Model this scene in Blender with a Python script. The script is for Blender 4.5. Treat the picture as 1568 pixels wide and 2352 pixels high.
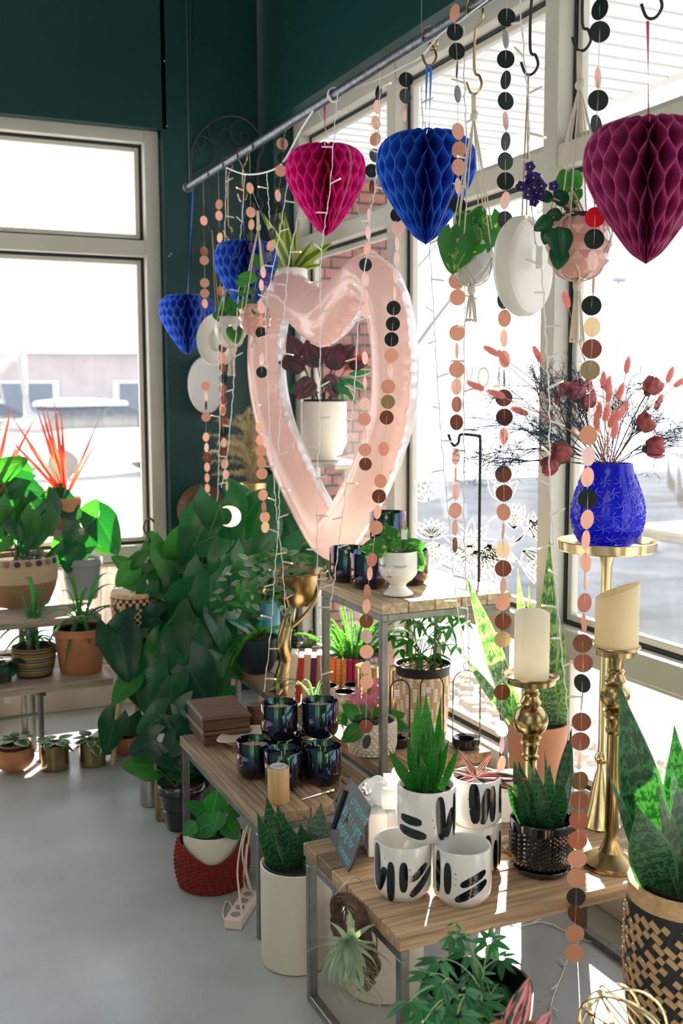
import bpy, math, random
from mathutils import Vector, Matrix
for _o in list(bpy.data.objects): bpy.data.objects.remove(_o)
S = bpy.context.scene; COL = S.collection
PI = math.pi; RNG = random.Random(7)

# ------------------------------------------------------------------ camera
FPX, YAW, PITCH, ROLL, CAMH = 2448.9, 0.424989, 0.108339, -0.003858, 1.5
_fw = Vector((math.sin(YAW)*math.cos(PITCH), math.cos(YAW)*math.cos(PITCH), -math.sin(PITCH)))
_r0 = Vector((math.cos(YAW), -math.sin(YAW), 0)); _u0 = _r0.cross(_fw)
_R = math.cos(ROLL)*_r0 + math.sin(ROLL)*_u0
_U = -math.sin(ROLL)*_r0 + math.cos(ROLL)*_u0
CAM = Vector((0, 0, CAMH))
cd = bpy.data.cameras.new('camera'); co = bpy.data.objects.new('camera', cd); COL.objects.link(co)
co.matrix_world = Matrix(((_R.x, _U.x, -_fw.x, 0), (_R.y, _U.y, -_fw.y, 0), (_R.z, _U.z, -_fw.z, CAMH), (0, 0, 0, 1)))
cd.sensor_fit = 'VERTICAL'; cd.sensor_height = 36; cd.lens = FPX/2352*36
cd.dof.use_dof = True; cd.dof.focus_distance = 2.7; cd.dof.aperture_fstop = 4.5
cd.clip_start = .05; cd.clip_end = 400
S.camera = co

# ------------------------------------------------------------------ light
SUN_AZ, SUN_EL = math.radians(35), math.radians(29)
W = bpy.data.worlds.new('world'); S.world = W; W.use_nodes = True
wn = W.node_tree; wn.nodes.clear()
wo = wn.nodes.new('ShaderNodeOutputWorld'); wb = wn.nodes.new('ShaderNodeBackground')
tc = wn.nodes.new('ShaderNodeTexCoord'); sp = wn.nodes.new('ShaderNodeSeparateXYZ'); cr = wn.nodes.new('ShaderNodeValToRGB')
wn.links.new(tc.outputs['Generated'], sp.inputs[0]); wn.links.new(sp.outputs['Z'], cr.inputs[0])
cr.color_ramp.elements[0].position = 0.0; cr.color_ramp.elements[0].color = (1, .985, .965, 1)
cr.color_ramp.elements[1].position = .6; cr.color_ramp.elements[1].color = (.66, .80, 1, 1)
wn.links.new(cr.outputs[0], wb.inputs[0]); wb.inputs[1].default_value = 2.5
wn.links.new(wb.outputs[0], wo.inputs[0])
sl = bpy.data.lights.new('sun', 'SUN'); sl.energy = 34; sl.angle = math.radians(.8); sl.color = (1, .90, .76)
so = bpy.data.objects.new('sun', sl); COL.objects.link(so)
_sd = Vector((math.sin(SUN_AZ)*math.cos(SUN_EL), math.cos(SUN_AZ)*math.cos(SUN_EL), math.sin(SUN_EL)))
so.rotation_euler = _sd.to_track_quat('Z', 'Y').to_euler(); so.location = (6, 8, 9)
def area(name, loc, size, power, col, rot=(0, 0, 0)):
    l = bpy.data.lights.new(name, 'AREA'); l.shape = 'RECTANGLE'; l.size, l.size_y = size; l.energy = power; l.color = col
    o = bpy.data.objects.new(name, l); COL.objects.link(o); o.location = loc; o.rotation_euler = rot; return o
# added fill lamps above and behind the viewer
area('ceiling_fill_light', (-1.2, 1.2, 3.9), (1.6, 1.6), 14, (1, .96, .9))
area('ceiling_fill_light', (-2.2, -2.2, 3.9), (2.2, 2.2), 40, (1, .96, .9))
area('rear_fill_light', (-3.2, -3.4, 1.9), (3.4, 2.6), 120, (.97, .99, 1), (math.radians(-90), 0, math.radians(135+180)))
vs = S.view_settings; vs.view_transform = 'Standard'; vs.look = 'None'; vs.exposure = 0.2; vs.gamma = 1; vs.use_curve_mapping = False
S.cycles.use_denoising = True; S.cycles.max_bounces = 9; S.cycles.transparent_max_bounces = 24
S.cycles.diffuse_bounces = 4; S.cycles.glossy_bounces = 4; S.cycles.transmission_bounces = 7
S.cycles.sample_clamp_indirect = 8; S.cycles.caustics_reflective = False; S.cycles.caustics_refractive = False

# ------------------------------------------------------------------ placing helpers
def ray(px, py): return _fw + _R*((px-784)/FPX) + _U*((1176-py)/FPX)
def P(px, py, x=None, y=None, z=None):
    d = ray(px, py)
    t = (z-CAMH)/d.z if z is not None else x/d.x if x is not None else y/d.y
    return CAM + d*t
def depth(p): return (p-CAM).dot(_fw)
def place(px, pyb, w, z0, pyt=None):
    """centre, radius and height of an upright round vessel standing at height z0"""
    p = P(px, pyb, z=z0); r = 0
    for _ in range(4):
        d = Vector((p.x, p.y, 0)).normalized(); c = p + d*r; r = w/2/FPX*depth(c)
    h = P(px, pyt, y=c.y).z - z0 if pyt is not None else 0
    return c, r, h

# ------------------------------------------------------------------ materials
MATS = {}
def mat(name, col, rough=.5, metal=0., spec=.5, transl=0., emit=0., bump=0., bscale=60., var=0., vscale=8., trans=0., coat=0., alpha=1., ior=1.45, tcol=None, stretch=None, objrand=0., col2=None, bdist=.002):
    if name in MATS: return MATS[name]
    m = bpy.data.materials.new(name); m.use_nodes = True; n = m.node_tree; N = n.nodes; L = n.links
    b = N['Principled BSDF']; out = N['Material Output']
    b.inputs['Base Color'].default_value = (*col, 1); b.inputs['Roughness'].default_value = rough
    b.inputs['Metallic'].default_value = metal; b.inputs['Specular IOR Level'].default_value = spec; b.inputs['IOR'].default_value = ior
    b.inputs['Transmission Weight'].default_value = trans; b.inputs['Coat Weight'].default_value = coat; b.inputs['Alpha'].default_value = alpha
    if emit: b.inputs['Emission Color'].default_value = (*col, 1); b.inputs['Emission Strength'].default_value = emit
    cout = None; vec = None
    if var or bump:
        t = N.new('ShaderNodeTexCoord'); mp = N.new('ShaderNodeMapping'); L.new(t.outputs['Object'], mp.inputs[0])
        if stretch: mp.inputs['Scale'].default_value = stretch
        vec = mp.outputs[0]
    if var:
        nz = N.new('ShaderNodeTexNoise'); nz.inputs['Scale'].default_value = vscale; nz.inputs['Detail'].default_value = 5; L.new(vec, nz.inputs['Vector'])
        rp = N.new('ShaderNodeValToRGB'); L.new(nz.outputs[0], rp.inputs[0]); rp.color_ramp.elements[0].position = .3; rp.color_ramp.elements[1].position = .7
        c2 = col2 or tuple(min(1, c*(1+var)) for c in col); c1 = col if col2 else tuple(c*(1-var) for c in col)
        rp.color_ramp.elements[0].color = (*c1, 1); rp.color_ramp.elements[1].color = (*c2, 1); cout = rp.outputs[0]
    if objrand:
        oi = N.new('ShaderNodeObjectInfo'); hs = N.new('ShaderNodeHueSaturation'); mr = N.new('ShaderNodeMapRange')
        mr.inputs[3].default_value = 1-objrand; mr.inputs[4].default_value = 1+objrand
        L.new(oi.outputs['Random'], mr.inputs[0]); L.new(mr.outputs[0], hs.inputs['Value'])
        m2 = N.new('ShaderNodeMapRange'); m2.inputs[3].default_value = .5+objrand*.016; m2.inputs[4].default_value = .5-objrand*.016
        L.new(oi.outputs['Random'], m2.inputs[0]); L.new(m2.outputs[0], hs.inputs['Hue'])
        if cout: L.new(cout, hs.inputs['Color'])
        else: hs.inputs['Color'].default_value = (*col, 1)
        cout = hs.outputs[0]
    if cout: L.new(cout, b.inputs['Base Color'])
    if bump:
        bz = N.new('ShaderNodeTexNoise'); bz.inputs['Scale'].default_value = bscale; bz.inputs['Detail'].default_value = 4; L.new(vec, bz.inputs['Vector'])
        bp = N.new('ShaderNodeBump'); bp.inputs['Strength'].default_value = bump; bp.inputs['Distance'].default_value = bdist
        L.new(bz.outputs[0], bp.inputs['Height']); L.new(bp.outputs[0], b.inputs['Normal'])
    if transl:
        tr = N.new('ShaderNodeBsdfTranslucent'); mx = N.new('ShaderNodeMixShader'); mx.inputs[0].default_value = transl
        tr.inputs[0].default_value = (*(tcol or col), 1)
        if cout and not tcol: L.new(cout, tr.inputs[0])
        L.new(b.outputs[0], mx.inputs[1]); L.new(tr.outputs[0], mx.inputs[2]); L.new(mx.outputs[0], out.inputs[0])
    MATS[name] = m; return m
def leafmat(name, c1, c2, kind='vein', transl=.4, rough=.35, tcol=None):
    """leaf colours from the leaf's own UV: x across, y from base to tip"""
    m = bpy.data.materials.new(name); m.use_nodes = True; n = m.node_tree; N = n.nodes; L = n.links; b = N['Principled BSDF']; out = N['Material Output']
    b.inputs['Roughness'].default_value = rough; b.inputs['Specular IOR Level'].default_value = .45
    uv = N.new('ShaderNodeUVMap'); sx = N.new('ShaderNodeSeparateXYZ'); L.new(uv.outputs[0], sx.inputs[0])
    def math_(op, a, b_=None, c_=None):
        q = N.new('ShaderNodeMath'); q.operation = op
        for i, v in enumerate((a, b_, c_)):
            if v is None: continue
            if isinstance(v, (int, float)): q.inputs[i].default_value = v
            else: L.new(v, q.inputs[i])
        return q.outputs[0]
    au = math_('MULTIPLY', math_('ABSOLUTE', math_('SUBTRACT', sx.outputs[0], .5)), 2)     # 0 midrib .. 1 margin
    oi = N.new('ShaderNodeObjectInfo')
    nz = N.new('ShaderNodeTexNoise'); tcn = N.new('ShaderNodeTexCoord')
    va = N.new('ShaderNodeVectorMath'); va.operation = 'ADD'; L.new(uv.outputs[0], va.inputs[0]); L.new(oi.outputs['Random'], va.inputs[1])
    mp = N.new('ShaderNodeMapping'); L.new(va.outputs[0], mp.inputs[0]); L.new(mp.outputs[0], nz.inputs['Vector'])
    if kind == 'vein':
        rib = math_('LESS_THAN', au, .05)
        s = math_('SINE', math_('MULTIPLY', math_('ADD', math_('MULTIPLY', sx.outputs[1], 10), math_('MULTIPLY', au, -4)), 6.28))
        side = math_('MULTIPLY', math_('GREATER_THAN', s, .92), .35); f = math_('MAXIMUM', rib, side)
        f = math_('MULTIPLY', f, .55)
    elif kind == 'snake':
        mp.inputs['Scale'].default_value = (4, 10, 1); nz.inputs['Scale'].default_value = 2.2; nz.inputs['Detail'].default_value = 6
        d = math_('ADD', math_('MULTIPLY', sx.outputs[1], 11), math_('MULTIPLY', nz.outputs[0], 2.6))
        f = math_('MULTIPLY', math_('ADD', math_('SINE', math_('MULTIPLY', d, 6.28)), 1), .5); f = math_('MAXIMUM', math_('POWER', f, 1.6), math_('MULTIPLY', math_('GREATER_THAN', au, .86), 1.5))
    elif kind == 'edge':
        nz.inputs['Scale'].default_value = 5; f = math_('GREATER_THAN', math_('ADD', au, math_('MULTIPLY', nz.outputs[0], .5)), .98)
    elif kind == 'stripe':
        mp.inputs['Scale'].default_value = (1, .25, 1); nz.inputs['Scale'].default_value = 9; f = math_('GREATER_THAN', nz.outputs[0], .5)
    elif kind == 'midband':
        f = math_('GREATER_THAN', math_('ADD', au, math_('MULTIPLY', nz.outputs[0], .2)), .52)
    else:  # blotch
        mp.inputs['Scale'].default_value = (1, .7, 1); nz.inputs['Scale'].default_value = 5; nz.inputs['Detail'].default_value = 4
        f = math_('MULTIPLY', math_('SUBTRACT', nz.outputs[0], .55), 9)
        f = math_('MINIMUM', math_('MAXIMUM', f, 0), 1)
    mx = N.new('ShaderNodeMix'); mx.data_type = 'RGBA'; L.new(f, mx.inputs[0]); mx.inputs[6].default_value = (*c1, 1); mx.inputs[7].default_value = (*c2, 1)
    hs = N.new('ShaderNodeHueSaturation'); mr = N.new('ShaderNodeMapRange'); mr.inputs[3].default_value = .75; mr.inputs[4].default_value = 1.3
    L.new(oi.outputs['Random'], mr.inputs[0]); L.new(mr.outputs[0], hs.inputs['Value']); L.new(mx.outputs[2], hs.inputs['Color'])
    L.new(hs.outputs[0], b.inputs['Base Color'])
    bp = N.new('ShaderNodeBump'); bp.inputs['Strength'].default_value = .35; bp.inputs['Distance'].default_value = .004; L.new(f, bp.inputs['Height'])
    if kind == 'vein': L.new(bp.outputs[0], b.inputs['Normal'])
    tr = N.new('ShaderNodeBsdfTranslucent'); ms = N.new('ShaderNodeMixShader'); ms.inputs[0].default_value = transl
    gm = N.new('ShaderNodeMix'); gm.data_type = 'RGBA'; gm.blend_type = 'MULTIPLY'; gm.inputs[0].default_value = 1; gm.inputs[7].default_value = (*(tcol or (1.5, 2.1, .5)), 1)
    L.new(hs.outputs[0], gm.inputs[6]); L.new(gm.outputs[2], tr.inputs[0])
    L.new(b.outputs[0], ms.inputs[1]); L.new(tr.outputs[0], ms.inputs[2]); L.new(ms.outputs[0], out.inputs[0]); return m

# ------------------------------------------------------------------ mesh helpers
class MB:
    def __init__(s): s.v = []; s.f = []; s.uv = {}
    def add(s, vs, fs):
        o = len(s.v); s.v += [tuple(v) for v in vs]; s.f += [tuple(i+o for i in f) for f in fs]; return o
    def box(s, c, d, rz=0, M=None, b=0):
        x, y, z = d[0]/2, d[1]/2, d[2]/2; ca, sa = math.cos(rz), math.sin(rz)
        if b:
            pts = []; k = min(x, y, z)*.999; b = min(b, k)
            for zz, q in ((-z, b), (-z+b, 0), (z-b, 0), (z, b)):
                for X, Y in ((-x+b, -y+q), (x-b, -y+q), (x-q, -y+b), (x-q, y-b), (x-b, y-q), (-x+b, y-q), (-x+q, y-b), (-x+q, -y+b)): pts.append((X, Y, zz))
            fs = [tuple(range(7, -1, -1)), tuple(range(24, 32))]
            for k in range(3):
                for i in range(8): j = (i+1) % 8; fs.append((k*8+i, k*8+j, k*8+8+j, k*8+8+i))
        else:
            pts = [(i*x, j*y, k*z) for k in (-1, 1) for j in (-1, 1) for i in (-1, 1)]
            fs = [(0, 2, 3, 1), (4, 5, 7, 6), (0, 1, 5, 4), (2, 6, 7, 3), (0, 4, 6, 2), (1, 3, 7, 5)]
        o = []
        for p in pts:
            q = Vector(p)
            if M: q = M @ q
            o.append((q.x*ca-q.y*sa+c[0], q.x*sa+q.y*ca+c[1], q.z+c[2]))
        s.add(o, fs); return s
    def tube(s, pts, r, n=6, cap=True, closed=False):
        pts = [Vector(p) for p in pts]; m = len(pts); rs = r if isinstance(r, (list, tuple)) else [r]*m
        vs = []; prev = None
        for i, p in enumerate(pts):
            if closed: t = pts[(i+1) % m]-pts[i-1]
            else: t = pts[min(i+1, m-1)]-pts[max(i-1, 0)]
            t = t.normalized() if t.length > 1e-9 else Vector((0, 0, 1))
            if prev is None: a = t.orthogonal().normalized()
            else:
                a = prev - t*prev.dot(t); a = a.normalized() if a.length > 1e-6 else t.orthogonal().normalized()
            prev = a; b = t.cross(a)
            for k in range(n): an = 2*PI*k/n; vs.append(p+(a*math.cos(an)+b*math.sin(an))*rs[i])
        fs = []
        for i in range(m if closed else m-1):
            j = (i+1) % m
            for k in range(n): k2 = (k+1) % n; fs.append((i*n+k, i*n+k2, j*n+k2, j*n+k))
        if cap and not closed: fs += [tuple(range(n-1, -1, -1)), tuple(range((m-1)*n, m*n))]
        s.add(vs, fs); return s
    def lathe(s, prof, n=28, c=(0, 0, 0), fn=None, M=None):
        vs = []; fs = []
        for (r, z) in prof:
            for k in range(n):
                a = 2*PI*k/n; rr = r+(fn(a, r, z) if fn else 0); q = Vector((rr*math.cos(a), rr*math.sin(a), z))
                if M: q = M @ q
                vs.append((q.x+c[0], q.y+c[1], q.z+c[2]))
        for i in range(len(prof)-1):
            for k in range(n): k2 = (k+1) % n; fs.append((i*n+k, i*n+k2, (i+1)*n+k2, (i+1)*n+k))
        if prof[0][0] > 1e-6: fs.append(tuple(range(n-1, -1, -1)))
        if prof[-1][0] > 1e-6: m = len(prof)-1; fs.append(tuple(range(m*n, m*n+n)))
        s.add(vs, fs); return s
    def ball(s, c, r, n=10, sq=(1, 1, 1)):
        prof = [(max(1e-5, math.sin(PI*i/n)), -math.cos(PI*i/n)) for i in range(n+1)]
        o = len(s.v); s.lathe([(a*r, b*r) for a, b in prof], max(8, n))
        for i in range(o, len(s.v)): v = s.v[i]; s.v[i] = (v[0]*sq[0]+c[0], v[1]*sq[1]+c[1], v[2]*sq[2]+c[2])
        return s
    def grid(s, fn, nu, nv, uv=True):
        o = len(s.v)
        for j in range(nv+1):
            for i in range(nu+1):
                s.v.append(tuple(fn(i/nu, j/nv)))
                if uv: s.uv[len(s.v)-1] = (i/nu, j/nv)
        for j in range(nv):
            for i in range(nu): a = o+j*(nu+1)+i; s.f.append((a, a+1, a+nu+2, a+nu+1))
        return s
    def mesh(s, name, mats, smooth=35):
        me = bpy.data.meshes.new(name); me.from_pydata(s.v, [], s.f)
        for m in (mats if isinstance(mats, (list, tuple)) else [mats]): me.materials.append(m)
        if s.uv:
            ul = me.uv_layers.new(name='UVMap'); d = ul.data
            for lp in me.loops: d[lp.index].uv = s.uv.get(lp.vertex_index, (0, 0))
        if smooth:
            me.shade_smooth()
            if smooth < 180: me.set_sharp_from_angle(angle=math.radians(smooth))
        me.update(); return me
def link(name, data, parent=None, loc=(0, 0, 0)):
    o = bpy.data.objects.new(name, data); COL.objects.link(o); o.location = loc
    if parent: o.parent = parent
    return o
def obj(name, mb, m, parent=None, loc=(0, 0, 0), smooth=35): return link(name, mb.mesh(name, m, smooth), parent, loc)
def tag(o, label=None, cat=None, group=None, kind=None):
    if label: o['label'] = label
    if cat: o['category'] = cat
    if group: o['group'] = group
    if kind: o['kind'] = kind
    return o
def thing(name, label, cat, loc=(0, 0, 0), group=None, rz=0):
    o = link(name, None, None, loc); o.rotation_euler.z = rz; o.empty_display_size = .05
    return tag(o, label, cat, group)
def struct(o): o['kind'] = 'structure'; return o
def rel(root, p): return Vector(p)-root.location
def frame(o, loc, t, n, sc):
    """orient o: +Y along t, +Z along n"""
    t = Vector(t).normalized(); n = Vector(n); n = n-t*n.dot(t)
    n = n.normalized() if n.length > 1e-6 else t.orthogonal().normalized(); x = t.cross(n)
    if not isinstance(sc, (list, tuple)): sc = (sc, sc, sc)
    o.matrix_basis = Matrix.Translation(Vector(loc)) @ Matrix(((x.x, t.x, n.x, 0), (x.y, t.y, n.y, 0), (x.z, t.z, n.z, 0), (0, 0, 0, 1))) @ Matrix.Diagonal((*sc, 1))
def bez(a, b, c, n=8):
    a, b, c = Vector(a), Vector(b), Vector(c); return [a*(1-t)**2+b*2*t*(1-t)+c*t*t for t in [i/n for i in range(n+1)]]
def cat_pts(pts, n=6):
    pts = [Vector(p) for p in pts]; out = []
    for i in range(len(pts)-1):
        p0, p1, p2, p3 = pts[max(i-1, 0)], pts[i], pts[i+1], pts[min(i+2, len(pts)-1)]
        for k in range(n):
            t = k/n; out.append(.5*((2*p1)+(p2-p0)*t+(2*p0-5*p1+4*p2-p3)*t*t+(3*p1-p0-3*p2+p3)*t**3))
    return out+[pts[-1]]

# ------------------------------------------------------------------ materials used throughout
TEAL = mat('teal_paint', (.0015, .040, .038), rough=.42, bump=.15, bscale=300, bdist=.001)
ALU = mat('window_frame_paint', (.60, .575, .50), rough=.45, var=.04, vscale=6)
GASK = mat('black_gasket', (.012, .018, .022), rough=.5)
SNOW = mat('snow', (.50, .53, .58), rough=1, spec=.05, var=.05, vscale=2)
STEEL = mat('brushed_steel_tube', (.20, .20, .185), rough=.38, metal=.75, var=.2, vscale=30)
GALV = mat('galvanised_pipe', (.10, .115, .13), rough=.42, metal=.6, var=.5, vscale=60, bump=.3, bscale=120)
BRASS = mat('aged_brass', (.34, .25, .12), rough=.24, metal=1, var=.3, vscale=9)
BRASSB = mat('bright_brass', (.76, .62, .36), rough=.2, metal=1, var=.15, vscale=14)
IRON = mat('black_iron', (.02, .02, .022), rough=.5, metal=.3)
WHITEG = mat('white_glaze', (.78, .76, .72), rough=.14, coat=.5)
WHITEM = mat('matte_white_ceramic', (.74, .71, .65), rough=.5, bump=.05)
BLACKG = mat('black_glaze', (.006, .007, .008), rough=.1, coat=.7)
TERRA = mat('terracotta', (.47, .19, .085), rough=.75, var=.18, vscale=12)
SOIL = mat('potting_soil', (.022, .014, .009), rough=1, bump=1, bscale=150, var=.8, vscale=150, bdist=.008)
PINE = mat('pine_plank', (.56, .40, .25), rough=.6, var=.38, vscale=3.2, stretch=(1.2, 22, 22), objrand=.28, bump=.25, bscale=6)
OLDPINE = mat('weathered_plank', (.20, .125, .07), rough=.6, var=.6, vscale=3.4, stretch=(1.2, 20, 20), objrand=.5, bump=.4, bscale=6, col2=(.52, .36, .21))
WALNUT = mat('walnut_box', (.125, .068, .042), rough=.5, var=.3, vscale=4, stretch=(2, 24, 24))
CORD = mat('cotton_cord', (.70, .62, .50), rough=.95, bump=.6, bscale=400)
TWINE = mat('jute_twine', (.34, .25, .15), rough=1)
WIREW = mat('white_light_wire', (.82, .82, .80), rough=.35)
CLEAR = mat('clear_bulb', (.9, .88, .82), rough=.15, transl=.4)
GLOW = mat('warm_led', (1, .62, .25), emit=5)
STEM = mat('plant_stem', (.12, .22, .05), rough=.5, transl=.2)
STEMB = mat('brown_stem', (.12, .07, .035), rough=.7)
GLASS = None
def glassmat(name, tint=(1, 1, 1), veil=.07, refl=.5):
    m = bpy.data.materials.new(name); m.use_nodes = True; N = m.node_tree.nodes; L = m.node_tree.links; N.clear()
    out = N.new('ShaderNodeOutputMaterial'); tr = N.new('ShaderNodeBsdfTransparent'); tr.inputs[0].default_value = (*tint, 1)
    gl = N.new('ShaderNodeBsdfGlossy'); gl.inputs['Roughness'].default_value = .02; lw = N.new('ShaderNodeLayerWeight'); lw.inputs[0].default_value = .5
    pw = N.new('ShaderNodeMath'); pw.operation = 'POWER'; pw.inputs[1].default_value = 4.5; L.new(lw.outputs['Facing'], pw.inputs[0]); fr = N.new('ShaderNodeMath'); fr.operation = 'ADD'; fr.inputs[1].default_value = .035; L.new(pw.outputs[0], fr.inputs[0])
    mx = N.new('ShaderNodeMixShader'); mu = N.new('ShaderNodeMath'); mu.operation = 'MULTIPLY'; mu.inputs[1].default_value = refl
    L.new(fr.outputs[0], mu.inputs[0]); L.new(mu.outputs[0], mx.inputs[0]); L.new(tr.outputs[0], mx.inputs[1]); L.new(gl.outputs[0], mx.inputs[2])
    df = N.new('ShaderNodeBsdfTranslucent'); df.inputs[0].default_value = (.95, .95, .95, 1); m2 = N.new('ShaderNodeMixShader')
    tcn = N.new('ShaderNodeTexCoord'); nz = N.new('ShaderNodeTexNoise'); nz.inputs['Scale'].default_value = 3; nz.inputs['Detail'].default_value = 6
    L.new(tcn.outputs['Object'], nz.inputs['Vector']); mm = N.new('ShaderNodeMath'); mm.operation = 'MULTIPLY'; mm.inputs[1].default_value = veil*2
    L.new(nz.outputs[0], mm.inputs[0]); L.new(mm.outputs[0], m2.inputs[0]); L.new(mx.outputs[0], m2.inputs[1]); L.new(df.outputs[0], m2.inputs[2])
    L.new(m2.outputs[0], out.inputs[0]); return m
PANE = glassmat('veiled_window_glass', veil=.022)  # flare over the view put into the glass as a white translucent film

# ------------------------------------------------------------------ the room
def concrete():
    m = mat('concrete_floor', (.40, .42, .40), rough=.32, var=.22, vscale=1.6, bump=.12, bscale=9, bdist=.004)
    N = m.node_tree.nodes; L = m.node_tree.links; b = N['Principled BSDF']
    t = N.new('ShaderNodeTexCoord'); nz = N.new('ShaderNodeTexNoise'); nz.inputs['Scale'].default_value = 3; nz.inputs['Detail'].default_value = 7
    r = N.new('ShaderNodeMapRange'); r.inputs[1].default_value = .3; r.inputs[2].default_value = .7; r.inputs[3].default_value = .24; r.inputs[4].default_value = .46
    L.new(t.outputs['Object'], nz.inputs['Vector']); L.new(nz.outputs[0], r.inputs[0]); L.new(r.outputs[0], b.inputs['Roughness']); return m
fl = MB(); fl.box((-1.5, .5, -.05), (7.2, 9.4, .1)); struct(obj('floor', fl, concrete()))
ce = MB(); ce.box((-1.5, .5, 4.25), (7.2, 9.4, .1)); struct(obj('ceiling', ce, mat('ceiling_white', (.6, .6, .58), rough=.9)))
XW, XG, YB, YG = 1.87, 2.04, 5.08, 5.21
Z0, ZH = .2, 2.80
wr = MB()
wr.box((XW+.12, .4, (ZH+4.2)/2), (.24, 9.6, 4.2-ZH)); wr.box((XW+.12, 5.03, ZH/2), (.24, .26, ZH)); wr.box((XW+.12, -2.6, 2.1), (.24, 3.2, 4.2))
struct(obj('wall_right', wr, TEAL, smooth=0))
wbk = MB()
wbk.box((1.62, YB+.12, 2.1), (.48, .24, 4.2)); wbk.box((-1.9, YB+.12, (2.755+4.2)/2), (6.6, .24, 4.2-2.755)); wbk.box((-3.6, YB+.12, 1.4), (3.2, .24, 2.8))
struct(obj('wall_back', wbk, TEAL, smooth=0))
wl = MB(); wl.box((-5.05, .5, 2.1), (.1, 9.4, 4.2)); struct(obj('wall_left', wl, mat('pale_plaster', (.55, .55, .52), rough=.9)))
wf = MB(); wf.box((-1.5, -4.15, 2.1), (7.2, .1, 4.2)); struct(obj('wall_front', wf, MATS['pale_plaster']))
CURB = mat('stone_curb', (.56, .49, .40), rough=.7, var=.12, vscale=5)
c = MB(); c.box((XG-.02, 1.9, .1), (.2, 6.2, .2), b=.004); struct(obj('trim_1', c, CURB))
c = MB(); c.box((-.3, YG-.02, .1), (3.36, .2, .2), b=.004); struct(obj('trim_2', c, CURB))
def window(name, horiz, plane, a0, a1, mull, zr):
    """storefront window; horiz: runs along x (True) or y. zr: list of (z0, z1, kind)"""
    root = link(name, None); root['kind'] = 'structure'
    def bx(mb, u0, u1, z0, z1, t0, t1):
        cu, cz, ct = (u0+u1)/2, (z0+z1)/2, (t0+t1)/2; du, dz, dt = u1-u0, z1-z0, t1-t0
        if horiz: mb.box((cu, ct, cz), (du, dt, dz), b=.003)
        else: mb.box((ct, cu, cz), (dt, du, dz), b=.003)
    f = plane-.07; bk = plane+.03
    us = [a0]+sorted(mull)+[a1]; hw = .035
    mb = MB(); bx(mb, a0-.0, a0+.07, zr[0], zr[-1], f, bk); obj('window_frame', mb, ALU, root)
    mb = MB(); bx(mb, a1-.07, a1, zr[0], zr[-1], f, bk); obj('window_frame', mb, ALU, root)
    for m in mull: mb = MB(); bx(mb, m-hw, m+hw, zr[0], zr[-1], f, bk); obj('mullion', mb, ALU, root)
    edges = [a0+.07]+[v for m in sorted(mull) for v in (m-hw, m+hw)]+[a1-.07]
    bays = [(edges[i], edges[i+1]) for i in range(0, len(edges), 2)]
    rails = [(zr[i], zr[i+1]) for i in range(0, len(zr), 2)]
    for (u0, u1) in bays:
        for (z0, z1) in rails: mb = MB(); bx(mb, u0, u1, z0, z1, f+.004, bk); obj('rail', mb, ALU, root)
        for i in range(len(rails)-1):
            z0, z1 = rails[i][1], rails[i+1][0]
            g = MB(); w = .012
            for q in ((u0, u0+w, z0, z1), (u1-w, u1, z0, z1), (u0+w, u1-w, z0, z0+w), (u0+w, u1-w, z1-w, z1)): bx(g, *q, plane-.014, plane+.012)
            obj('gasket', g, GASK, root)
            s = MB(); k = .034
            for q in ((u0+w, u0+k, z0+w, z1-w), (u1-k, u1-w, z0+w, z1-w), (u0+k, u1-k, z0+w, z0+k), (u0+k, u1-k, z1-k, z1-w)): bx(s, *q, plane-.008, plane+.02)
            obj('sash', s, ALU, root)
            p = MB(); bx(p, u0+.01, u1-.01, z0+.01, z1-.01, plane-.002, plane+.002); obj('pane', p, PANE, root, smooth=0)
    return root
window('window_1', True, YG, -1.9, 1.375, [-.78], [.2, .27, .70, .775, 2.17, 2.245, 2.70, 2.76])
window('window_2', False, XG, -.9, 4.9, [-.4, .67, 1.74, 2.80, 3.87], [.2, .27, .695, .775, 2.185, 2.255, 2.73, 2.80])
# small nail heads left in the wall
nl = MB()
for px, py in ((377, 140), (383, 290), (388, 588), (393, 583)): q = P(px, py, y=YB); nl.ball((q.x, q.y, q.z), .004, 6)
tag(obj('wall_nails', nl, mat('nail', (.6, .6, .55), rough=.4, metal=.6)), kind='structure')
mb = MB(); q0, q1 = P(437, -20, y=YB-.01), P(437, 125, y=YB-.01); mb.tube([q0, q1], .006); tag(obj('trim_3', mb, TEAL), kind='structure')

# ------------------------------------------------------------------ outside
def diffuse_only(m):
    N = m.node_tree.nodes; L = m.node_tree.links; b = N['Principled BSDF']; d = N.new('ShaderNodeBsdfDiffuse'); src = b.inputs['Base Color']
    if src.is_linked: L.new(src.links[0].from_socket, d.inputs[0])
    else: d.inputs[0].default_value = src.default_value
    L.new(d.outputs[0], N['Material Output'].inputs[0]); return m
diffuse_only(SNOW)
g = MB(); g.grid(lambda u, v: ((u-.35)*120, (v-.3)*120+5, -.12+.05*math.sin(u*40)*math.sin(v*37)), 60, 60, uv=False); struct(obj('ground_outside', g, SNOW))
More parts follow.
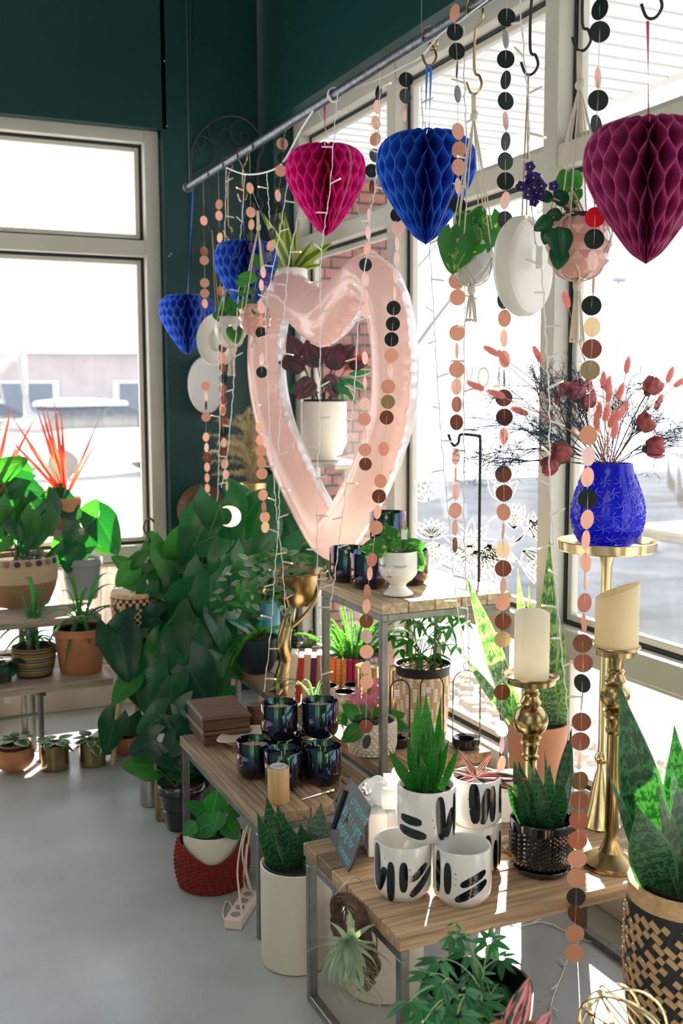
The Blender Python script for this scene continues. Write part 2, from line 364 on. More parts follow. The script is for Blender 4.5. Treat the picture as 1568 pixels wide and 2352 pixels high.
# cleared asphalt by the right-hand window and a bed of pale stones against the glass
ASPH = mat('wet_asphalt', (.042, .052, .068), rough=1, spec=.05, var=.4, vscale=1.5)
g = MB(); g.box((11.2, 5, -.055), (14.0, 24, .03)); struct(obj('road', g, diffuse_only(ASPH)))
g = MB(); g.box((8.3, 6.5, -.01), (1.1, 6, .14), b=.03); struct(obj('kerb', g, diffuse_only(mat('kerb_stone', (.30, .24, .16), rough=.9, var=.2, vscale=3))))
g = MB()
for i in range(700):
    x, y, r = RNG.uniform(2.25, 3.1), RNG.uniform(.5, 5.0), RNG.uniform(.02, .05); g.ball((x, y, -.06+r*.4), r, 4, (1, RNG.uniform(.7, 1.2), .6))
tag(obj('pebble_bed', g, diffuse_only(mat('river_pebble', (.30, .25, .20), rough=.9, var=.3, vscale=3))), kind='stuff')
# canopy over the right-hand window, boarded with white siding
cn = thing('canopy', 'white boarded canopy soffit outside the tall window', 'canopy', (2.80, 3.4, 2.95))
SID = mat('white_siding', (.80, .80, .78), rough=.6)
b = MB(); b.box((0, 0, 0), (1.32, .122, .018), M=Matrix.Rotation(.06, 4, 'X')); sbm = b.mesh('soffit_board', SID, 0)
for i in range(62): link('soffit_board', sbm, cn, (0, -3.9+.13*i, 0))
b = MB(); b.box((.68, 0, .06), (.06, 8.2, .2)); obj('canopy_beam', b, SID, cn); b = MB(); b.box((0, 0, .055), (1.42, 8.2, .06)); obj('canopy_deck', b, SID, cn)
# brick pier under the canopy
bp = thing('brick_pier', 'red-brown brick pier holding up the canopy outside', 'pier', (3.05, 6.55, -.1))
br = MB(); br.box((0, 0, 0), (.19, .09, .058), b=.004); bm_ = br.mesh('brick', mat('red_brick', (.30, .115, .08), rough=.85, var=.2, vscale=20, objrand=.3), 0)
core = MB(); core.box((0, .14, 1.5), (.76, .26, 3.0)); obj('mortar_core', core, mat('mortar', (.42, .38, .34), rough=1), bp)
for k in range(42):
    for i in range(4):
        x = -.30+.2*i+(.0 if k % 2 else .05)
        link('brick', bm_, bp, (x-.02, .0, .04+k*.0715))
    if k % 2 == 0:
        pass
for k in range(42):
    o = link('brick', bm_, bp, (.345, .16, .04+k*.0715)); o.rotation_euler.z = PI/2
    o = link('brick', bm_, bp, (-.385, .16, .04+k*.0715)); o.rotation_euler.z = PI/2
# bare winter trees
BARK = mat('bare_bark', (.30, .27, .25), rough=.9)
def bare_tree(label, x, y, h, seed, group='bare trees beyond the glass'):
    R_ = random.Random(seed); mb = MB(); tk = MB(); t = thing('bare_tree', label, 'tree', (x, y, -.1), group)
    def grow(p, d, l, r, n, m):
        pts = [p]; q = p.copy()
        for i in range(3): d = (d+Vector((R_.uniform(-.15, .15), R_.uniform(-.15, .15), R_.uniform(-.02, .12)))).normalized(); q = q+d*l/3; pts.append(q.copy())
        m.tube(pts, [r, r*.85, r*.72, r*.6], 5, cap=False)
        if n == 0: return
        for _ in range(R_.choice((2, 3))+(n > 3)):
            nd = (d+Vector((R_.uniform(-.9, .9), R_.uniform(-.9, .9), R_.uniform(-.15, .5)))).normalized(); grow(q, nd, l*R_.uniform(.6, .82), r*.56, n-1, mb)
    grow(Vector((0, 0, 0)), Vector((0, 0, 1)), h*.32, h*.011, 5, tk)
    obj('trunk', tk, BARK, t, smooth=0); tag(obj('branches', mb, BARK, t, smooth=0), kind='stuff')
for i, (x, y, h, lab) in enumerate((
        (11.5, 9.0, 8.5, 'bare tree with spreading limbs behind the parked car'),
        (17.5, 19.0, 9, 'bare tree between the canopy and the parked car'),
        (8.0, 15.5, 7, 'bare tree straight behind the hanging pothos pot'),
        (3.6, 24, 7.5, 'bare winter tree beside the gabled building'),
        (4.6, 37.5, 8, 'tall bare tree in front of the gabled building'),
        (1.0, 30, 7.5, 'bare tree next to the parking lot lamp post'))): bare_tree(lab, x, y, h, 40+i, None)
# lamp posts
LP = mat('lamp_post_grey', (.40, .41, .43), rough=.6)
def lamp_post(label, x, y, h, w):
    t = thing('lamp_post', label, 'lamp post', (x, y, -.1)); m = MB(); m.tube([(0, 0, 0), (0, 0, h)], .06*w, 8); obj('pole', m, LP, t)
    m = MB(); m.box((0, 0, h+.12*w), (.75*w, .4*w, .25*w), b=.03); obj('lamp_head', m, LP, t); m = MB(); m.box((0, 0, .3), (.4, .4, .6), b=.05); obj('base', m, LP, t)
q = P(48, 618, y=27); lamp_post('tall parking lot lamp post outside the left window', q.x, q.y, q.z, 1.0)
q = P(1420, 632, y=13); lamp_post('distant lamp post seen over the blue vase', q.x, q.y, q.z, .32)
# gabled building with a snowy roof
BLD = mat('far_wall', (.40, .33, .31), rough=.9, var=.1, vscale=1); 
def building(label, x, y, w, d, h, rh, rz, wall=BLD):
    t = thing('building', label, 'building', (x, y, -.1), rz=rz)
    m = MB(); m.box((0, 0, h/2), (w, d, h)); obj('wall', m, wall, t)
    m = MB(); m.add([(-w/2-.4, -d/2-.4, h), (w/2+.4, -d/2-.4, h), (w/2+.4, d/2+.4, h), (-w/2-.4, d/2+.4, h), (-w/2-.4, 0, h+rh), (w/2+.4, 0, h+rh)],
        [(0, 1, 5, 4), (2, 3, 4, 5), (0, 4, 3), (1, 2, 5), (0, 3, 2, 1)]); obj('roof', m, mat('snowy_roof', (.60, .58, .56), rough=.9), t, smooth=0)
    gp = mat('far_window_glass', (.10, .13, .16), rough=.2)
    for i in range(5):
        m = MB(); m.box((0, 0, 0), (w*.11, .08, h*.42), b=.02); f = obj('window_frame', m, mat('far_trim', (.7, .7, .7), rough=.7), t, (-w*.4+w*.2*i, -d/2-.04, h*.48))
        m = MB(); m.box((0, -.05, 0), (w*.09, .04, h*.36)); obj('pane', m, gp, f)
    return t
building('long snow-roofed shop building beyond the parked cars', 7.0, 46, 22, 10, 3.2, 3.2, -.25)
building('dark gabled house rising behind the shop building', 19.0, 76, 16, 12, 7.5, 6, -1.2)
building('low brick building across the side road', 33, 22, 10, 16, 3.4, 2.4, 1.2)
# snow-covered and parked cars
def car(label, x, y, rz, col, snow=True, s=1.):
    t = thing('car', label, 'car', (x, y, -.08), rz=rz); pm = mat('car_paint_%d' % int(col[0]*1000), col, rough=.25, coat=.6)
    def loft(secs, name, m, par):
        mb = MB(); k = len(secs[0])
        for sct in secs: mb.v += [tuple(c*s for c in p) for p in sct]
        for i in range(len(secs)-1):
            for j in range(k): j2 = (j+1) % k; mb.f.append((i*k+j, i*k+j2, (i+1)*k+j2, (i+1)*k+j))
        mb.f += [tuple(range(k-1, -1, -1)), tuple(range((len(secs)-1)*k, len(secs)*k))]; return obj(name, mb, m, par, smooth=50)
    def sec(X, zt, w, zb=.28): return [(X, -w, zb), (X, -w-.03, (zt+zb)/2), (X, -w+.06, zt), (X, w-.06, zt), (X, w+.03, (zt+zb)/2), (X, w, zb)]
    loft([sec(-2.2, .62, .72), sec(-2.05, .86, .82), sec(-1.2, .96, .87), sec(.9, .96, .87), sec(1.9, .84, .83), sec(2.2, .6, .7)], 'body', pm, t)
    loft([sec(-1.75, .97, .76, .9), sec(-1.15, 1.40, .66, .9), sec(.15, 1.44, .66, .9), sec(1.05, .98, .76, .9)], 'cabin_glass', mat('car_glass', (.05, .06, .07), rough=.1), t)
    if snow: loft([sec(-1.2, 1.50, .68, 1.39), sec(-.6, 1.56, .68, 1.4), sec(.2, 1.50, .66, 1.4)], 'snow_cap', SNOW, t)
    for sx in (-1.35, 1.35):
        for sy in (-.8, .8):
            w_ = MB(); w_.lathe([(.001, -.1), (.2, -.1), (.31, -.08), (.33, 0), (.31, .08), (.2, .1), (.001, .1)], 16, M=Matrix.Rotation(PI/2, 4, 'X')); obj('wheel', w_, mat('tyre', (.02, .02, .02), rough=.8), t, (sx*s, sy*s, .33*s))
for lab, x, y, rz, cl, sn in (('white car parked in the snow outside the left window', 4.6, 22, .3, (.75, .76, .78), True),
        ('white car parked farther off near the lamp post', 1.6, 25, 1.2, (.66, .68, .7), True),
        ('pale silver car parked in front of the snow-roofed shop', 3.6, 33, .1, (.5, .52, .55), True),
        ('dark blue car parked beside the blue vase outside', 9.3, 6.0, 1.85, (.05, .075, .13), False),
        ('grey car parked on the road behind the white window drawing', 12.2, 12.4, .9, (.30, .34, .40), False)): car(lab, x, y, rz, cl, sn)
# snow-dusted shrubs and dry grass outside the left window
def tuft(name, label, cat, x, y, z, n, r, h, m, seed, kindtxt='blades'):
    R_ = random.Random(seed); t = thing(name, label, cat, (x, y, z)); mb = MB()
    for i in range(n):
        a, q = R_.uniform(0, 2*PI), r*R_.random()**.5; b = Vector((q*math.cos(a), q*math.sin(a), 0)); tip = b*1.8+Vector((R_.uniform(-.1, .1), R_.uniform(-.1, .1), h*R_.uniform(.6, 1)))
        s = Vector((-math.sin(a), math.cos(a), 0))*.008; mb.add([b-s, b+s, (b+tip)/2+s+Vector((0, 0, h*.1)), (b+tip)/2-s+Vector((0, 0, h*.1)), tip], [(0, 1, 2, 3), (3, 2, 4)])
    tag(obj(kindtxt, mb, m, t, smooth=0), kind='stuff')
DRY = mat('dry_grass', (.62, .45, .28), rough=.9, transl=.3)
q = P(250, 1200, y=7.5); tuft('dry_grass_clump', 'clump of tan dry grass outside just right of the red cordyline', 'grass', q.x, q.y, -.1, 500, .35, .95, DRY, 5)
q = P(330, 1200, y=8.5); tuft('dry_grass_clump', 'clump of tan dry grass outside near the window jamb', 'grass', q.x, q.y, -.1, 400, .3, .85, DRY, 6)
def bush(label, x, y, r, m, seed):
    R_ = random.Random(seed); t = thing('bush', label, 'bush', (x, y, -.1)); mb = MB()
    for i in range(900):
        d = Vector((R_.gauss(0, 1), R_.gauss(0, 1), abs(R_.gauss(0, 1)))).normalized()*r*R_.uniform(.6, 1); s = .09
        a, b = Vector((R_.uniform(-s, s), R_.uniform(-s, s), R_.uniform(-s, s))), Vector((R_.uniform(-s, s), R_.uniform(-s, s), R_.uniform(-s, s))); mb.add([d, d+a, d+a+b, d+b], [(0, 1, 2, 3)])
    tag(obj('foliage', mb, m, t, smooth=0), kind='stuff')
HG = mat('hedge_green', (.12, .17, .12), rough=.8)
bush('dark green hedge by the parked cars in the snow', 3.4, 29.5, 1.1, HG, 3); bush('snowy bush left of the parked white car', 1.8, 19, .9, mat('snow_bush', (.55, .57, .58), rough=.9), 4)

# ------------------------------------------------------------------ nested display tables: steel frames, pine planks
def table(label, x0, x1, y0, y1, zt, n, along='x', pm=PINE, foot=True, rz=0, front=True):
    """planks lie side by side; along: the direction the planks run"""
    t = thing('display_table', label, 'table', ((x0+x1)/2, (y0+y1)/2, 0), 'steel framed display tables', rz)
    w, d = (x1-x0)/2, (y1-y0)/2; th = .033; fb = .022; zf = zt-th
    for sx in (-1, 1):
        for sy in (-1, 1): m = MB(); m.box((sx*(w-fb/2-.004), sy*(d-fb/2-.004), (zf-fb)/2), (fb, fb, zf-fb), b=.002); obj('leg', m, STEEL, t)
        m = MB(); m.box((sx*(w-fb/2-.004), 0, zf-fb/2), (fb, 2*d-.008, fb), b=.002); obj('frame_rail', m, STEEL, t)
        if foot: m = MB(); m.box((sx*(w-fb/2-.004), 0, fb/2), (fb, 2*d-.05, fb), b=.002); obj('foot_rail', m, STEEL, t)
    for sy in ((-1, 1) if front else (1,)): m = MB(); m.box((0, sy*(d-fb/2-.004), zf-fb/2), (2*w-.05, fb, fb), b=.002); obj('frame_rail', m, STEEL, t)
    W_ = (2*d if along == 'x' else 2*w); pw = W_/n
    for i in range(n):
        m = MB(); dw = RNG.uniform(-.002, .002)
        if along == 'x': m.box((0, 0, 0), (2*w+RNG.uniform(-.003, .003), pw-.003, th), b=.002); l = (0, -d+pw*(i+.5), zt-th/2+dw*.3)
        else: m.box((0, 0, 0), (2*d+RNG.uniform(-.003, .003), pw-.003, th), b=.002); l = (-w+pw*(i+.5), 0, zt-th/2+dw*.3)
        o = obj('plank', m, pm, t, l)
        if along != 'x': o.rotation_euler.z = PI/2
    return t
ZA, ZB, ZC = .41, .36, .887
table('low plank table in front holding the brush-stroke pots and black pot', .950, 1.80, 1.822, 2.335, ZA, 6, 'x', OLDPINE, front=False)
table('plank table with walnut boxes and dark candle jars', .942, 1.345, 2.65, 3.42, ZB, 5, 'y', OLDPINE, foot=False)
table('tall small plank table with the face pot and black hook stand', 1.385, 1.845, 2.78, 3.24, ZC, 5, 'y', PINE)
table('long low plank table by the window under the tall one', 1.415, 1.815, 2.84, 4.25, ZB, 4, 'y', OLDPINE)

# ------------------------------------------------------------------ pipe rail
XR, ZR = 1.42, P(1054, 36, x=1.42).z
YE = P(432, 430, x=XR).y
ro = thing('hanging_rail', 'galvanised pipe rail running along the window overhead', 'rail', (XR, YE, ZR))
m = MB(); m.tube([(0, 0, 0), (0, -5.2, 0)], .0145, 14); obj('pipe', m, GALV, ro)
m = MB(); m.lathe([(.001, -.012), (.021, -.012), (.024, -.006), (.024, .01), (.016, .014), (.016, .03), (.001, .03)], 14, M=Matrix.Rotation(PI/2, 4, 'X')); obj('end_cap', m, GALV, ro)
for yy in (-.02, -2.2, -4.2): m = MB(); m.tube([(0, yy, .015), (.004, yy, 4.2-ZR)], .0012, 4); obj('hanging_wire', m, mat('thin_wire', (.25, .27, .27), rough=.4, metal=.7), ro)
def yrod(px): return P(px, 400, x=XR).y
def hook(px, pyb, m, label, x=None, r=.0033):
    y = yrod(px); zb = P(px, pyb, x=XR).z; t = thing('hanging_hook', label, 'hook', (XR, y, ZR))
    d = zb-ZR; s = .018
    pts = [(-.019, 0, -.018), (-.0185, 0, .004), (-.010, 0, .0165), (.006, 0, .0175), (.0175, 0, .006), (.019, 0, -.03), (.002, 0, -.06 if d < -.12 else d*.5), (0, 0, d+.055), (.012, 0, d+.04), (.018, 0, d+.018), (.006, 0, d), (-.010, 0, d+.003), (-.020, 0, d+.028)]
    m_ = MB(); m_.tube(cat_pts(pts, 4), r, 6); obj('hook_rod', m_, m, t); t.rotation_euler.z = -.75; return y, zb
HB = BRASS; HK = IRON
hook(985, 150, HB, 'brass hook holding the ribbon of the large blue paper heart')
hook(1087, 215, HB, 'long brass hook holding the grey macrame pothos pot')
hook(1213, 172, HK, 'black hook holding the large white disc planter')
hook(1330, 118, HK, 'black hook holding the pink macrame pot')
hook(1487, 46, HK, 'black hook holding the purple-pink paper heart')
hook(487, 532, HK, 'dark hook holding the small white disc planter at the far end', r=.0028)
hook(522, 545, HB, 'brass hook at the far end holding the little white macrame pot')
hook(556, 462, HB, 'brass hook holding the blue paper heart behind the balloon')
hook(592, 482, HK, 'dark hook holding the rose lattice macrame pot')

# ------------------------------------------------------------------ paper disc garlands
DM = {'k': mat('dark_reflection_disc', (.010, .022, .020), rough=.35, metal=.25, objrand=.3), 'c': mat('rose_gold_foil_disc', (.95, .54, .39), rough=.38, metal=.35, transl=.40, tcol=(1, .60, .42), objrand=.12),  # dark: the wall's reflection in the rose gold foil put into the colour
      'b': mat('copper_reflection_disc', (.30, .105, .065), rough=.3, metal=.75, objrand=.35), 'p': mat('pale_reflection_disc', (.95, .72, .66), rough=.5, metal=.1, transl=.5, tcol=(1, .74, .66)),  # browner and paler reflections of the same foil, also put into the colour
      'o': mat('olive_gold_disc', (.50, .36, .19), rough=.3, metal=.8), 'r': mat('red_disc', (.62, .01, .035), rough=.4, transl=.5, tcol=(1, .02, .07))}
THREAD = mat('pink_thread', (.75, .58, .5), rough=.8)
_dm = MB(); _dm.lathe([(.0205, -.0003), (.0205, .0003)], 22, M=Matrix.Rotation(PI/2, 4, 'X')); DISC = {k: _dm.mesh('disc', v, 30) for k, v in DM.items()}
def garland(label, y, discs, top, rad=.0205, pend=None):
    p0 = P(*top, y=y); t = thing('disc_garland', label, 'garland', p0, 'foil disc garlands')
    pts = [Vector((XR, y, ZR+.0)) if top[1] > 0 else Vector((p0.x, y, min(ZR+.02, p0.z)))]
    pts = [Vector((p0.x, y, min(max(p0.z, ZR), ZR+.012)))]
    for i, (px, py, w, c) in enumerate(discs):
        p = P(px, py, y=y); pts.append(p); dpx = 2*rad/depth(p)*FPX; k = max(.06, min(1, w/dpx))
        o = link('disc', DISC[c], t, p-p0); v = (CAM-p); va = math.atan2(v.x, -v.y)
        o.rotation_euler = (RNG.uniform(-.05, .05), RNG.uniform(-.05, .05), va+math.acos(k)*(1 if (i*7) % 3 else -1))
        if k > .9: o.rotation_euler.z = va+.15
    if pend: pts.append(P(*pend, y=y))
    m = MB(); m.tube([q-p0 for q in pts], .0006, 4); obj('thread', m, THREAD, t)
    return t
G = garland
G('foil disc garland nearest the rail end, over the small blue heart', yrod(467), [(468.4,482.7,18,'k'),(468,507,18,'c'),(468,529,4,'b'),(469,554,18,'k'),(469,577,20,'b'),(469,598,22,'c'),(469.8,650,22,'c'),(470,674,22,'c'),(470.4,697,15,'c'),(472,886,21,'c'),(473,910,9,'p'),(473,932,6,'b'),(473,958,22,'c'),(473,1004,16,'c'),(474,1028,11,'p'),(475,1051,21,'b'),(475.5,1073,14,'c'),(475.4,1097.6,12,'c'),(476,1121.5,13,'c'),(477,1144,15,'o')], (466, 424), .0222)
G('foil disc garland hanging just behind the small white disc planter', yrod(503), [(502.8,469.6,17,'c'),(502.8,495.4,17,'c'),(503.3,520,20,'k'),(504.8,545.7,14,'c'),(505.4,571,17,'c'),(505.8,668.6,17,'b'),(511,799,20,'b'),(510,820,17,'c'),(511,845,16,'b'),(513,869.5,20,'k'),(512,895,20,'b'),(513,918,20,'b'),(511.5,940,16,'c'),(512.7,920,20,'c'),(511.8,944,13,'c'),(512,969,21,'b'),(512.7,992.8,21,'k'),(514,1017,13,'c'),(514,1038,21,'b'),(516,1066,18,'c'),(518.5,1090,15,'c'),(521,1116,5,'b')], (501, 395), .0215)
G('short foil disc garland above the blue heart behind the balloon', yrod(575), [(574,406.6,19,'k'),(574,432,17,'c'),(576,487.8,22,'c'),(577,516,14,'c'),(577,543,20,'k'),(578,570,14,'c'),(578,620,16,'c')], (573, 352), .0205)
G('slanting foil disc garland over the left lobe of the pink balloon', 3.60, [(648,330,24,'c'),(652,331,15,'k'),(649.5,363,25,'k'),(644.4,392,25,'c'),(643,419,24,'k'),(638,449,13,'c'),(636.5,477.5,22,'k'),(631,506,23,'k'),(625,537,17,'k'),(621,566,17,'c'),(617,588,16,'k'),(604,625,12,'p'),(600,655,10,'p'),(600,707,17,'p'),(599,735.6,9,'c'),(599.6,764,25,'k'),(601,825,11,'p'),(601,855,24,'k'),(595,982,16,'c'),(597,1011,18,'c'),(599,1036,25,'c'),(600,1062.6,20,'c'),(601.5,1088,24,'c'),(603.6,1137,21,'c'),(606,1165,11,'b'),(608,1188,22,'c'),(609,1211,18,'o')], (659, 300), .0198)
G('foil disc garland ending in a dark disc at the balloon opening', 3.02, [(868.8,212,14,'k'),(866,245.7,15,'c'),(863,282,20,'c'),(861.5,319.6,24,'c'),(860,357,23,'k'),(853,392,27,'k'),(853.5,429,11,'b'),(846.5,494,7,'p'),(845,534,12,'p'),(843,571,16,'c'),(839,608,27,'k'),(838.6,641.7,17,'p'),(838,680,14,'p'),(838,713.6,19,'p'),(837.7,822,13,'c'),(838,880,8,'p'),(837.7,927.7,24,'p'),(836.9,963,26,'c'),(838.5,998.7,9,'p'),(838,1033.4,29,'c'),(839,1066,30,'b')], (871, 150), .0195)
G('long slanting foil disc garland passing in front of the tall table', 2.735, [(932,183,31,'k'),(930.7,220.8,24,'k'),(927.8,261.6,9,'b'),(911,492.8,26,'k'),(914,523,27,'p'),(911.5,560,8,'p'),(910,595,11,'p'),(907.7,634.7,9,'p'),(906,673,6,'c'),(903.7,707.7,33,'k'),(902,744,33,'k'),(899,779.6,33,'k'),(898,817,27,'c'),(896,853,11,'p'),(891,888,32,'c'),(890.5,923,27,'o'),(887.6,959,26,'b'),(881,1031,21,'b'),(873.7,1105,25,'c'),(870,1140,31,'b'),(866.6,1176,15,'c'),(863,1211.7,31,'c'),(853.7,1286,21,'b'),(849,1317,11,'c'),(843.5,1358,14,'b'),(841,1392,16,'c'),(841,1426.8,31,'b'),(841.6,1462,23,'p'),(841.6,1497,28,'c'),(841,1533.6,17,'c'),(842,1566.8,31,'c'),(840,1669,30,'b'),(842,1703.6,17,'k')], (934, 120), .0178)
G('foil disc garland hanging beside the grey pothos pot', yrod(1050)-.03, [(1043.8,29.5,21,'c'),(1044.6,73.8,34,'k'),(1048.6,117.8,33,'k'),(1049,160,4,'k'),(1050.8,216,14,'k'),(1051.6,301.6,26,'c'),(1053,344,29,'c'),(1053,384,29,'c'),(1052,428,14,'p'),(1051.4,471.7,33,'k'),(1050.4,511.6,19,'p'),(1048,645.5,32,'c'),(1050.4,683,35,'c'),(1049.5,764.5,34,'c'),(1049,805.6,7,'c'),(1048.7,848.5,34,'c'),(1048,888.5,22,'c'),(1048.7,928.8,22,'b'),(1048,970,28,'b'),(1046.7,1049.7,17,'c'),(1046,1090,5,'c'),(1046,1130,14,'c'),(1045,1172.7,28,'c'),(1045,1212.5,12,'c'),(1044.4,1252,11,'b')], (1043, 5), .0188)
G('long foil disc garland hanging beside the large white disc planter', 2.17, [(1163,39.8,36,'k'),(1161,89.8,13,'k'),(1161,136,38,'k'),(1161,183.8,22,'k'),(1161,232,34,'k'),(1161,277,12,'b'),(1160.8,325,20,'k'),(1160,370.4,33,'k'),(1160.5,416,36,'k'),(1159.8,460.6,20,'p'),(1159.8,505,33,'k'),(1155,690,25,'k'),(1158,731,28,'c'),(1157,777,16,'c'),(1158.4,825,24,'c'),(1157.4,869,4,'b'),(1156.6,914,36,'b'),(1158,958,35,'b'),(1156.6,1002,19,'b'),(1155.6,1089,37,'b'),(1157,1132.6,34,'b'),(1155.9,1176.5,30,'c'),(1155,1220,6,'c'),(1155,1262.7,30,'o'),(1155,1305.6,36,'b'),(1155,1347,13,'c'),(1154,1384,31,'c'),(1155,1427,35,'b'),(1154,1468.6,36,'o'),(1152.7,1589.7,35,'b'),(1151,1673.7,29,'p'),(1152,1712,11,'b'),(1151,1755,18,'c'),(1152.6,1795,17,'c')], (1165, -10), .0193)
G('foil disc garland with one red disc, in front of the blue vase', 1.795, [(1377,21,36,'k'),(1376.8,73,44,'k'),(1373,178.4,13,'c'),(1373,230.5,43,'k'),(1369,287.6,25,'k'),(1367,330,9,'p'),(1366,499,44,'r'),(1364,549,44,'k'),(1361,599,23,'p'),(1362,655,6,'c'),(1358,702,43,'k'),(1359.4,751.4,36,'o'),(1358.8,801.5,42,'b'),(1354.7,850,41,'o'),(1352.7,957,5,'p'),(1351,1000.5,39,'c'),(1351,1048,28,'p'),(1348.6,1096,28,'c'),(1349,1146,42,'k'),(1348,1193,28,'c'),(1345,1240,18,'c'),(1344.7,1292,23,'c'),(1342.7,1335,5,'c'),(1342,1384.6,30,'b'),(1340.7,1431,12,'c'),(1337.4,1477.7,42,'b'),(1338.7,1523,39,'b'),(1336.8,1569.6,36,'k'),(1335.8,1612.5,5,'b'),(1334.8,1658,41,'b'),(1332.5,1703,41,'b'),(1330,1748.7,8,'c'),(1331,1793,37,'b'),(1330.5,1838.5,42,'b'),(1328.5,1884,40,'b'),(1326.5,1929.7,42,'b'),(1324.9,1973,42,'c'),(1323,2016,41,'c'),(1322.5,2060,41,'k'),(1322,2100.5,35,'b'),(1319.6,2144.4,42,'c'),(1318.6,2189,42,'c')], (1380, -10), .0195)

# ------------------------------------------------------------------ icicle light strings
_bs = MB(); _bs.tube([(0, 0, 0), (.018, 0, .001)], .0022, 6); _bs.tube([(.016, 0, .001), (.030, 0, .001)], [.0026, .0018], 6)
BULB = _bs.mesh('bulb', CLEAR, 50); _bg = MB(); _bg.v, _bg.f = list(_bs.v), list(_bs.f); _bg.ball((.030, 0, .001), .0022, 6); BULBG = _bg.mesh('bulb', [CLEAR, GLOW], 50)
for pl in BULBG.polygons:
    if pl.index >= len(_bs.f): pl.material_index = 1
def lights(label, y, pts, step=78, r=.0013, seed=1, lit=.28, dy=0):
    R_ = random.Random(seed); p0 = P(*pts[0], y=y); t = thing('icicle_light_string', label, 'string lights', p0, 'icicle light strings')
    ws = [P(px, py, y=y+dy*i/len(pts)) for i, (px, py) in enumerate(pts)]; cv = cat_pts(ws, 7); cv2 = []
    for i, q in enumerate(cv): cv2.append(q+Vector((math.sin(i*1.9)*.0016, math.cos(i*1.9)*.0016, 0))-p0)
    m = MB(); m.tube(cv2, r, 5); m.tube([q+Vector((math.cos(i*2.4)*.0022, .0008, 0)) for i, q in enumerate(cv2)], r*.8, 4); obj('wire', m, WIREW, t)
    L_ = 0; last = cv2[0]; nxt = .05
    for q in cv2[1:]:
        L_ += (q-last).length; last = q
        if L_ > nxt:
            nxt += step/FPX*depth(p0); o = link('bulb', BULBG if R_.random() < lit else BULB, t, q); o.rotation_euler = (R_.uniform(-.4, .4), R_.uniform(-.5, .4), R_.choice((-YAW, PI-YAW, -YAW, PI-YAW+.8)))
            o.scale = (1.15,)*3
    return t
lights('white light string hanging over the small white disc planter', yrod(520)-.03, [(519,385),(518,480),(514,600),(512,700),(509,800),(507,900),(504,1000),(502,1080),(499,1150),(493,1200),(498,1255)], seed=2)
lights('white light string in front of the blue heart behind the balloon', yrod(562)-.03, [(562,400),(556,500),(551,560),(548,660),(546,700),(541,780),(537,870),(533,930),(521,1050),(508,1120)], seed=3)
lights('short white light string beside the left-hand garlands', yrod(612)-.05, [(612,395),(616,450),(619,500),(622,525)], seed=4)
lights('white light string crossing the left tube of the pink balloon', 3.55, [(660,420),(648,500),(634,580),(612,700),(612,800),(616,900),(619,980),(626,1050),(631,1130),(637,1200),(648,1290),(655,1400)], seed=5)
lights('white light string from the rail to the brass bowl', 3.30, [(690,465),(680,520),(665,590),(656,680),(650,760),(645,880),(643,960),(638,1060),(641,1140),(640,1200),(632,1300),(628,1360),(622,1450),(606,1590)], seed=6)
lights('white light string crossing the middle of the pink balloon', 3.05, [(775,215),(768,300),(757,440),(745,520),(737,600),(736,720),(735,830),(734,960),(733,1020),(727,1100),(728,1200),(729,1350),(734,1450),(738,1560)], seed=7)
lights('white light string crossing the right inner edge of the balloon', 2.98, [(872,150),(871,250),(866,350),(860,440),(850,490),(845,560),(832,660),(822,750),(815,880),(803,1000),(791,1150),(780,1230),(768,1330),(757,1400)], seed=8)
lights('white light string on the window side of the balloon', yrod(967), [(967,190),(972,320),(978,450),(986,560),(995,700),(1000,800),(1010,960),(1020,1080),(1036,1250),(1048,1380),(1066,1500)], seed=9, lit=.2)
lights('white light string hanging behind the grey pothos pot', yrod(1065), [(1065,60),(1066,190),(1070,300),(1070,450),(1068,560),(1068,650),(1065,900),(1066,1080),(1065,1180),(1070,1330),(1075,1450),(1082,1600)], seed=10, lit=.2)
lights('white light string over the face of the large white disc planter', yrod(1205)-.16, [(1193,-10),(1205,150),(1213,230),(1216,370),(1225,520),(1245,640),(1252,750),(1258,850),(1262,950),(1262,1080),(1268,1200),(1277,1310),(1280,1380),(1290,1500),(1300,1600),(1306,1700)], seed=11, lit=.25)
# the thick lead they hang from, looped along the rail
t = thing('light_lead', 'thick white lead of the icicle lights looped along the pipe rail', 'cable', P(520, 385, y=yrod(520)-.03))
l0 = [P(520,385,y=yrod(520)-.03), P(562,400,y=yrod(562)-.03), P(612,395,y=yrod(612)-.05), P(650,372,y=3.6), P(690,300,y=3.45), P(730,240,y=3.3), P(765,212,y=yrod(765)-.02)]
m = MB(); m.tube([q-t.location for q in cat_pts(l0, 8)], .0032, 6); m.tube([q-t.location for q in cat_pts([P(765,212,y=yrod(765)-.02), P(800,205,y=3.1), P(872,180,y=2.95), P(930,150,y=2.8), P(967,130,y=yrod(967)), P(1010,80,y=2.5), P(1066,40,y=yrod(1065)), P(1120,0,y=2.2)], 8)], .0022, 6)
obj('cable', m, WIREW, t)
m = MB()
for i in range(3): m.tube([(XR-t.location.x+.021*math.cos(a), P(770+i*8,210,y=yrod(770)).y-t.location.y+.004*i+.0015*a, ZR-t.location.z+.021*math.sin(a)) for a in [k*2*PI/16 for k in range(17)]], .002, 5)
obj('cable_coil', m, WIREW, t)

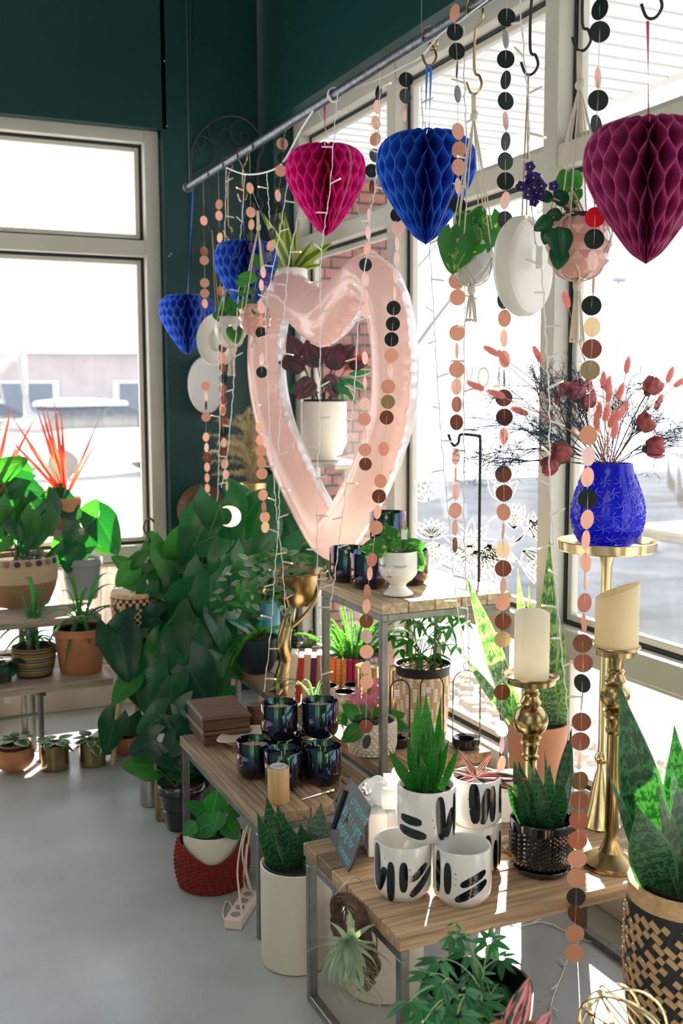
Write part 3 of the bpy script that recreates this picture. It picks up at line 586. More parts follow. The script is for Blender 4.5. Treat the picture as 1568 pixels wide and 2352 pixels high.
# ------------------------------------------------------------------ honeycomb paper hearts
def hprof(v):
    """outer radius and height of the half heart, v 0 (top dent) to 1 (tip)"""
    K = [(.0, .088), (.016, .124), (.050, .149), (.092, .149), (.129, .122), (.141, .075), (.132, .028), (.104, -.028), (.068, -.082), (.034, -.126), (.0, -.150)]
    x = v*(len(K)-1); i = min(int(x), len(K)-2); f = x-i
    a, b, c_, d = K[max(i-1, 0)], K[i], K[i+1], K[min(i+2, len(K)-1)]
    return [.5*((2*b[k])+(c_[k]-a[k])*f+(2*a[k]-5*b[k]+4*c_[k]-d[k])*f*f+(3*b[k]-a[k]-3*c_[k]+d[k])*f**3) for k in (0, 1)]
def paper(name, col, tcol):
    return mat(name, col, rough=.85, transl=.42, tcol=tcol, spec=.1, var=.1, vscale=50)
def honey(m, n=44, rows=11, ph=0., flat=1.0):
    mb = MB(); NV = rows*5
    for i in range(n):
        def fn(u, v, i=i):
            r, z = hprof(v); r *= u
            a = 2*PI/n*(i+.5*(-1)**i*math.cos(PI*v*rows)*min(1, u*1.15))+ph
            return (r*math.cos(a), r*math.sin(a)*flat, z)
        mb.grid(lambda u, v: fn((0, .3, .6, .85, .984, 1)[round(u*5)], v), 5, NV, uv=False)
    me = mb.mesh('paper_body', m, 180)
    for p in me.polygons:
        if p.index % 5 == 4: p.material_index = 1
    return me
def heart(label, px, ctr, col, tcol, wpx, top, seed, ribcol, loops=1, group='honeycomb paper hearts', yy=None, rz=0):
    y = yy or yrod(px); c = P(ctr[0], ctr[1], y=y); s = wpx/FPX*depth(c)/.282
    t = thing('paper_heart', label, 'paper heart', c, group); o = link('paper_body', honey([paper('paper_'+str(seed), col, tcol), paper('paper_lit_edge_'+str(seed), tuple(min(1, c*1.7+.07) for c in col), tuple(min(1, c*1.2+.12) for c in tcol))], ph=seed*.31), t); o.scale = (s, s, s); o.rotation_euler.z = rz  # light through the cut sheet edges put into a lighter paper colour
    rm = mat('ribbon_'+str(seed), ribcol, rough=.45, transl=.2); zt = P(top[0], top[1], y=y).z-c.z
    for k in range(loops):
        m = MB(); dx = (k-(loops-1)/2)*.012; x0 = P(top[0], top[1], y=y).x-c.x
        m.grid(lambda u, v: (x0*(1-v)+dx+(u-.5)*.008*math.cos(v*2), (u-.5)*.008*math.sin(v*2), zt+(.085*s-zt)*v), 1, 14, uv=False); obj('ribbon', m, rm, t, smooth=180)
    m = MB()
    for sgn in (-1, 1): m.grid(lambda u, v: tuple(q*s*(1.004) for q in ((hprof(v)[0]*(.97+.03*u)+.0008)*math.cos(-.9-YAW+sgn*.02), (hprof(v)[0]*(.97+.03*u)+.0008)*math.sin(-.9-YAW+sgn*.02), hprof(v)[1])), 1, 30, uv=False)
    obj('paper_edge', m, mat('cream_card_edge', (.6, .5, .45), rough=.8), t, smooth=180); return t
heart('magenta honeycomb paper heart hanging from a dark pink ribbon', 748, (748, 441), (.62, .02, .27), (1, .03, .36), 186, (745, 228), 1, (.35, .004, .08))
heart('large blue honeycomb paper heart hanging from two blue ribbon ends', 985, (978, 437), (.025, .12, .50), (.03, .19, .85), 230, (985, 150), 2, (.01, .12, .55), 2)
heart('purple-pink honeycomb paper heart, the biggest, at the right edge', 1487, (1487, 447), (.36, .05, .19), (.62, .09, .28), 295, (1487, 48), 3, (.45, .01, .12))
heart('blue honeycomb paper heart partly behind the pink balloon', 556, (565, 636), (.06, .17, .62), (.05, .2, .8), 148, (556, 462), 4, (.01, .12, .5))
heart('small blue honeycomb paper heart against the teal wall', 445, (430, 747), (.08, .20, .65), (.07, .22, .85), 128, (443, 440), 5, (.02, .13, .5), yy=YE-.03)

# ------------------------------------------------------------------ heart-shaped foil ring balloon
BC, BU = Vector((1.67, 3.60, 0)), Vector((.100, -.995, 0)); BN = Vector((-.995, -.100, 0))
def onplane(px, py):
    d = ray(px, py); t = (BC-CAM).dot(BN)/d.dot(BN); return CAM+d*t
cl = [(742,728),(708,712),(672,682),(636,690),(618,745),(613,850),(630,960),(668,1065),(712,1155),(752,1225),(775,1228),(810,1175),(850,1100),(885,1010),(905,920),(907,820),(897,730),(875,665),(843,642),(808,668),(772,712)]
W3 = [onplane(*q) for q in cl]; s2 = []
for i in range(len(W3)):
    p0, p1, p2, p3 = W3[i-1], W3[i], W3[(i+1) % len(W3)], W3[(i+2) % len(W3)]
    for k in range(14): t_ = k/14; s2.append(.5*((2*p1)+(p2-p0)*t_+(2*p0-5*p1+4*p2-p3)*t_*t_+(3*p1-p0-3*p2+p3)*t_**3))
bo = Vector((BC.x, BC.y, 1.2)); t = thing('heart_balloon', 'giant pink heart-shaped ring balloon with white back', 'balloon', bo)
n = len(s2); cen = sum(s2, Vector())/n; NS = 26; fr_v, frf, bkf = [], [], []
PINK = mat('pink_foil', (.98, .62, .55), rough=.15, metal=.05, transl=.5, tcol=(1, .76, .68), coat=.6, bump=.5, bscale=4.5, bdist=.03)
SILV = mat('pearl_white_foil', (.80, .82, .83), rough=.22, metal=.35, transl=.5, tcol=(.97, .97, .97))
for i in range(n):
    tn = (s2[(i+1) % n]-s2[i-1]).normalized(); B = BN.cross(tn)
    if i == 0: sg = 1 if B.dot(s2[0]-cen) > 0 else 1
    out = B if True else B
    for k in range(NS):
        a = 2*PI*k/NS; wr_ = .0045*abs(math.cos(a))**5*math.sin(i*1.35+math.sin(i*.37)*2)+.0022*math.sin(i*.5+math.sin(i*.11)*3)*abs(math.cos(a))**2
        ce_ = 1.0+.20*math.exp(-(min(i, n-i)/16)**2)
        fr_v.append(s2[i]-bo+B*((.088*ce_+wr_)*math.cos(a))+BN*((.082)*math.sin(a)*(1 if a < PI else .95)))
for i in range(n):
    j = (i+1) % n
    for k in range(NS):
        k2 = (k+1) % NS; f = (i*NS+k, i*NS+k2, j*NS+k2, j*NS+k); (frf if k < NS//2 else bkf).append(f)
m = MB(); m.v = [tuple(v) for v in fr_v]; m.f = frf; obj('front_foil', m, PINK, t, smooth=180)
m = MB(); m.v = [tuple(v) for v in fr_v]; m.f = bkf; obj('back_foil', m, SILV, t, smooth=180)
for k in (0, NS//2):
    m = MB()
    for i in range(n):
        j = (i+1) % n; a, b = fr_v[i*NS+k], fr_v[j*NS+k]; tn = (b-a).normalized(); B = BN.cross(tn)*(1 if k == 0 else -1)
        wv = .0045*math.sin(i*1.7); m.add([a, b, b+B*.007+BN*wv, a+B*.007+BN*.0045*math.sin((i-1)*1.7)], [(0, 1, 2, 3)])
    obj('seam_flange', m, PINK, t, smooth=0)
m = MB(); R_ = random.Random(3)
for c_ in [(0, .95, 24), (40, 1.2, 20), (225, 1.4, 26), (255, 1.0, 16), (265, 1.9, 14), (120, 1.3, 14), (180, 1.5, 16), (205, 1.1, 12), (275, 1.3, 20), (285, 1.6, 14), (150, 1.7, 12), (90, 1.4, 10)]:
    for _ in range(c_[2]):
        i = int(c_[0]+R_.gauss(0, 13)) % n; a = max(.3, min(2.8, c_[1]+R_.gauss(0, .45))); tn = (s2[(i+1) % n]-s2[i-1]).normalized(); B = BN.cross(tn)
        nn = (B*math.cos(a)+BN*math.sin(a)).normalized(); q = s2[i]-bo+B*(.0905*math.cos(a))*(1.0+.20*math.exp(-(min(i, n-i)/16)**2))+BN*(.0845*math.sin(a)); x = nn.orthogonal().normalized(); y_ = nn.cross(x); rr = R_.uniform(.001, .0017)
        m.add([q+(x*math.cos(b)+y_*math.sin(b))*rr for b in [k*PI/3 for k in range(6)]], [(0, 1, 2, 3, 4, 5)])
tag(obj('confetti_print', m, mat('confetti', (.35, .08, .06), rough=.4), t, smooth=0), kind='stuff')
m = MB(); q = onplane(852, 560); m.tube([q-bo, Vector((XR+.02, q.y-.1, ZR))-bo], .0007, 4); q = onplane(655, 622); m.tube([q-bo, Vector((XR, q.y, ZR))-bo], .0007, 4); obj('hanging_thread', m, WIREW, t)

# ------------------------------------------------------------------ leaves
def leafmesh(name, m, wf, nu=8, nv=11, droop=.15, fold=.12, lobe=0., ruff=0.):
    mb = MB()
    def fn(u, v):
        x = (u-.5)*2; w = wf(v)/2; y = v-lobe*abs(x)**1.5*(1-v)**3
        z = fold*w*2*(abs(x)-.9*x*x)-droop*v*v+ruff*math.sin(v*19+x)*abs(x)
        return (x*w, y, z)
    mb.grid(fn, nu, nv); return mb.mesh(name, m, 180)
heartw = lambda v: 1.28*(max(0, 1-v)**.66)*(min(1, .55+v*1.9))*(1 if v > .001 else .8)
ovalw = lambda v: .62*math.sin(PI*min(1, max(0, v))**.8)**.8+.015
lancew = lambda v: .34*math.sin(PI*v**.75)**.9+.02
strapw = lambda v: .11*(1-v**3)*(.6+.8*math.sin(PI*min(1, v+.1)))
bladew = lambda v: .17*(min(1, .62+v*.9)*(1-max(0, v-.35)**1.9*2.3) if v < .97 else .03) if True else 0
def bladew(v): return max(.004, .19*(.70+.45*math.sin(PI*min(1, v*1.05))**1)*(1 if v < .45 else max(0, 1-((v-.45)/.55)**1.9)))
G1 = leafmat('dark_heart_leaf', (.012, .095, .038), (.05, .17, .07), 'vein', .30, .24, tcol=(1.3, 2.6, .6))
G2 = leafmat('fresh_heart_leaf', (.035, .19, .035), (.10, .32, .08), 'vein', .42, .3, tcol=(1.2, 1.55, .45))
G3 = leafmat('deep_leaf', (.006, .05, .028), (.04, .11, .06), 'vein', .25, .25, tcol=(1.2, 2.6, .6))
GV = leafmat('pothos_leaf', (.025, .16, .035), (.38, .47, .12), 'blotch', .42, .35, tcol=(1.4, 1.6, .5))
GE = leafmat('cream_edged_leaf', (.04, .18, .06), (.60, .62, .42), 'edge', .35, .4, tcol=(1.1, 1.2, .7))
GS = leafmat('snake_leaf', (.008, .042, .024), (.045, .14, .06), 'snake', .16, .28, tcol=(1.1, 2.0, .4))
GSL = leafmat('bright_snake_leaf', (.018, .13, .025), (.04, .20, .03), 'snake', .30, .26, tcol=(1.1, 1.7, .3))
GSP = leafmat('pale_snake_leaf', (.05, .15, .07), (.36, .47, .27), 'snake', .4, .35, tcol=(1.3, 1.8, .5))
GM = leafmat('yellow_edged_strap', (.10, .22, .05), (.58, .58, .16), 'midband', .45, .4, tcol=(1.3, 1.4, .5))
GPK = leafmat('pink_stripe_leaf', (.02, .06, .03), (.70, .20, .22), 'stripe', .3, .35, tcol=(1.4, 1.2, 1))
GRD = leafmat('red_blade', (.55, .12, .06), (.32, .05, .04), 'stripe', .5, .4, tcol=(1.6, 1.1, .9))
GDK = leafmat('purple_dark_leaf', (.035, .032, .030), (.13, .03, .05), 'stripe', .3, .3, tcol=(1.5, 1.3, 1))
GFN = leafmat('fern_leaf', (.03, .19, .05), (.14, .40, .13), 'vein', .42, .45, tcol=(1.5, 2.0, .6))
GGY = leafmat('silver_green_leaf', (.16, .26, .17), (.38, .45, .34), 'edge', .35, .5, tcol=(1.2, 1.3, .9))
GSC = leafmat('schefflera_leaf', (.03, .18, .06), (.12, .32, .12), 'vein', .4, .3, tcol=(1.4, 2.2, .5))
LM = {}
def LFM(kind, m, **k):
    key = (kind, m.name)
    if key not in LM:
        wf, kw = {'heart': (heartw, dict(lobe=.40, droop=.22, fold=.10)), 'oval': (ovalw, dict(droop=.18, fold=.16)), 'lance': (lancew, dict(droop=.22, fold=.14)),
                  'strap': (strapw, dict(droop=.10, fold=.3, nu=4, nv=12)), 'blade': (bladew, dict(droop=0, fold=.22, nu=4, nv=12, ruff=.002)), 'thin': (lambda v: .055*(1-v**2)*(.7+.3*math.sin(3*v))+.002, dict(droop=0, fold=.3, nu=2, nv=8)),
                  'fern': (lambda v: .10*max(0, math.sin(PI*(.06+.94*v)**.75))**.6*(1 if round(v*48) % 2 else .6)+.003, dict(droop=.22, fold=.15, nu=2, nv=48, ruff=.004)), 'wide': (lambda v: .78*math.sin(PI*v**.7)**.7+.02, dict(droop=.2, fold=.18, ruff=.012))}[kind]
        LM[key] = leafmesh('leaf', m, wf, **kw)
    return LM[key]
def leaf(root, me, a, tip, n, w=1., name='leaf', wf=None):
    """a, tip in world; n: leaf normal; w: width factor"""
    a, tip = Vector(a), Vector(tip); o = link(name, me, root); L_ = (tip-a).length
    frame(o, rel(root, a), tip-a, n, (L_*w, L_, L_)); return o
def toward(p): return (CAM-p).normalized()
def px_leaves(root, me, lst, y, base, stem=STEM, sr=.0022, jit=.25, seed=1, w=1., up=.35, dark=None):
    """leaves given by where the photo shows them: (px, py of stem end, length px, screen angle of tip in degrees, depth offset)"""
    R_ = random.Random(seed); sm = MB(); 
    for i, q in enumerate(lst):
        px, py, L_, ang = q[:4]; dy = q[4] if len(q) > 4 else R_.uniform(-.06, .06); mm = me
        if len(q) > 5: mm = q[5]
        a = P(px, py, y=y+dy); Ls = L_/FPX*depth(a); an = math.radians(ang); d = _R*math.cos(an)+_U*math.sin(an)
        nn = toward(a)+Vector((.28+R_.uniform(-jit, jit), .12+R_.uniform(-jit, jit), up+R_.uniform(-jit, jit)))
        d = d-_fw*R_.uniform(-.1, .35); leaf(root, mm, a, a+d.normalized()*Ls, nn, w*R_.uniform(.88, 1.12))
        b = Vector(base)+Vector((R_.uniform(-.03, .03), R_.uniform(-.03, .03), 0)); mid = (a+b)/2+Vector((0, 0, (a-b).length*.12)) if a.z > b.z-.02 else Vector((a.x*.6+b.x*.4, a.y*.6+b.y*.4, b.z+.04))
        sm.tube([p-root.location for p in bez(b, mid, a, 6)], sr, 4, cap=False)
    if stem: obj('stems', sm, stem, root)
def rosette(root, me, c, n, L_, lean, w=1., seed=1, l0=0., jitter=.25, stem=None, a0=None, a1=None, rise=.3, nrm=1):
    R_ = random.Random(seed); sm = MB()
    for i in range(n):
        az = (i*2.4+R_.uniform(-.3, .3)) if a0 is None else a0+(a1-a0)*(i+R_.uniform(.2, .8))/n
        el = max(-.4, min(1.5, lean+R_.uniform(-jitter, jitter))); ll = L_*R_.uniform(.7, 1.1)
        d = Vector((math.cos(az)*math.cos(el), math.sin(az)*math.cos(el), math.sin(el))); st = Vector(c)+Vector((math.cos(az), math.sin(az), 0))*l0*.3
        a = st+d*l0 if l0 else st
        d2 = d if not l0 else Vector((math.cos(az)*math.cos(el-.7), math.sin(az)*math.cos(el-.7), math.sin(el-.7)))
        leaf(root, me, a, a+d2*ll, Vector((0, 0, 1))*nrm+d*(-.2) if el < 1.0 else -Vector((math.cos(az), math.sin(az), -.3)), w*R_.uniform(.85, 1.15))
        if l0: sm.tube([p-root.location for p in bez(st, st+Vector((0, 0, l0*.5)), a, 4)], .0016, 4, cap=False)
    if l0: obj('stems', sm, stem or STEM, root)
def blades(root, me, c, lst, wpx=None, seed=1, wf=1.):
    """upright blades: (tip px, tip py, base dx px, depth offset of tip, width px, face)"""
    R_ = random.Random(seed); dpt = depth(Vector(c))
    for q in lst:
        tx, ty, bx, dy, wp = q[:5]; fr = _r0*(bx/FPX*dpt); a = Vector(c)+fr+Vector((0, R_.uniform(-.012, .012), 0)); tip = P(tx, ty, y=c[1]+dy)
        L_ = (tip-a).length; width = wp/FPX*dpt; o = link('leaf', me, root); nn = toward(a)+_r0*(q[5] if len(q) > 5 else R_.uniform(-.7, .7))
        frame(o, rel(root, a), tip-a, nn, (width/.21, L_, L_*.55))

def arch(root, m, b, tip, rise, w, zig=0., n=26, wn=None, fold=.2):
    """one leaf arching from b over its own height to tip"""
    b, tip = rel(root, b), rel(root, tip); mid = (b+tip)/2; L_ = (tip-b).length
    c1 = Vector((b.x*.75+tip.x*.25, b.y*.75+tip.y*.25, max(b.z, tip.z)+rise*L_)); c2 = Vector((b.x*.35+tip.x*.65, b.y*.35+tip.y*.65, max(b.z, tip.z)+rise*L_*.8))
    mb = MB(); ps = [b*(1-t)**3+c1*3*t*(1-t)**2+c2*3*t*t*(1-t)+tip*t**3 for t in [i/n for i in range(n+1)]]
    for i, p in enumerate(ps):
        v = i/n; d = (ps[min(i+1, n)]-ps[max(i-1, 0)]).normalized(); out = Vector((d.x, d.y, 0)); out = out.normalized() if out.length > 1e-3 else _r0
        s_ = Vector((-out.y, out.x, 0)); s_ = (s_*.8+_r0*(.5 if s_.dot(_r0) >= 0 else -.5)).normalized(); up = s_.cross(d).normalized(); up = -up if up.z < 0 else up; ww = w*max(.04, math.sin(PI*(.05+.93*v)**.8))**.6*(1 if (i % 2 or not zig) else 1-zig)
        for k, x in enumerate((-1, 0, 1)): mb.v.append(tuple(p+s_*(x*ww/2)+up*(abs(x)*ww*fold))); mb.uv[len(mb.v)-1] = ((x+1)/2, v)
    for i in range(n):
        for k in range(2): a = i*3+k; mb.f.append((a, a+1, a+4, a+3))
    return obj('leaf', mb, m, root, smooth=180)

# ------------------------------------------------------------------ vessels
def pot(label, cat, c, r, h, m, prof='cyl', n=32, wall=.006, group=None, soil=True, name='plant_pot', pname='pot', lip=None, fn=None, soilz=.93, rb=None):
    t = thing(name, label, cat, c, group); rb = rb if rb is not None else {'cyl': .93, 'taper': .72, 'bowl': .45, 'straight': 1.0, 'ball': .45}[prof]
    if prof in ('cyl', 'straight'): pf = [(r*rb*.86, 0), (r*rb*.97, h*.02), (r*rb, h*.07), (r, h*.3), (r, h-.003), (r-wall*.5, h), (r-wall, h-.004), (r-wall, h*.5), (0.0, h*.5)]
    elif prof == 'taper': pf = [(r*rb*.95, 0), (r*rb, h*.03), (r*.96, h*.80), (r*.965, h*.82), (r*1.02, h*.83), (r*1.02, h-.003), (r, h), (r-wall, h-.004), (r*rb, h*.5), (0, h*.5)]
    elif prof == 'ball': pf = [(r*.40, 0)]+[(r*math.cos(a), h*.52+h*.52*math.sin(a)) for a in [(-1.15+i*.21) for i in range(10)]]+[(r*.80, h), (r*.76, h-.004), (r*.72, h*.6), (0, h*.6)]
    else: pf = [(r*.42, 0), (r*.50, h*.02)]+[(r*(.5+.5*math.sin(i/8*PI/2)), h*(.03+.95*(1-math.cos(i/8*PI/2)))) for i in range(1, 9)]+[(r, h), (r-wall, h-.002), (r*.8, h*.6), (0, h*.55)]
    mb = MB(); mb.lathe(pf, n, fn=fn); obj(pname, mb, m, t)
    if soil: s = MB(); s.lathe([(0, h*soilz-.002), (r*.86, h*soilz), (r*.86, h*soilz-.01), (0, h*soilz-.01)], 20, fn=lambda a, rr, z: 0); obj('soil', s, SOIL, t)
    return t
def top(t, h, k=.93): return t.location+Vector((0, 0, h*k))

# ================================================================== front table
# brush-stroke pots
INK = mat('ink_black_glaze', (.004, .006, .010), rough=.12, coat=.5); GOLDSP = mat('gold_speck', (.55, .30, .12), rough=.3, metal=.6)
def strokes(t, r, z0, h, lst, dots, a_cam):
    """lst: (x px-ish -1..1 across the visible front, z fraction, half width, half length, tilt)"""
    for (x, z, hw, hl, tl, *rest) in lst:
        hw, hl = hw*1.28, hl*1.18
        m = MB(); ca, sa = math.cos(tl), math.sin(tl); k = 14; ring = []
        for i in range(k):
            a = 2*PI*i/k; lx, lz = hw*math.cos(a), hl*math.sin(a); hwk = 1.25
            lx = hw*math.copysign(abs(math.cos(a))**.7, math.cos(a)); lz = hl*math.copysign(abs(math.sin(a))**.8, math.sin(a))
            ring.append((lx, lz))
        def pt(lx, lz, rr):
            u, v = lx*ca-lz*sa, lx*sa+lz*ca; an = a_cam+(x+u/r); return (rr*math.cos(an), rr*math.sin(an), z0+z*h+v)
        rows = []
        for s_ in (1, .66, .33): rows += [pt(p[0]*s_, p[1]*s_, r+.0009) for p in ring]
        rows.append(pt(0, 0, r+.0009)); fs = []
        for j in range(2):
            for i in range(k): i2 = (i+1) % k; fs.append((j*k+i, j*k+i2, (j+1)*k+i2, (j+1)*k+i))
        for i in range(k): fs.append((2*k+i, 2*k+(i+1) % k, 3*k))
        m.add(rows, fs); obj('brush_stroke', m, INK, t, smooth=180)
    for (x, z) in dots:
        m = MB(); an = a_cam+x; m.ball((r*math.cos(an), r*math.sin(an), z0+z*h), .0019, 6); obj('gold_dot', m, GOLDSP, t)
def mug(label, px, pyb, w, z0, pyt, st, dots, soil=False, rot=0):
    c, r, h = place(px, pyb, w, z0, pyt); t = thing('painted_pot', label, 'pot', c, 'brush-stroke pots on the front table')
    mb = MB(); mb.lathe([(r*.80, 0), (r*.83, .003), (r*.90, .008), (r*.985, h*.13), (r, h*.22), (r, h-.004), (r-.002, h), (r-.006, h), (r-.008, h-.004), (r-.008, h*.3), (0, h*.18)], 48); obj('pot', mb, WHITEG, t)
    strokes(t, r, 0, h, st, dots, math.atan2(-c.y, -c.x)+rot); 
    if soil: s = MB(); s.lathe([(0, h*.86), (r-.009, h*.86), (r-.009, h*.84), (0, h*.84)], 20); obj('soil', s, SOIL, t)
    return t, c, r, h
mugA = mug('brush-stroke white pot at the bottom left of the stack', 925, 2078, 133, ZA, 1925, [(-1.05,.62,.010,.042,.02),(-.80,.40,.008,.026,-.35),(-.42,.40,.0075,.038,0),(.02,.50,.0075,.029,0),(.60,.56,.0065,.022,-.9),(.72,.36,.0075,.034,-.85)], [(.24,.63),(.24,.52),(.24,.42),(-.66,.80)])
mugB = mug('brush-stroke white pot at the bottom right of the stack, nearest the table edge', 1060, 2092, 134, ZA, 1938, [(-.92,.62,.0062,.040,0),(-.50,.55,.0072,.030,0),(.42,.56,.0072,.028,-1.15),(.36,.33,.0078,.036,-1.1)], [(-.22,.66),(-.20,.56),(-.22,.46)])
zt = ZA+mugA[3]+.001
mugC = mug('top brush-stroke white pot holding a bright snake plant', 979, 1944, 135, zt, 1800, [(-.58,.46,.008,.024,1.5),(-.55,.22,.0085,.031,1.45),(.50,.52,.009,.042,.06),(.86,.40,.0085,.028,-.3),(1.15,.50,.005,.042,0)], [(.20,.50),(.26,.36)], True)
mugE = mug('brush-stroke white pot half hidden at the back of the stack', 1085, 2018, 128, ZA, 1880, [(.55,.5,.008,.036,0),(.9,.42,.006,.03,0),(1.2,.5,.005,.036,0)], [(.7,.85)])
mugD = mug('back upper brush-stroke white pot with pink-striped leaves', 1092, 1909, 118, ZA+mugE[3]+.001, 1780, [(-.05,.58,.010,.040,.05),(.36,.52,.0085,.036,-.14),(.68,.55,.007,.036,0),(1.15,.60,.005,.030,0)], [(-.30,.66),(-.22,.46)], True)
c = mugC[1]+Vector((0, 0, mugC[3]*.86))
blades(mugC[0], LFM('blade', GSL), c, [(958,1598,-12,.0,44),(978,1592,2,.03,38,.2),(1012,1600,14,.02,22),(990,1632,-22,-.02,30,.3),(1018,1665,26,-.01,24),(1030,1700,20,-.04,20),(1055,1712,34,-.01,18),(892,1722,-30,-.03,26,-.2),(935,1690,-25,-.05,24),(1000,1700,10,-.06,26,.1),(965,1730,0,-.05,22)], seed=4)
c = mugD[1]+Vector((0, 0, mugD[3]*.86))
for q in [(1060,1752,'p',72,200),(1090,1740,'p',105,3),(1075,1745,'p',45,60),(1085,1748,'p',92,-14),(1080,1752,'w',60,-25),(1070,1745,'p',62,165),(1092,1738,'p',60,120)]:
    a = P(q[0], q[1], y=c.y-.01); an = math.radians(q[4]); d = (_R*math.cos(an)+_U*math.sin(an)-_fw*.3).normalized(); leaf(mugD[0], LFM('lance', GPK), c+Vector((0, 0, .01)), c+Vector((0, 0, .012))+d*q[3]/FPX*depth(c)*1.1+Vector((0, 0, .012)), Vector((0, 0, 1))+toward(c)*.6, .85)
# black diamond-cut pot on its saucer
c, r, h = place(1243, 2030, 150, ZA, 1878); t = pot('glossy black diamond-cut pot with a dark snake plant', 'plant', c+Vector((0, 0, .012)), r*.99, h-.01, BLACKG, 'cyl', rb=.80, soilz=.80, fn=lambda a, rr, z: 0)
def diamond(R, H, z0, t, m, n=36, rows=8, d=.0010):
    mb = MB()
    for i in range(n):
        for j in range(rows*2):
            a = 2*PI*(i+.5*(j % 2))/n; z = z0+(j+1)*H/(rows*2+1); q = [];
            rr = R(z)
            for dx, dz, o in ((-1, 0, .0), (0, -1, .0), (1, 0, .0), (0, 1, .0)): q.append(((rr+.0002)*math.cos(a+dx*PI/n*.9), (rr+.0002)*math.sin(a+dx*PI/n*.9), z+dz*H/(rows*2+1)*.92))
            q.append(((rr+d)*math.cos(a), (rr+d)*math.sin(a), z)); mb.add(q, [(0, 1, 4), (1, 2, 4), (2, 3, 4), (3, 0, 4)])
    tag(obj('cut_pattern', mb, m, t, smooth=0), kind='stuff')
diamond(lambda z: r*(.80+.2*min(1, z/(h*.3))), h*.70, h*.08, t, BLACKG)
m = MB(); m.lathe([(r*.62, -.012), (r*.80, -.010), (r*.93, .004), (r*.90, .006), (r*.74, -.004), (0, -.006)], 36); obj('saucer', m, BLACKG, t)
m = MB(); m.lathe([(r*.52, h*.70), (r*.56, h*.86), (r*.54, h*.86), (r*.50, h*.72)], 24); obj('nursery_pot', m, IRON, t)
blades(t, LFM('blade', GS), c+Vector((0, 0, h*.74)), [(1178,1742,-28,.0,34,.3),(1190,1748,-14,.04,34),(1212,1740,2,.05,26),(1163,1800,-34,-.03,22),(1250,1722,24,.06,20,.8),(1262,1755,10,.0,34,.2),(1312,1672,38,.08,40,-.4),(1312,1762,34,.0,20,.9),(1295,1796,28,-.05,42,.1),(1240,1868,0,-.07,24),(1190,1808,-30,-.05,24),(1228,1760,8,.01,30)], seed=6)
# pillar candle holders
def candlestick(label, px, base_py, basew, zb, plate_py, plate_w, ball_py, m, seed):
    c, r, _ = place(px, base_py, basew, zb); zp = P(px, plate_py, y=c.y).z; zl = P(px, ball_py, y=c.y).z; H = zp-zb; rp = plate_w/2/FPX*depth(Vector((c.x, c.y, zp))); B = zl-zb
    t = thing('candle_holder', label, 'candle holder', c, 'brass candle holders'); br_ = rp*.61
    pf = [(r, 0), (r*1.0, .006), (r*.97, .012), (r*.75, .022), (r*.42, .034), (.021, .05), (.014, .075), (.0165, .09)]
    pf += [(.0160, B-br_-.055), (.020, B-br_-.05), (.021, B-br_-.043), (.0165, B-br_-.038), (.019, B-br_-.02), (.024, B-br_-.014), (.020, B-br_-.008), (.027, B-br_+.001)]
    pf += [(br_*math.cos(a), B+br_*math.sin(a)) for a in [-1.05+i*.21 for i in range(11)]]
    pf += [(.024, B+br_+.0), (.026, B+br_+.005), (.021, B+br_+.012), (.018, B+br_+.02), (.021, B+br_+.026), (.0165, B+br_+.032), (.0165, H-.03), (.02, H-.022)]
    pf += [(rp*.84, H-.018), (rp*.86, H-.006), (rp*.98, H-.002), (rp, H), (rp*.97, H+.003), (rp*.84, H-.002), (rp*.80, H-.008), (0, H-.008)]
    mb = MB(); mb.lathe(pf, 40); obj('turned_stem', mb, m, t); return t, c, zp, rp
def candle(label, c, z, r, h, kind, seed):
    t = thing('pillar_candle', label, 'candle', (c.x, c.y, z), 'ivory pillar candles'); wax = mat('ivory_wax', (.86, .74, .50), rough=.45, transl=.35, tcol=(1, .82, .5)) if kind == 'slant' else mat('pale_wax', (.86, .82, .70), rough=.45, transl=.35, tcol=(1, .93, .75))
    vd = math.atan2(-c.y, -c.x)
    def topz(a, rr):
        if kind == 'slant': return h*(.90+.13*math.sin(a-vd)*rr/r)
        return h*(.95+.035*math.sin((a-vd)*2+1)+.05*math.sin((a-vd)*1+1.7))
    mb = MB(); n = 40; rings = [(r*.97, None, 0), (r, None, .004), (r, None, h*.3), (r, None, h*.6), (r, 1, 0), (r*.97, 1, .002), (r*.86, 1, 0), (r*.82, 1, -.016), (r*.4, 1, -.02), (.0001, 1, -.02)]
    for rr, f, z_ in rings:
        for k in range(n):
            a = 2*PI*k/n; zz = z_ if f is None else (topz(a, rr)+z_); mb.v.append((rr*math.cos(a), rr*math.sin(a), zz))
    for i in range(len(rings)-1):
        for k in range(n): k2 = (k+1) % n; mb.f.append((i*n+k, i*n+k2, (i+1)*n+k2, (i+1)*n+k))
    mb.f.append(tuple(range(n-1, -1, -1))); obj('wax', mb, wax, t, smooth=50)
    m = MB(); m.tube([(0, 0, h*.86), (0, 0, h*.95), (.001, 0, h*1.0)], [.002, .0034, .0004], 6); obj('wick', m, mat('flame_wick', (.8, .72, .5), rough=.6), t)
t, c, zp, rp = candlestick('brass ball-stem candle holder behind the black pot', 1213, 1978, 128, ZA, 1552, 131, 1655, BRASS, 1)
candle('pale pillar candle with a wavy melted rim', c, zp-.007, 79/2/FPX*depth(c), P(1230, 1398, y=c.y).z-zp+.01, 'wavy', 1)
t, c, zp, rp = candlestick('brass ball-stem candle holder beside the tan basket', 1402, 2014, 135, ZA, 1486, 112, 1600, BRASS, 2)
candle('ivory pillar candle with a slanted top', c, zp-.007, 97/2/FPX*depth(c), P(1427, 1340, y=c.y).z-zp+.005, 'slant', 2)
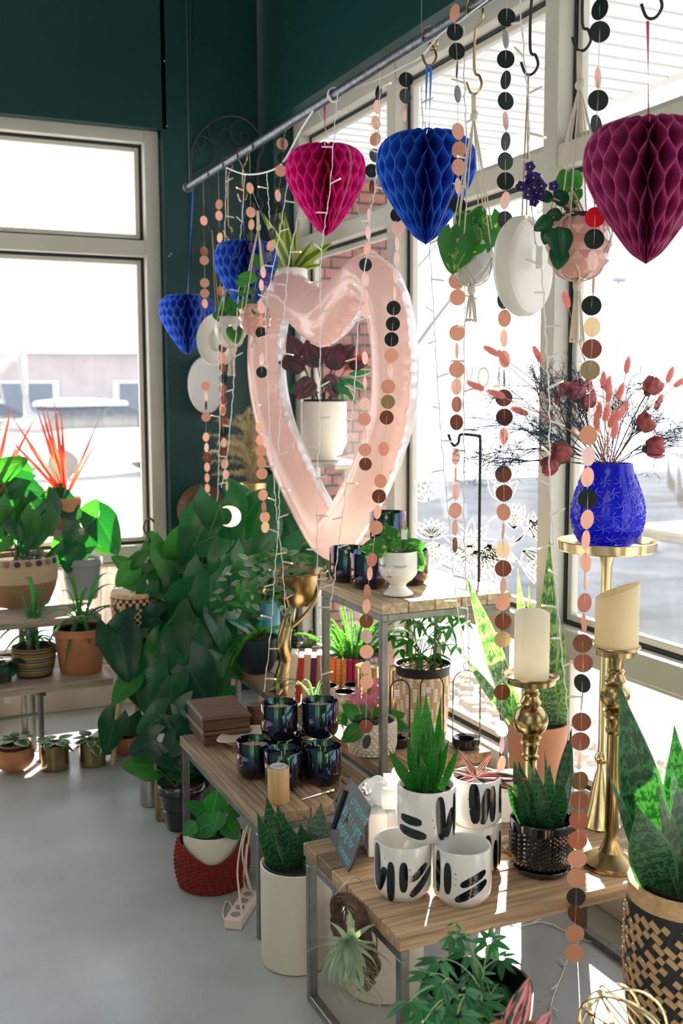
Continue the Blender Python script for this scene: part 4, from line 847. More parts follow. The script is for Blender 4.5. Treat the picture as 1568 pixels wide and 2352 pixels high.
# tall brass pedestal with tray and blue vase
c, r, _ = place(1378, 1912, 92, ZA); zt_ = P(1395, 1245, y=c.y).z; H = zt_-ZA; rt = 222/2/FPX*depth(Vector((c.x, c.y, zt_)))
t = thing('brass_pedestal', 'tall bright brass trumpet pedestal with a wide tray on top', 'pedestal', c); K = P(1383, 1741, y=c.y).z-ZA
m = MB(); m.lathe([(r, 0), (r*1.02, .004), (r*.98, .008), (r*.82, .03), (r*.60, .07), (r*.38, .12), (.0125, K-.03), (.011, K-.012), (.0125, K-.011)]+[(.019*math.cos(a), K+.017*math.sin(a)) for a in [-.8+i*.32 for i in range(6)]]+[(.012, K+.014), (.0105, K+.02), (.011, H*.7), (.014, H-.06), (.021, H-.03), (.024, H-.021), (0.024, H-.019)], 32); obj('stem', m, BRASSB, t)
m = MB(); m.lathe([(0, H-.02), (rt*.97, H-.02), (rt*1.0, H-.017), (rt*1.015, H+.004), (rt, H+.006), (rt*.97, H-.012), (0, H-.014)], 48); obj('tray', m, BRASSB, t)
vc = Vector((c.x, c.y, zt_-.013)); vr = 168/2/FPX*depth(vc); vh = P(1392, 1064, y=c.y).z-vc.z
def bluegl():
    m = bpy.data.materials.new('cobalt_glass'); m.use_nodes = True; N = m.node_tree.nodes; L = m.node_tree.links; b = N['Principled BSDF']; b.inputs['Base Color'].default_value = (.02, .035, .55, 1); b.inputs['Roughness'].default_value = .1; b.inputs['Coat Weight'].default_value = .6
    tr = N.new('ShaderNodeBsdfTranslucent'); tr.inputs[0].default_value = (.07, .09, 1, 1); t2 = N.new('ShaderNodeBsdfTransparent'); t2.inputs[0].default_value = (.13, .16, .9, 1)
    m1 = N.new('ShaderNodeMixShader'); m1.inputs[0].default_value = .5; m2 = N.new('ShaderNodeMixShader'); m2.inputs[0].default_value = .30
    L.new(b.outputs[0], m1.inputs[1]); L.new(tr.outputs[0], m1.inputs[2]); L.new(m1.outputs[0], m2.inputs[1]); L.new(t2.outputs[0], m2.inputs[2]); L.new(m2.outputs[0], N['Material Output'].inputs[0]); return m
BG = bluegl(); t = thing('blue_vase', 'cobalt blue pressed-glass vase holding dried flowers', 'vase', vc)
vp = [(.52, 0), (.60, .01), (.76, .08), (.92, .20), (1.0, .36), (.985, .48), (.90, .64), (.76, .80), (.66, .92), (.63, 1.0)]
def vrad(z):
    for i in range(len(vp)-1):
        if z <= vp[i+1][1]: f = (z-vp[i][1])/(vp[i+1][1]-vp[i][1]); return vr*(vp[i][0]*(1-f)+vp[i+1][0]*f)
    return vr*.63
m = MB(); m.lathe([(vr*a, vh*b) for a, b in vp]+[(vr*.60, vh), (vr*.60, vh*.9), (vr*.94, vh*.4), (vr*.5, .012), (0, .012)], 40); obj('glass_body', m, BG, t)
m = MB()
for j in range(6):
    for i in range(12):
        a0_ = 2*PI*(i+.5*(j % 2))/12; z0_ = .13+j*.135
        for k in range(6):
            th = k*PI/3+.26; pts = []
            for s_ in (-1, 1): pass
            for q in range(5): w_ = q/4; rr = .048*w_; z = z0_+rr*math.sin(th)*1.5+.008*math.sin(PI*w_)*math.cos(th); a = a0_+rr*math.cos(th)*5.2-.04*math.sin(PI*w_)*math.sin(th); z = max(.02, min(.9, z)); R2 = vrad(z)+.0006; pts.append((R2*math.cos(a), R2*math.sin(a), z*vh))
            m.tube(pts, [.0006, .0013, .0016, .0012, .0005], 4, cap=False)
tag(obj('pressed_star_pattern', m, mat('pale_blue_glass', (.16, .18, .85), rough=.08, coat=1, transl=.5), t), kind='stuff')
# dried flowers
fc = Vector((vc.x, vc.y, vc.z+vh*.5)); rim = Vector((vc.x, vc.y, vc.z+vh))
DEEP = mat('navy_dried_sprig', (.015, .05, .085), rough=.8); BUN = mat('pink_bunny_tail', (.92, .52, .47), rough=.95, transl=.7, tcol=(1, .62, .56), bump=1, bscale=500); STP = mat('pink_dry_stem', (.55, .26, .20), rough=.8)
df = thing('dried_flower_bunch', 'dried bunch of navy sprigs, pink bunny tails and withered roses', 'dried flowers', rim); R_ = random.Random(12)
m = MB()
def sprig(p, d, l, r_, n):
    pts = [p]; q = p.copy()
    for i in range(4): d = (d+Vector((R_.uniform(-.25, .25), R_.uniform(-.25, .25), R_.uniform(-.2, .2)))).normalized(); q = q+d*l/4; pts.append(q.copy())
    m.tube([x-rim for x in pts], [r_*(1-.15*i) for i in range(5)], 3, cap=False)
    if n:
        for k in range(6): b = pts[R_.randint(1, 4)]; nd = (d+Vector((R_.uniform(-1, 1), R_.uniform(-1, 1), R_.uniform(-.7, .8)))).normalized(); sprig(b.copy(), nd, l*.48, r_*.62, n-1)
for tx, ty, dy in [(1195,905,.0),(1165,960,.05),(1140,1000,-.03),(1235,900,.06),(1260,880,-.05),(1300,900,.05),(1450,880,.05),(1500,930,-.02),(1540,975,.04),(1480,960,.08),(1130,1050,.0),(1420,930,.1),(1240,980,.1),(1210,1000,-.06),(1330,960,.08),(1555,1000,.05)]:
    tp = P(tx, ty, y=vc.y+dy); d = tp-fc; st = rim+Vector(((tp.x-rim.x)*.12, (tp.y-rim.y)*.12, 0)); m.tube([fc-rim, st-rim, st+(tp-st)*.45-rim], .0012, 4, cap=False); sprig(st+(tp-st)*.3, (tp-st).normalized(), (tp-st).length*.66, .0019, 3); sprig(st+(tp-st)*.55, (tp-st).normalized(), (tp-st).length*.42, .0017, 3)
tag(obj('navy_sprigs', m, DEEP, df, smooth=0), kind='stuff')
bt = MB(); bt.lathe([(.0001, -.022), (.0055, -.014), (.0075, -.002), (.006, .012), (.0001, .024)], 10); 
for i in range(900):
    a, z = R_.uniform(0, 2*PI), R_.uniform(-.02, .022); rr = .0072*(1-(z/.024)**2)**.6; d = Vector((math.cos(a), math.sin(a), .9)); p_ = Vector((rr*math.cos(a), rr*math.sin(a), z)); s_ = Vector((-math.sin(a), math.cos(a), 0))*.00035; bt.add([p_-s_, p_+s_, p_+d*.0050], [(0, 1, 2)])
BT = bt.mesh('bunny_tail', BUN, 0); stm = MB()
for tx, ty, an, dy in [(1290,895,95,0),(1278,912,100,.03),(1312,898,120,-.03),(1325,905,118,0),(1385,875,88,.02),(1396,885,80,-.02),(1398,905,85,0),(1424,900,70,-.02),(1375,945,85,-.05),(1392,950,80,-.06),(1405,965,72,-.05),(1432,940,65,0),(1420,955,60,-.05),(1370,970,95,-.06),(1412,990,75,-.07),(1440,840,80,.02),(1538,862,70,0),(1562,878,35,0),(1512,925,65,.02),(1093,887,155,0),(1130,807,150,.03),(1156,824,120,-.02),(1235,815,118,.02),(1140,905,160,-.02),(1195,945,160,0),(1352,880,92,.03),(1362,915,95,-.03),(1300,690,105,.08)]:
    p_ = P(tx, ty, y=vc.y+dy); a = math.radians(an); d = _R*math.cos(a)+_U*math.sin(a); o = link('bunny_tail', BT, df); frame(o, p_-rim, Vector((d.y, -d.x, 0)) if abs(d.z) > .9 else d.cross(_fw), d, 1.0)
    stm.tube([q-rim for q in bez(rim+Vector((R_.uniform(-.03, .03), R_.uniform(-.03, .03), 0)), (p_-d*.12)*.5+(rim+Vector((0, 0, .07)))*.5, p_-d*.02, 6)], .0009, 4, cap=False)
obj('pink_stems', stm, STP, df)
RS = mat('withered_rose', (.16, .018, .03), col2=(.62, .20, .20), rough=.7, var=.6, vscale=55, transl=.25, tcol=(.9, .2, .2)); RG = mat('rose_sepal', (.06, .07, .04), rough=.8)
for tx, ty, an, s_ in [(1293,1038,170,1.4),(1265,1068,190,1.15),(1320,900,110,1.4),(1495,888,60,1.3),(1500,1030,5,1.4),(1345,925,95,1.1),(1480,975,40,1.2)]:
    p_ = P(tx, ty, y=vc.y-.03); a = math.radians(an); d = _R*math.cos(a)+_U*math.sin(a)-_fw*.15; o = link('rose', None, df, p_-rim)
    mb = MB(); cc = -d*.012*s_; ax = d.orthogonal().normalized(); ay = d.cross(ax)
    for k in range(9):
        b = k*2.4; rr = (.007+.0013*k)*s_
        def pet(u, v, b=b, rr=rr, k=k):
            th = b+(u-.5)*2.3; w_ = rr*(.75+.42*math.sin(v*2.6))*(1+.14*math.sin(u*9+k))*(1-.35*max(0, v-.75)*4*(k < 6)); return tuple(cc+ax*(w_*math.cos(th))+ay*(w_*math.sin(th))+d*(v*.030*s_*(1-.2*abs(u-.5))+.003*math.sin(u*8+k)*v))
        mb.grid(pet, 5, 4, uv=False)
    o2 = obj('petals', mb, RS, df, p_-rim, smooth=180); bpy.data.objects.remove(o)
    mb = MB(); mb.ball(cc-d*.001, .0075*s_, 6); q0 = p_-rim; mb.tube([cc, (cc-d*.03), -q0*.55+Vector((0, 0, -.0)), -q0+Vector((0, 0, -.02))], [.002, .0015, .0014, .0014], 5); obj('rose_stem', mb, RG, df, q0)

# ------------------------------------------------------------------ chalkboard clipboard and gift box
C_ = P(802, 2008, z=ZA+.004); D_ = P(757, 1922, z=ZA+.004); D_ = Vector((max(D_.x, .965), D_.y, D_.z)); A_ = P(804, 1783, y=D_.y+.015); ux = (C_-D_); wv_ = (A_-D_); wv_ = wv_-ux.normalized()*wv_.dot(ux.normalized())*.0
cbn = ux.cross(wv_).normalized(); 
if cbn.dot(CAM-D_) < 0: cbn = -cbn
t = thing('chalkboard_clipboard', 'black chalkboard clipboard with blue handwriting leaning on the white gift box', 'chalkboard', D_)
BRD = mat('chalkboard_black', (.045, .055, .060), rough=.45, var=.15, vscale=20); CHK = mat('blue_chalk', (.20, .55, .62), rough=1)
def onb(u, v, h=0): return ux*u+wv_*v+cbn*h
m = MB(); k = .05; ol = [(k, 0), (1-k, 0), (1, k*2), (1, 1-k*2), (1-k, 1), (k, 1), (0, 1-k*2), (0, k*2)]
m.add([onb(u, v, .002) for u, v in ol]+[onb(u, v, -.002) for u, v in ol], [tuple(range(8)), tuple(range(15, 7, -1))]+[(i, 8+i, 8+(i+1) % 8, (i+1) % 8) for i in range(8)]); obj('board', m, BRD, t, smooth=0)
m = MB(); m.tube([onb(.09, .17, .006), onb(.09, .80, .006)], .0055, 8)
pl = [(.05, .30), (-.05, .33), (-.07, .42), (-.17, .44), (-.19, .52), (-.15, .60), (-.06, .62), (-.03, .70), (.05, .72)]
m.add([onb(u, v, .006) for u, v in pl]+[onb(u, v, .004) for u, v in pl], [tuple(range(9)), tuple(range(17, 8, -1))]+[(i, 9+i, 9+(i+1) % 9, (i+1) % 9) for i in range(9)]); obj('clip', m, mat('blackened_clip', (.02, .03, .035), rough=.35, metal=.5), t, smooth=0)
m = MB(); m.ball(onb(-.13, .52, .008), .004, 6); obj('clip_hole', m, mat('copper_ring', (.5, .25, .1), rough=.4, metal=.5), t)
def text(par, s, size, org, ex, ey, m, name='lettering', ext=.0003, align='LEFT', shear=0., off=0.):
    cu = bpy.data.curves.new(name, 'FONT'); cu.body = s; cu.size = size; cu.extrude = ext; cu.align_x = align; cu.shear = shear; cu.offset = off; cu.materials.append(m)
    o = link(name, cu, par); ex = Vector(ex).normalized(); ey = Vector(ey); ey = (ey-ex*ey.dot(ex)).normalized(); ez = ex.cross(ey)
    o.matrix_basis = Matrix.Translation(Vector(org)) @ Matrix(((ex.x, ey.x, ez.x, 0), (ex.y, ey.y, ez.y, 0), (ex.z, ey.z, ez.z, 0), (0, 0, 0, 1))); return o
for s, u, v, z_ in (('1 ornament', .20, .74, .19), ('$5 = 1 night', .17, .50, .18), ('lodging for', .16, .27, .18), ('homeless', .42, .06, .15)): text(t, s, z_*wv_.length*1.25, onb(u, v, .0026), ux, wv_, CHK, shear=.3)
m = MB(); m.tube([q for q in cat_pts([onb(.02, .95, .003), onb(-.06, .92, .02), onb(-.10, .80, .01), onb(-.12, .58, .008), onb(-.10, .3, .02), onb(-.05, .14, .01), onb(-.2, .02, .004)], 6)], .0012, 5); obj('twine', m, TWINE, t)
c, r, h = place(885, 1985, 120, ZA, 1850); c = Vector((c.x+.03, c.y+.03, ZA)); t = thing('gift_box', 'white gift box tied with a wide white organza ribbon bow', 'gift box', c, rz=-.35); bw = .062
h = max(.08, P(880, 1850, y=c.y).z-ZA)
m = MB(); m.box((0, 0, h/2), (bw*2, bw*2, h), b=.002); obj('box', m, mat('white_card', (.80, .79, .77), rough=.6), t)
OR = mat('white_organza', (.86, .86, .86), rough=.6, transl=.45, tcol=(.95, .95, .95)); m = MB()
for (dx, dy) in ((1, 0), (0, 1)): m.box((0, 0, h+.0015), (bw*2.02 if dx else .03, bw*2.02 if dy else .03, .002)); m.box((dx*(bw+.001), dy*(bw+.001), h/2), (.002 if dx else .03, .002 if dy else .03, h)); m.box((-dx*(bw+.001), -dy*(bw+.001), h/2), (.002 if dx else .03, .002 if dy else .03, h))
obj('ribbon_band', m, OR, t)
for i in range(11):
    m = MB(); a = i*.62+.2; el = .35+.35*((i*3) % 4)/2; d = Vector((math.cos(a)*math.cos(el), math.sin(a)*math.cos(el), math.sin(el))); s_ = Vector((-math.sin(a), math.cos(a), 0)); L2 = .062+.012*((i*5) % 3)
    m.grid(lambda u, v: tuple(Vector((0, 0, h+.004))+d*(L2*math.sin(PI*v)**.8)+(d.cross(s_))*(.026*math.sin(2*PI*v))+s_*((u-.5)*.034*(.25+.9*math.sin(PI*v)))), 4, 14, uv=False); obj('bow_loop', m, OR, t, smooth=180)
for a in (-2.6, -1.2, 3.0):
    m = MB(); d = Vector((math.cos(a), math.sin(a), 0)); s_ = Vector((-math.sin(a), math.cos(a), .25)).normalized()
    m.grid(lambda u, v: tuple(Vector((0, 0, h+.01))+d*(.115*v)+Vector((0, 0, .022*math.sin(v*3)-.055*v*v))+s_*((u-.5)*(.02+.03*v)+.006*math.sin(v*7))), 4, 12, uv=False); obj('ribbon_tail', m, OR, t, smooth=180)
# white carton with printed lid behind the pots
c = P(1168, 1905, z=ZA); c = Vector((c.x, c.y+.05, ZA)); hz = P(1170, 1775, y=c.y).z-ZA; t = thing('white_carton', 'upright white carton with small grey printing behind the pots', 'box', c, rz=-YAW)
m = MB(); m.box((.012, .02, hz/2), (.105, .05, hz), b=.002); obj('carton', m, MATS['white_card'], t); GP = mat('grey_print', (.45, .43, .42), rough=.8)
for s, z_, sz in (('*', .93, .016), ('STARRY', .86, .0125), ('NIGHTS', .78, .0125), ('hand poured', .70, .006), ('soy candle', .65, .006)): text(t, s, sz, (.024, -.0056, hz*z_), (1, 0, 0), (0, 0, 1), GP, align='CENTER')
# terracotta planter on its footed column by the window
y_ = 2.56; x_ = P(1233, 1650, y=y_).x; c = Vector((x_, y_, 0)); dp = depth(Vector((x_, y_, .6))); R3 = 145/2/FPX*dp; ztp = P(1233, 1655, y=y_).z; zl = P(1233, 1812, y=y_).z
t = thing('terracotta_planter', 'smooth terracotta planter on a column foot with a tall pale snake plant', 'plant', c)
m = MB(); m.lathe([(R3*.55, 0), (R3*.60, .01), (R3*.42, .03), (R3*.36, zl*.6), (R3*.42, zl-.01), (R3*.78, zl), (R3*.80, zl+.008), (R3*.78, zl+.02), (R3*.86, zl+(ztp-zl)*.4), (R3, ztp-.004), (R3*.99, ztp), (R3*.93, ztp), (R3*.90, ztp-.06), (0, ztp-.06)], 40); obj('planter', m, mat('peach_terracotta', (.62, .27, .14), rough=.55, transl=.12), t)
m = MB(); m.lathe([(R3*.93, ztp-.01), (R3*.94, ztp-.002), (R3*.90, ztp-.004), (R3*.88, ztp-.04)], 32); obj('nursery_pot', m, IRON, t)
m = MB(); m.lathe([(0, ztp-.035), (R3*.88, ztp-.035), (R3*.88, ztp-.045), (0, ztp-.045)], 20); obj('soil', m, SOIL, t)
blades(t, LFM('blade', GSP), c+Vector((0, 0, ztp-.03)), [(1262,1235,20,.03,46,.1),(1188,1305,-14,.05,34,.3),(1068,1318,-40,-.02,50,.5),(1214,1345,-4,.08,26,.4),(1295,1428,44,.02,22,-.2),(1276,1445,34,.05,26),(1060,1500,-46,-.03,26,.6),(1127,1503,-36,.03,24),(1306,1560,48,-.05,22),(1240,1500,20,.0,40,.2),(1176,1572,-34,-.04,28),(1260,1530,30,-.03,34,.1),(1200,1540,-10,-.02,36,.4)], seed=9)
# big woven basket at the right edge
YBK = 1.62; zr_ = P(1530, 2030, y=YBK).z; cb = Vector((P(1575, 2100, y=YBK).x, YBK, 0)); dB = depth(Vector((cb.x, cb.y, zr_))); RB = 128/FPX*dB; zbt = P(1560, 2352, y=YBK).z-.05
stz = zbt
st_ = thing('plant_stool', 'low white stool under the big woven basket, outside the photo', 'stool', Vector((cb.x, cb.y, 0)))
m = MB(); m.lathe([(0, zbt-.02), (.11, zbt-.02), (.115, zbt-.01), (.11, zbt), (0, zbt)], 28); obj('seat', m, WHITEM, st_) if zbt > .03 else None
if zbt > .03:
    for k in range(3): a = k*2*PI/3; m = MB(); m.tube([(.07*math.cos(a), .07*math.sin(a), zbt-.02), (.11*math.cos(a), .11*math.sin(a), 0)], .009, 8); obj('leg', m, WHITEM, st_)
else: st_ and bpy.data.objects.remove(st_)
t = thing('woven_basket_planter', 'large black and tan woven basket with a big snake plant', 'plant', Vector((cb.x, cb.y, zbt))); Hb = zr_-zbt
def rb_(z): u = z/Hb; return RB*(.78+.30*math.sin(PI*(.1+u*.62))-.09*max(0, u-.8))
BKD = mat('black_bamboo', (.018, .026, .030), rough=.45, bump=.8, bscale=10, stretch=(60, 60, 4), bdist=.003); BKT = mat('tan_bamboo', (.60, .40, .21), rough=.5, var=.2, vscale=60, bump=.4, bscale=120)
m = MB(); m.lathe([(RB*.70, 0)]+[(rb_(Hb*i/16), Hb*i/16) for i in range(1, 16)]+[(rb_(Hb*.97), Hb*.97), (rb_(Hb)-.008, Hb*.97), (rb_(Hb*.6)-.01, Hb*.6), (0, Hb*.6)], 48); obj('basket_body', m, BKD, t)
m = MB(); m.lathe([(rb_(Hb)+.002, Hb*.865), (rb_(Hb)+.005, Hb*.87), (rb_(Hb)+.005, Hb*.99), (rb_(Hb), Hb), (rb_(Hb)-.008, Hb*.99), (rb_(Hb)-.009, Hb*.87)], 48); obj('rim_band', m, BKT, t)
sb = MB(); sb.box((0, 0, 0), (1, .0032, 1), b=.0009); SBM = sb.mesh('weave_strip', BKT, 40); nn_ = 0
for j in range(15):
    for i in range(34):
        u = (j+.5)/15*.86; a = 2*PI*(i+.5*(j % 2))/34+.05*j
        if (i*3+j*2) % 5 == 4: continue
        z = u*Hb; rr = rb_(z)+.0012; p_ = Vector((rr*math.cos(a), rr*math.sin(a), z)); wd = CAM-(t.location+p_)
        if Vector((math.cos(a), math.sin(a), 0)).dot(Vector((wd.x, wd.y, 0)).normalized()) < -.05: continue
        if nn_ > 290: break
        o = link('weave_strip', SBM, t, p_); L_ = .026 if (i+j) % 3 else .016; slope = (rb_(z+.01)-rb_(z-.01))/.02
        o.matrix_basis = Matrix.Translation(p_) @ Matrix.Rotation(a-PI/2, 4, 'Z') @ Matrix.Rotation(-math.atan(slope)*-1*-1, 4, 'X') @ Matrix.Rotation(-.62, 4, 'Y') @ Matrix.Diagonal((L_, 1, .0115, 1)); nn_ += 1
m = MB(); m.lathe([(0, Hb*.86), (rb_(Hb)-.012, Hb*.86), (rb_(Hb)-.012, Hb*.84), (0, Hb*.84)], 24); obj('soil', m, SOIL, t)
m = MB(); m.lathe([(rb_(Hb)-.016, Hb*.85), (rb_(Hb)-.014, Hb*1.0), (rb_(Hb)-.018, Hb*1.0), (rb_(Hb)-.02, Hb*.86)], 32); obj('nursery_pot', m, IRON, t)
blades(t, LFM('blade', GS), t.location+Vector((0, 0, Hb*.86)), [(1423,1572,-52,.02,98,.1),(1548,1665,8,.06,90,.1),(1394,1768,-62,-.02,30,.5),(1462,1850,-50,-.07,98,.0),(1600,1700,50,.04,80,-.3),(1541,1755,10,-.03,62,.6),(1510,1800,-6,-.06,54,.6),(1640,1800,70,-.03,70,-.4),(1640,1890,60,-.06,80,-.2)], seed=11)
# gold wire orb on the floor, stromanthe and schefflera in the foreground
GW = mat('gold_wire', (.80, .66, .38), rough=.22, metal=1)
yo = 1.33; co_ = P(1432, 2370, y=yo); Ro = 108/FPX*depth(co_); t = thing('gold_wire_orb', 'open globe of pale gold wire rings at the bottom edge', 'ornament', co_)
for k in range(9):
    mm = Matrix.Rotation(k*.7, 3, 'Z') @ Matrix.Rotation(.35+k*.31, 3, 'X'); m = MB(); m.tube([mm @ Vector((Ro*(.97-.02*(k % 3))*math.cos(a), Ro*(.97-.02*(k % 3))*math.sin(a), Ro*.1*((k % 3)-1))) for a in [i*2*PI/40 for i in range(40)]], .0021, 6, closed=True); obj('wire_ring', m, GW, t)
st2 = thing('cork_block', 'pale wooden block with cut-outs holding up the gold wire orb', 'block', Vector((co_.x, co_.y, 0))); zz = max(.05, co_.z-Ro*.97)
m = MB(); m.box((0, 0, zz/2), (.2, .16, zz), b=.01); obj('block', m, mat('pale_wood', (.66, .52, .36), rough=.6, var=.15, vscale=4, stretch=(1, 12, 12)), st2)
# low plant stand hidden under the frame, holding the two nearest plants
ys = 1.50; cs = P(1020, 2400, y=ys); Rs = 125/FPX*depth(cs); zrim = P(1090, 2262, y=ys).z; cs = Vector((P(1095, 2300, y=ys).x, ys, 0))
t = thing('schefflera_plant', 'dwarf umbrella plant in a dark pot at the bottom edge', 'plant', cs)
m = MB(); m.lathe([(Rs*.75, 0), (Rs*.8, .01), (Rs*.97, zrim*.9), (Rs*1.03, zrim*.92), (Rs*1.03, zrim), (Rs*.97, zrim), (Rs*.94, zrim*.9), (0, zrim*.88)], 36); obj('pot', m, BLACKG, t)
m = MB(); m.lathe([(0, zrim*.9), (Rs*.94, zrim*.9), (Rs*.94, zrim*.88), (0, zrim*.88)], 20); obj('soil', m, SOIL, t)
R_ = random.Random(21); sm = MB(); LS = LFM('oval', GSC); heads = [(1045,2150,.04,34),(1010,2205,.02,42),(1075,2190,.05,40),(1125,2160,.06,34),(1150,2200,.05,38),(985,2240,-.02,44),(1145,2260,.02,40),(940,2300,-.10,44),(1000,2320,-.10,48),(1060,2275,-.05,46),(1105,2300,-.08,46),(1050,2330,-.12,50),(975,2345,-.14,46),(1120,2340,-.1,46),(1085,2240,.02,40),(1170,2290,0,40),(1015,2260,-.06,44),(1045,2120,.05,16)]
for (hx, hy, dy, ll) in heads:
    p_ = P(hx, hy, y=ys+dy); ax = (Vector((0, 0, 1))+Vector((R_.uniform(-.4, .4), R_.uniform(-.5, .1), 0))).normalized(); u1 = ax.orthogonal().normalized(); u2 = ax.cross(u1); nl_ = 8 if ll > 30 else 3
    for k in range(nl_):
        a = k*2*PI/nl_+R_.uniform(-.15, .15); d = (u1*math.cos(a)+u2*math.sin(a)-ax*.25).normalized(); L_ = ll*1.25*R_.uniform(.85, 1.1)/FPX*depth(p_); leaf(t, LS, p_+d*L_*.14, p_+d*L_*1.15, ax, .62)
    b = cs+Vector((R_.uniform(-.03, .03), R_.uniform(-.03, .03), zrim*.9)); sm.tube([q-cs for q in bez(b, Vector((b.x*.5+p_.x*.5, b.y*.5+p_.y*.5, max(p_.z, b.z)+.01)), p_, 7)], .0013, 5, cap=False)
obj('stems', sm, mat('pale_green_stem', (.25, .38, .15), rough=.5), t)
ys = 1.30; cs = P(1195, 2440, y=ys); t = thing('stromanthe_plant', 'pink and dark green striped prayer plant at the bottom edge', 'plant', Vector((cs.x, cs.y, 0)))
m = MB(); zz = cs.z+.03; m.lathe([(.05, 0), (.055, .01), (.068, zz), (.063, zz), (.06, zz-.02), (0, zz-.02)], 28); obj('pot', m, TERRA, t)
for (tx, ty, bx, wd) in [(1226,2250,1160,.62),(1277,2322,1215,.60),(1120,2370,1170,.55)]:
    a = P(bx, 2400, y=ys); tp = P(tx, ty, y=ys+.02); leaf(t, LFM('oval', GPK), a, tp, toward(a)+_r0*.5, wd)
# ------------------------------------------------------------------ floor planters
CREAM = mat('cream_enamel', (.68, .61, .52), rough=.42, bump=.1, bscale=700, bdist=.0005)
def cylp(label, px, pyb, w, top_py, m, seed, lst, me, rimm=IRON):
    c, r, h = place(px, pyb, w, 0, top_py); t = thing('cylinder_planter', label, 'planter', c); mb = MB(); mb.lathe([(r*.90, 0), (r*.97, .004), (r, .018), (r, h-.002), (r-.004, h), (r-.008, h-.003), (r-.008, h*.8), (0, h*.8)], 48); obj('planter', mb, m, t)
    mb = MB(); mb.lathe([(r*.80, -.0), (r*.88, .002), (r*.80, .004)], 30); obj('base_ring', mb, rimm, t)
    mb = MB(); mb.lathe([(r-.012, h*.9), (r-.0085, h+.002), (r-.012, h+.003), (r-.016, h*.9)], 40); obj('liner', mb, mat('dark_liner', (.02, .035, .045), rough=.4), t)
    s = MB(); s.lathe([(0, h*.93), (r-.014, h*.93), (r-.014, h*.91), (0, h*.91)], 24); obj('soil', s, SOIL, t)
    if lst: blades(t, LFM('blade', me), c+Vector((0, 0, h*.93)), lst, seed=seed)
    return t, c, r, h
cylp('tall cream cylinder planter holding a dark snake plant', 682, 2246, 163, 1978, CREAM, 3, [(612,1828,-40,.03,46,.2),(590,1866,-50,-.02,34,.4),(636,1850,-10,.03,48,.3),(668,1900,10,-.04,40),(737,1845,40,.02,60,-.1),(713,1868,20,.05,24),(750,1870,48,.05,30),(700,1905,30,-.05,50),(655,1880,0,.05,40),(690,1890,22,.04,40)], GS)
cylp('second cream cylinder planter standing under the front table', 880, 2313, 184, 2085, CREAM, 4, [], GS)
# grapevine wreath with air plant on a wire hook
yw = 2.02; wc = P(815, 2160, x=.925); t = thing('grapevine_wreath', 'dark grapevine wreath with a silvery air plant hanging on the table side', 'wreath', wc); R_ = random.Random(8)
a1 = P(780, 2060, x=.925); a2 = P(850, 2260, x=.925); hz_ = (a1-a2).length/2*.93; VINE = mat('grapevine', (.11, .065, .042), rough=.7, objrand=.3, var=.5, vscale=60)
m = MB(); nrm = Vector((-1, -.25, 0)).normalized(); uu = Vector((.12, -.42, -.9)).normalized(); vv = nrm.cross(uu).normalized()
for k in range(46):
    ph, o1, o2 = R_.uniform(0, 6.3), R_.uniform(-.011, .011), R_.uniform(-.011, .011); f1 = R_.choice((3, 4, 5)); rr = .0014+R_.random()*.0012; a_ = R_.uniform(0, 6.3); ln = R_.uniform(2.5, 6.3)
    m.tube([uu*(hz_*math.cos(a)*(1+o1*4)) + vv*(hz_*.52*math.sin(a)*(1+o2*5)) + nrm*(.012*math.sin(f1*a+ph)+o1) + uu*(.009*math.cos(f1*a+ph)*math.cos(a)) for a in [a_+ln*i/26 for i in range(27)]], rr, 5)
tag(obj('woven_vines', m, VINE, t), kind='stuff')
m = MB(); hk = P(815, 2035, x=.94)-wc; m.tube(cat_pts([-uu*hz_*.99, -uu*hz_*.9+Vector((-.02, 0, .02)), hk+Vector((-.02, 0, .012)), hk+Vector((.005, 0, .018)), hk+Vector((.02, .0, .0))], 6), .0013, 5); obj('wire_hook', m, mat('silver_wire', (.6, .6, .58), rough=.3, metal=.9), t)
AIR = leafmat('air_plant_leaf', (.34, .43, .31), (.46, .54, .44), 'vein', .35, .6, tcol=(1.3, 1.5, .8)); ap = P(800, 2165, x=.885)
for i, (an, ll, cv) in enumerate([(100,72,.5),(80,95,.2),(65,80,-.4),(120,60,.9),(45,55,-.8),(140,70,1.0),(165,55,1.2),(200,78,1.2),(215,90,1.1),(235,95,.9),(255,70,.6),(280,80,-.6),(300,85,-.9),(325,70,-1),(10,60,-1),(340,60,-.8),(270,110,.7),(185,85,1.4),(30,70,-1.2),(310,100,-.6),(245,60,1.3)]):
    mb = MB(); a = math.radians(an); d = _R*math.cos(a)+_U*math.sin(a)-_fw*.35; d.normalize(); L_ = ll*1.25/FPX*depth(ap); sd_ = _R*(-math.sin(a))+_U*math.cos(a); w0 = .0090
    mb.grid(lambda u, v: tuple((ap-wc)+d*(L_*math.sin(v*1.5)/1.5*1.2)+sd_*(cv*L_*.8*v*v)-_fw*(.02*math.sin(v*3))+sd_*((u-.5)*2*w0*(1-v)**.7)+_fw*(-abs(u-.5)*w0*.9)), 3, 10); obj('leaf', mb, AIR, t, smooth=180)
m = MB()
for i in range(60):
    a, b = (ap-wc)+Vector((0, R_.uniform(-.03, .03), R_.uniform(-.06, 0))), (P(830+R_.uniform(-50, 55), R_.uniform(2230, 2335), x=.90)-wc); m.tube(bez(a, (a+b)/2+Vector((R_.uniform(-.02, .02), R_.uniform(-.03, .03), 0)), b, 5), .0004, 3, cap=False)
tag(obj('air_roots', m, mat('dry_roots', (.45, .38, .28), rough=.9), t), kind='stuff')
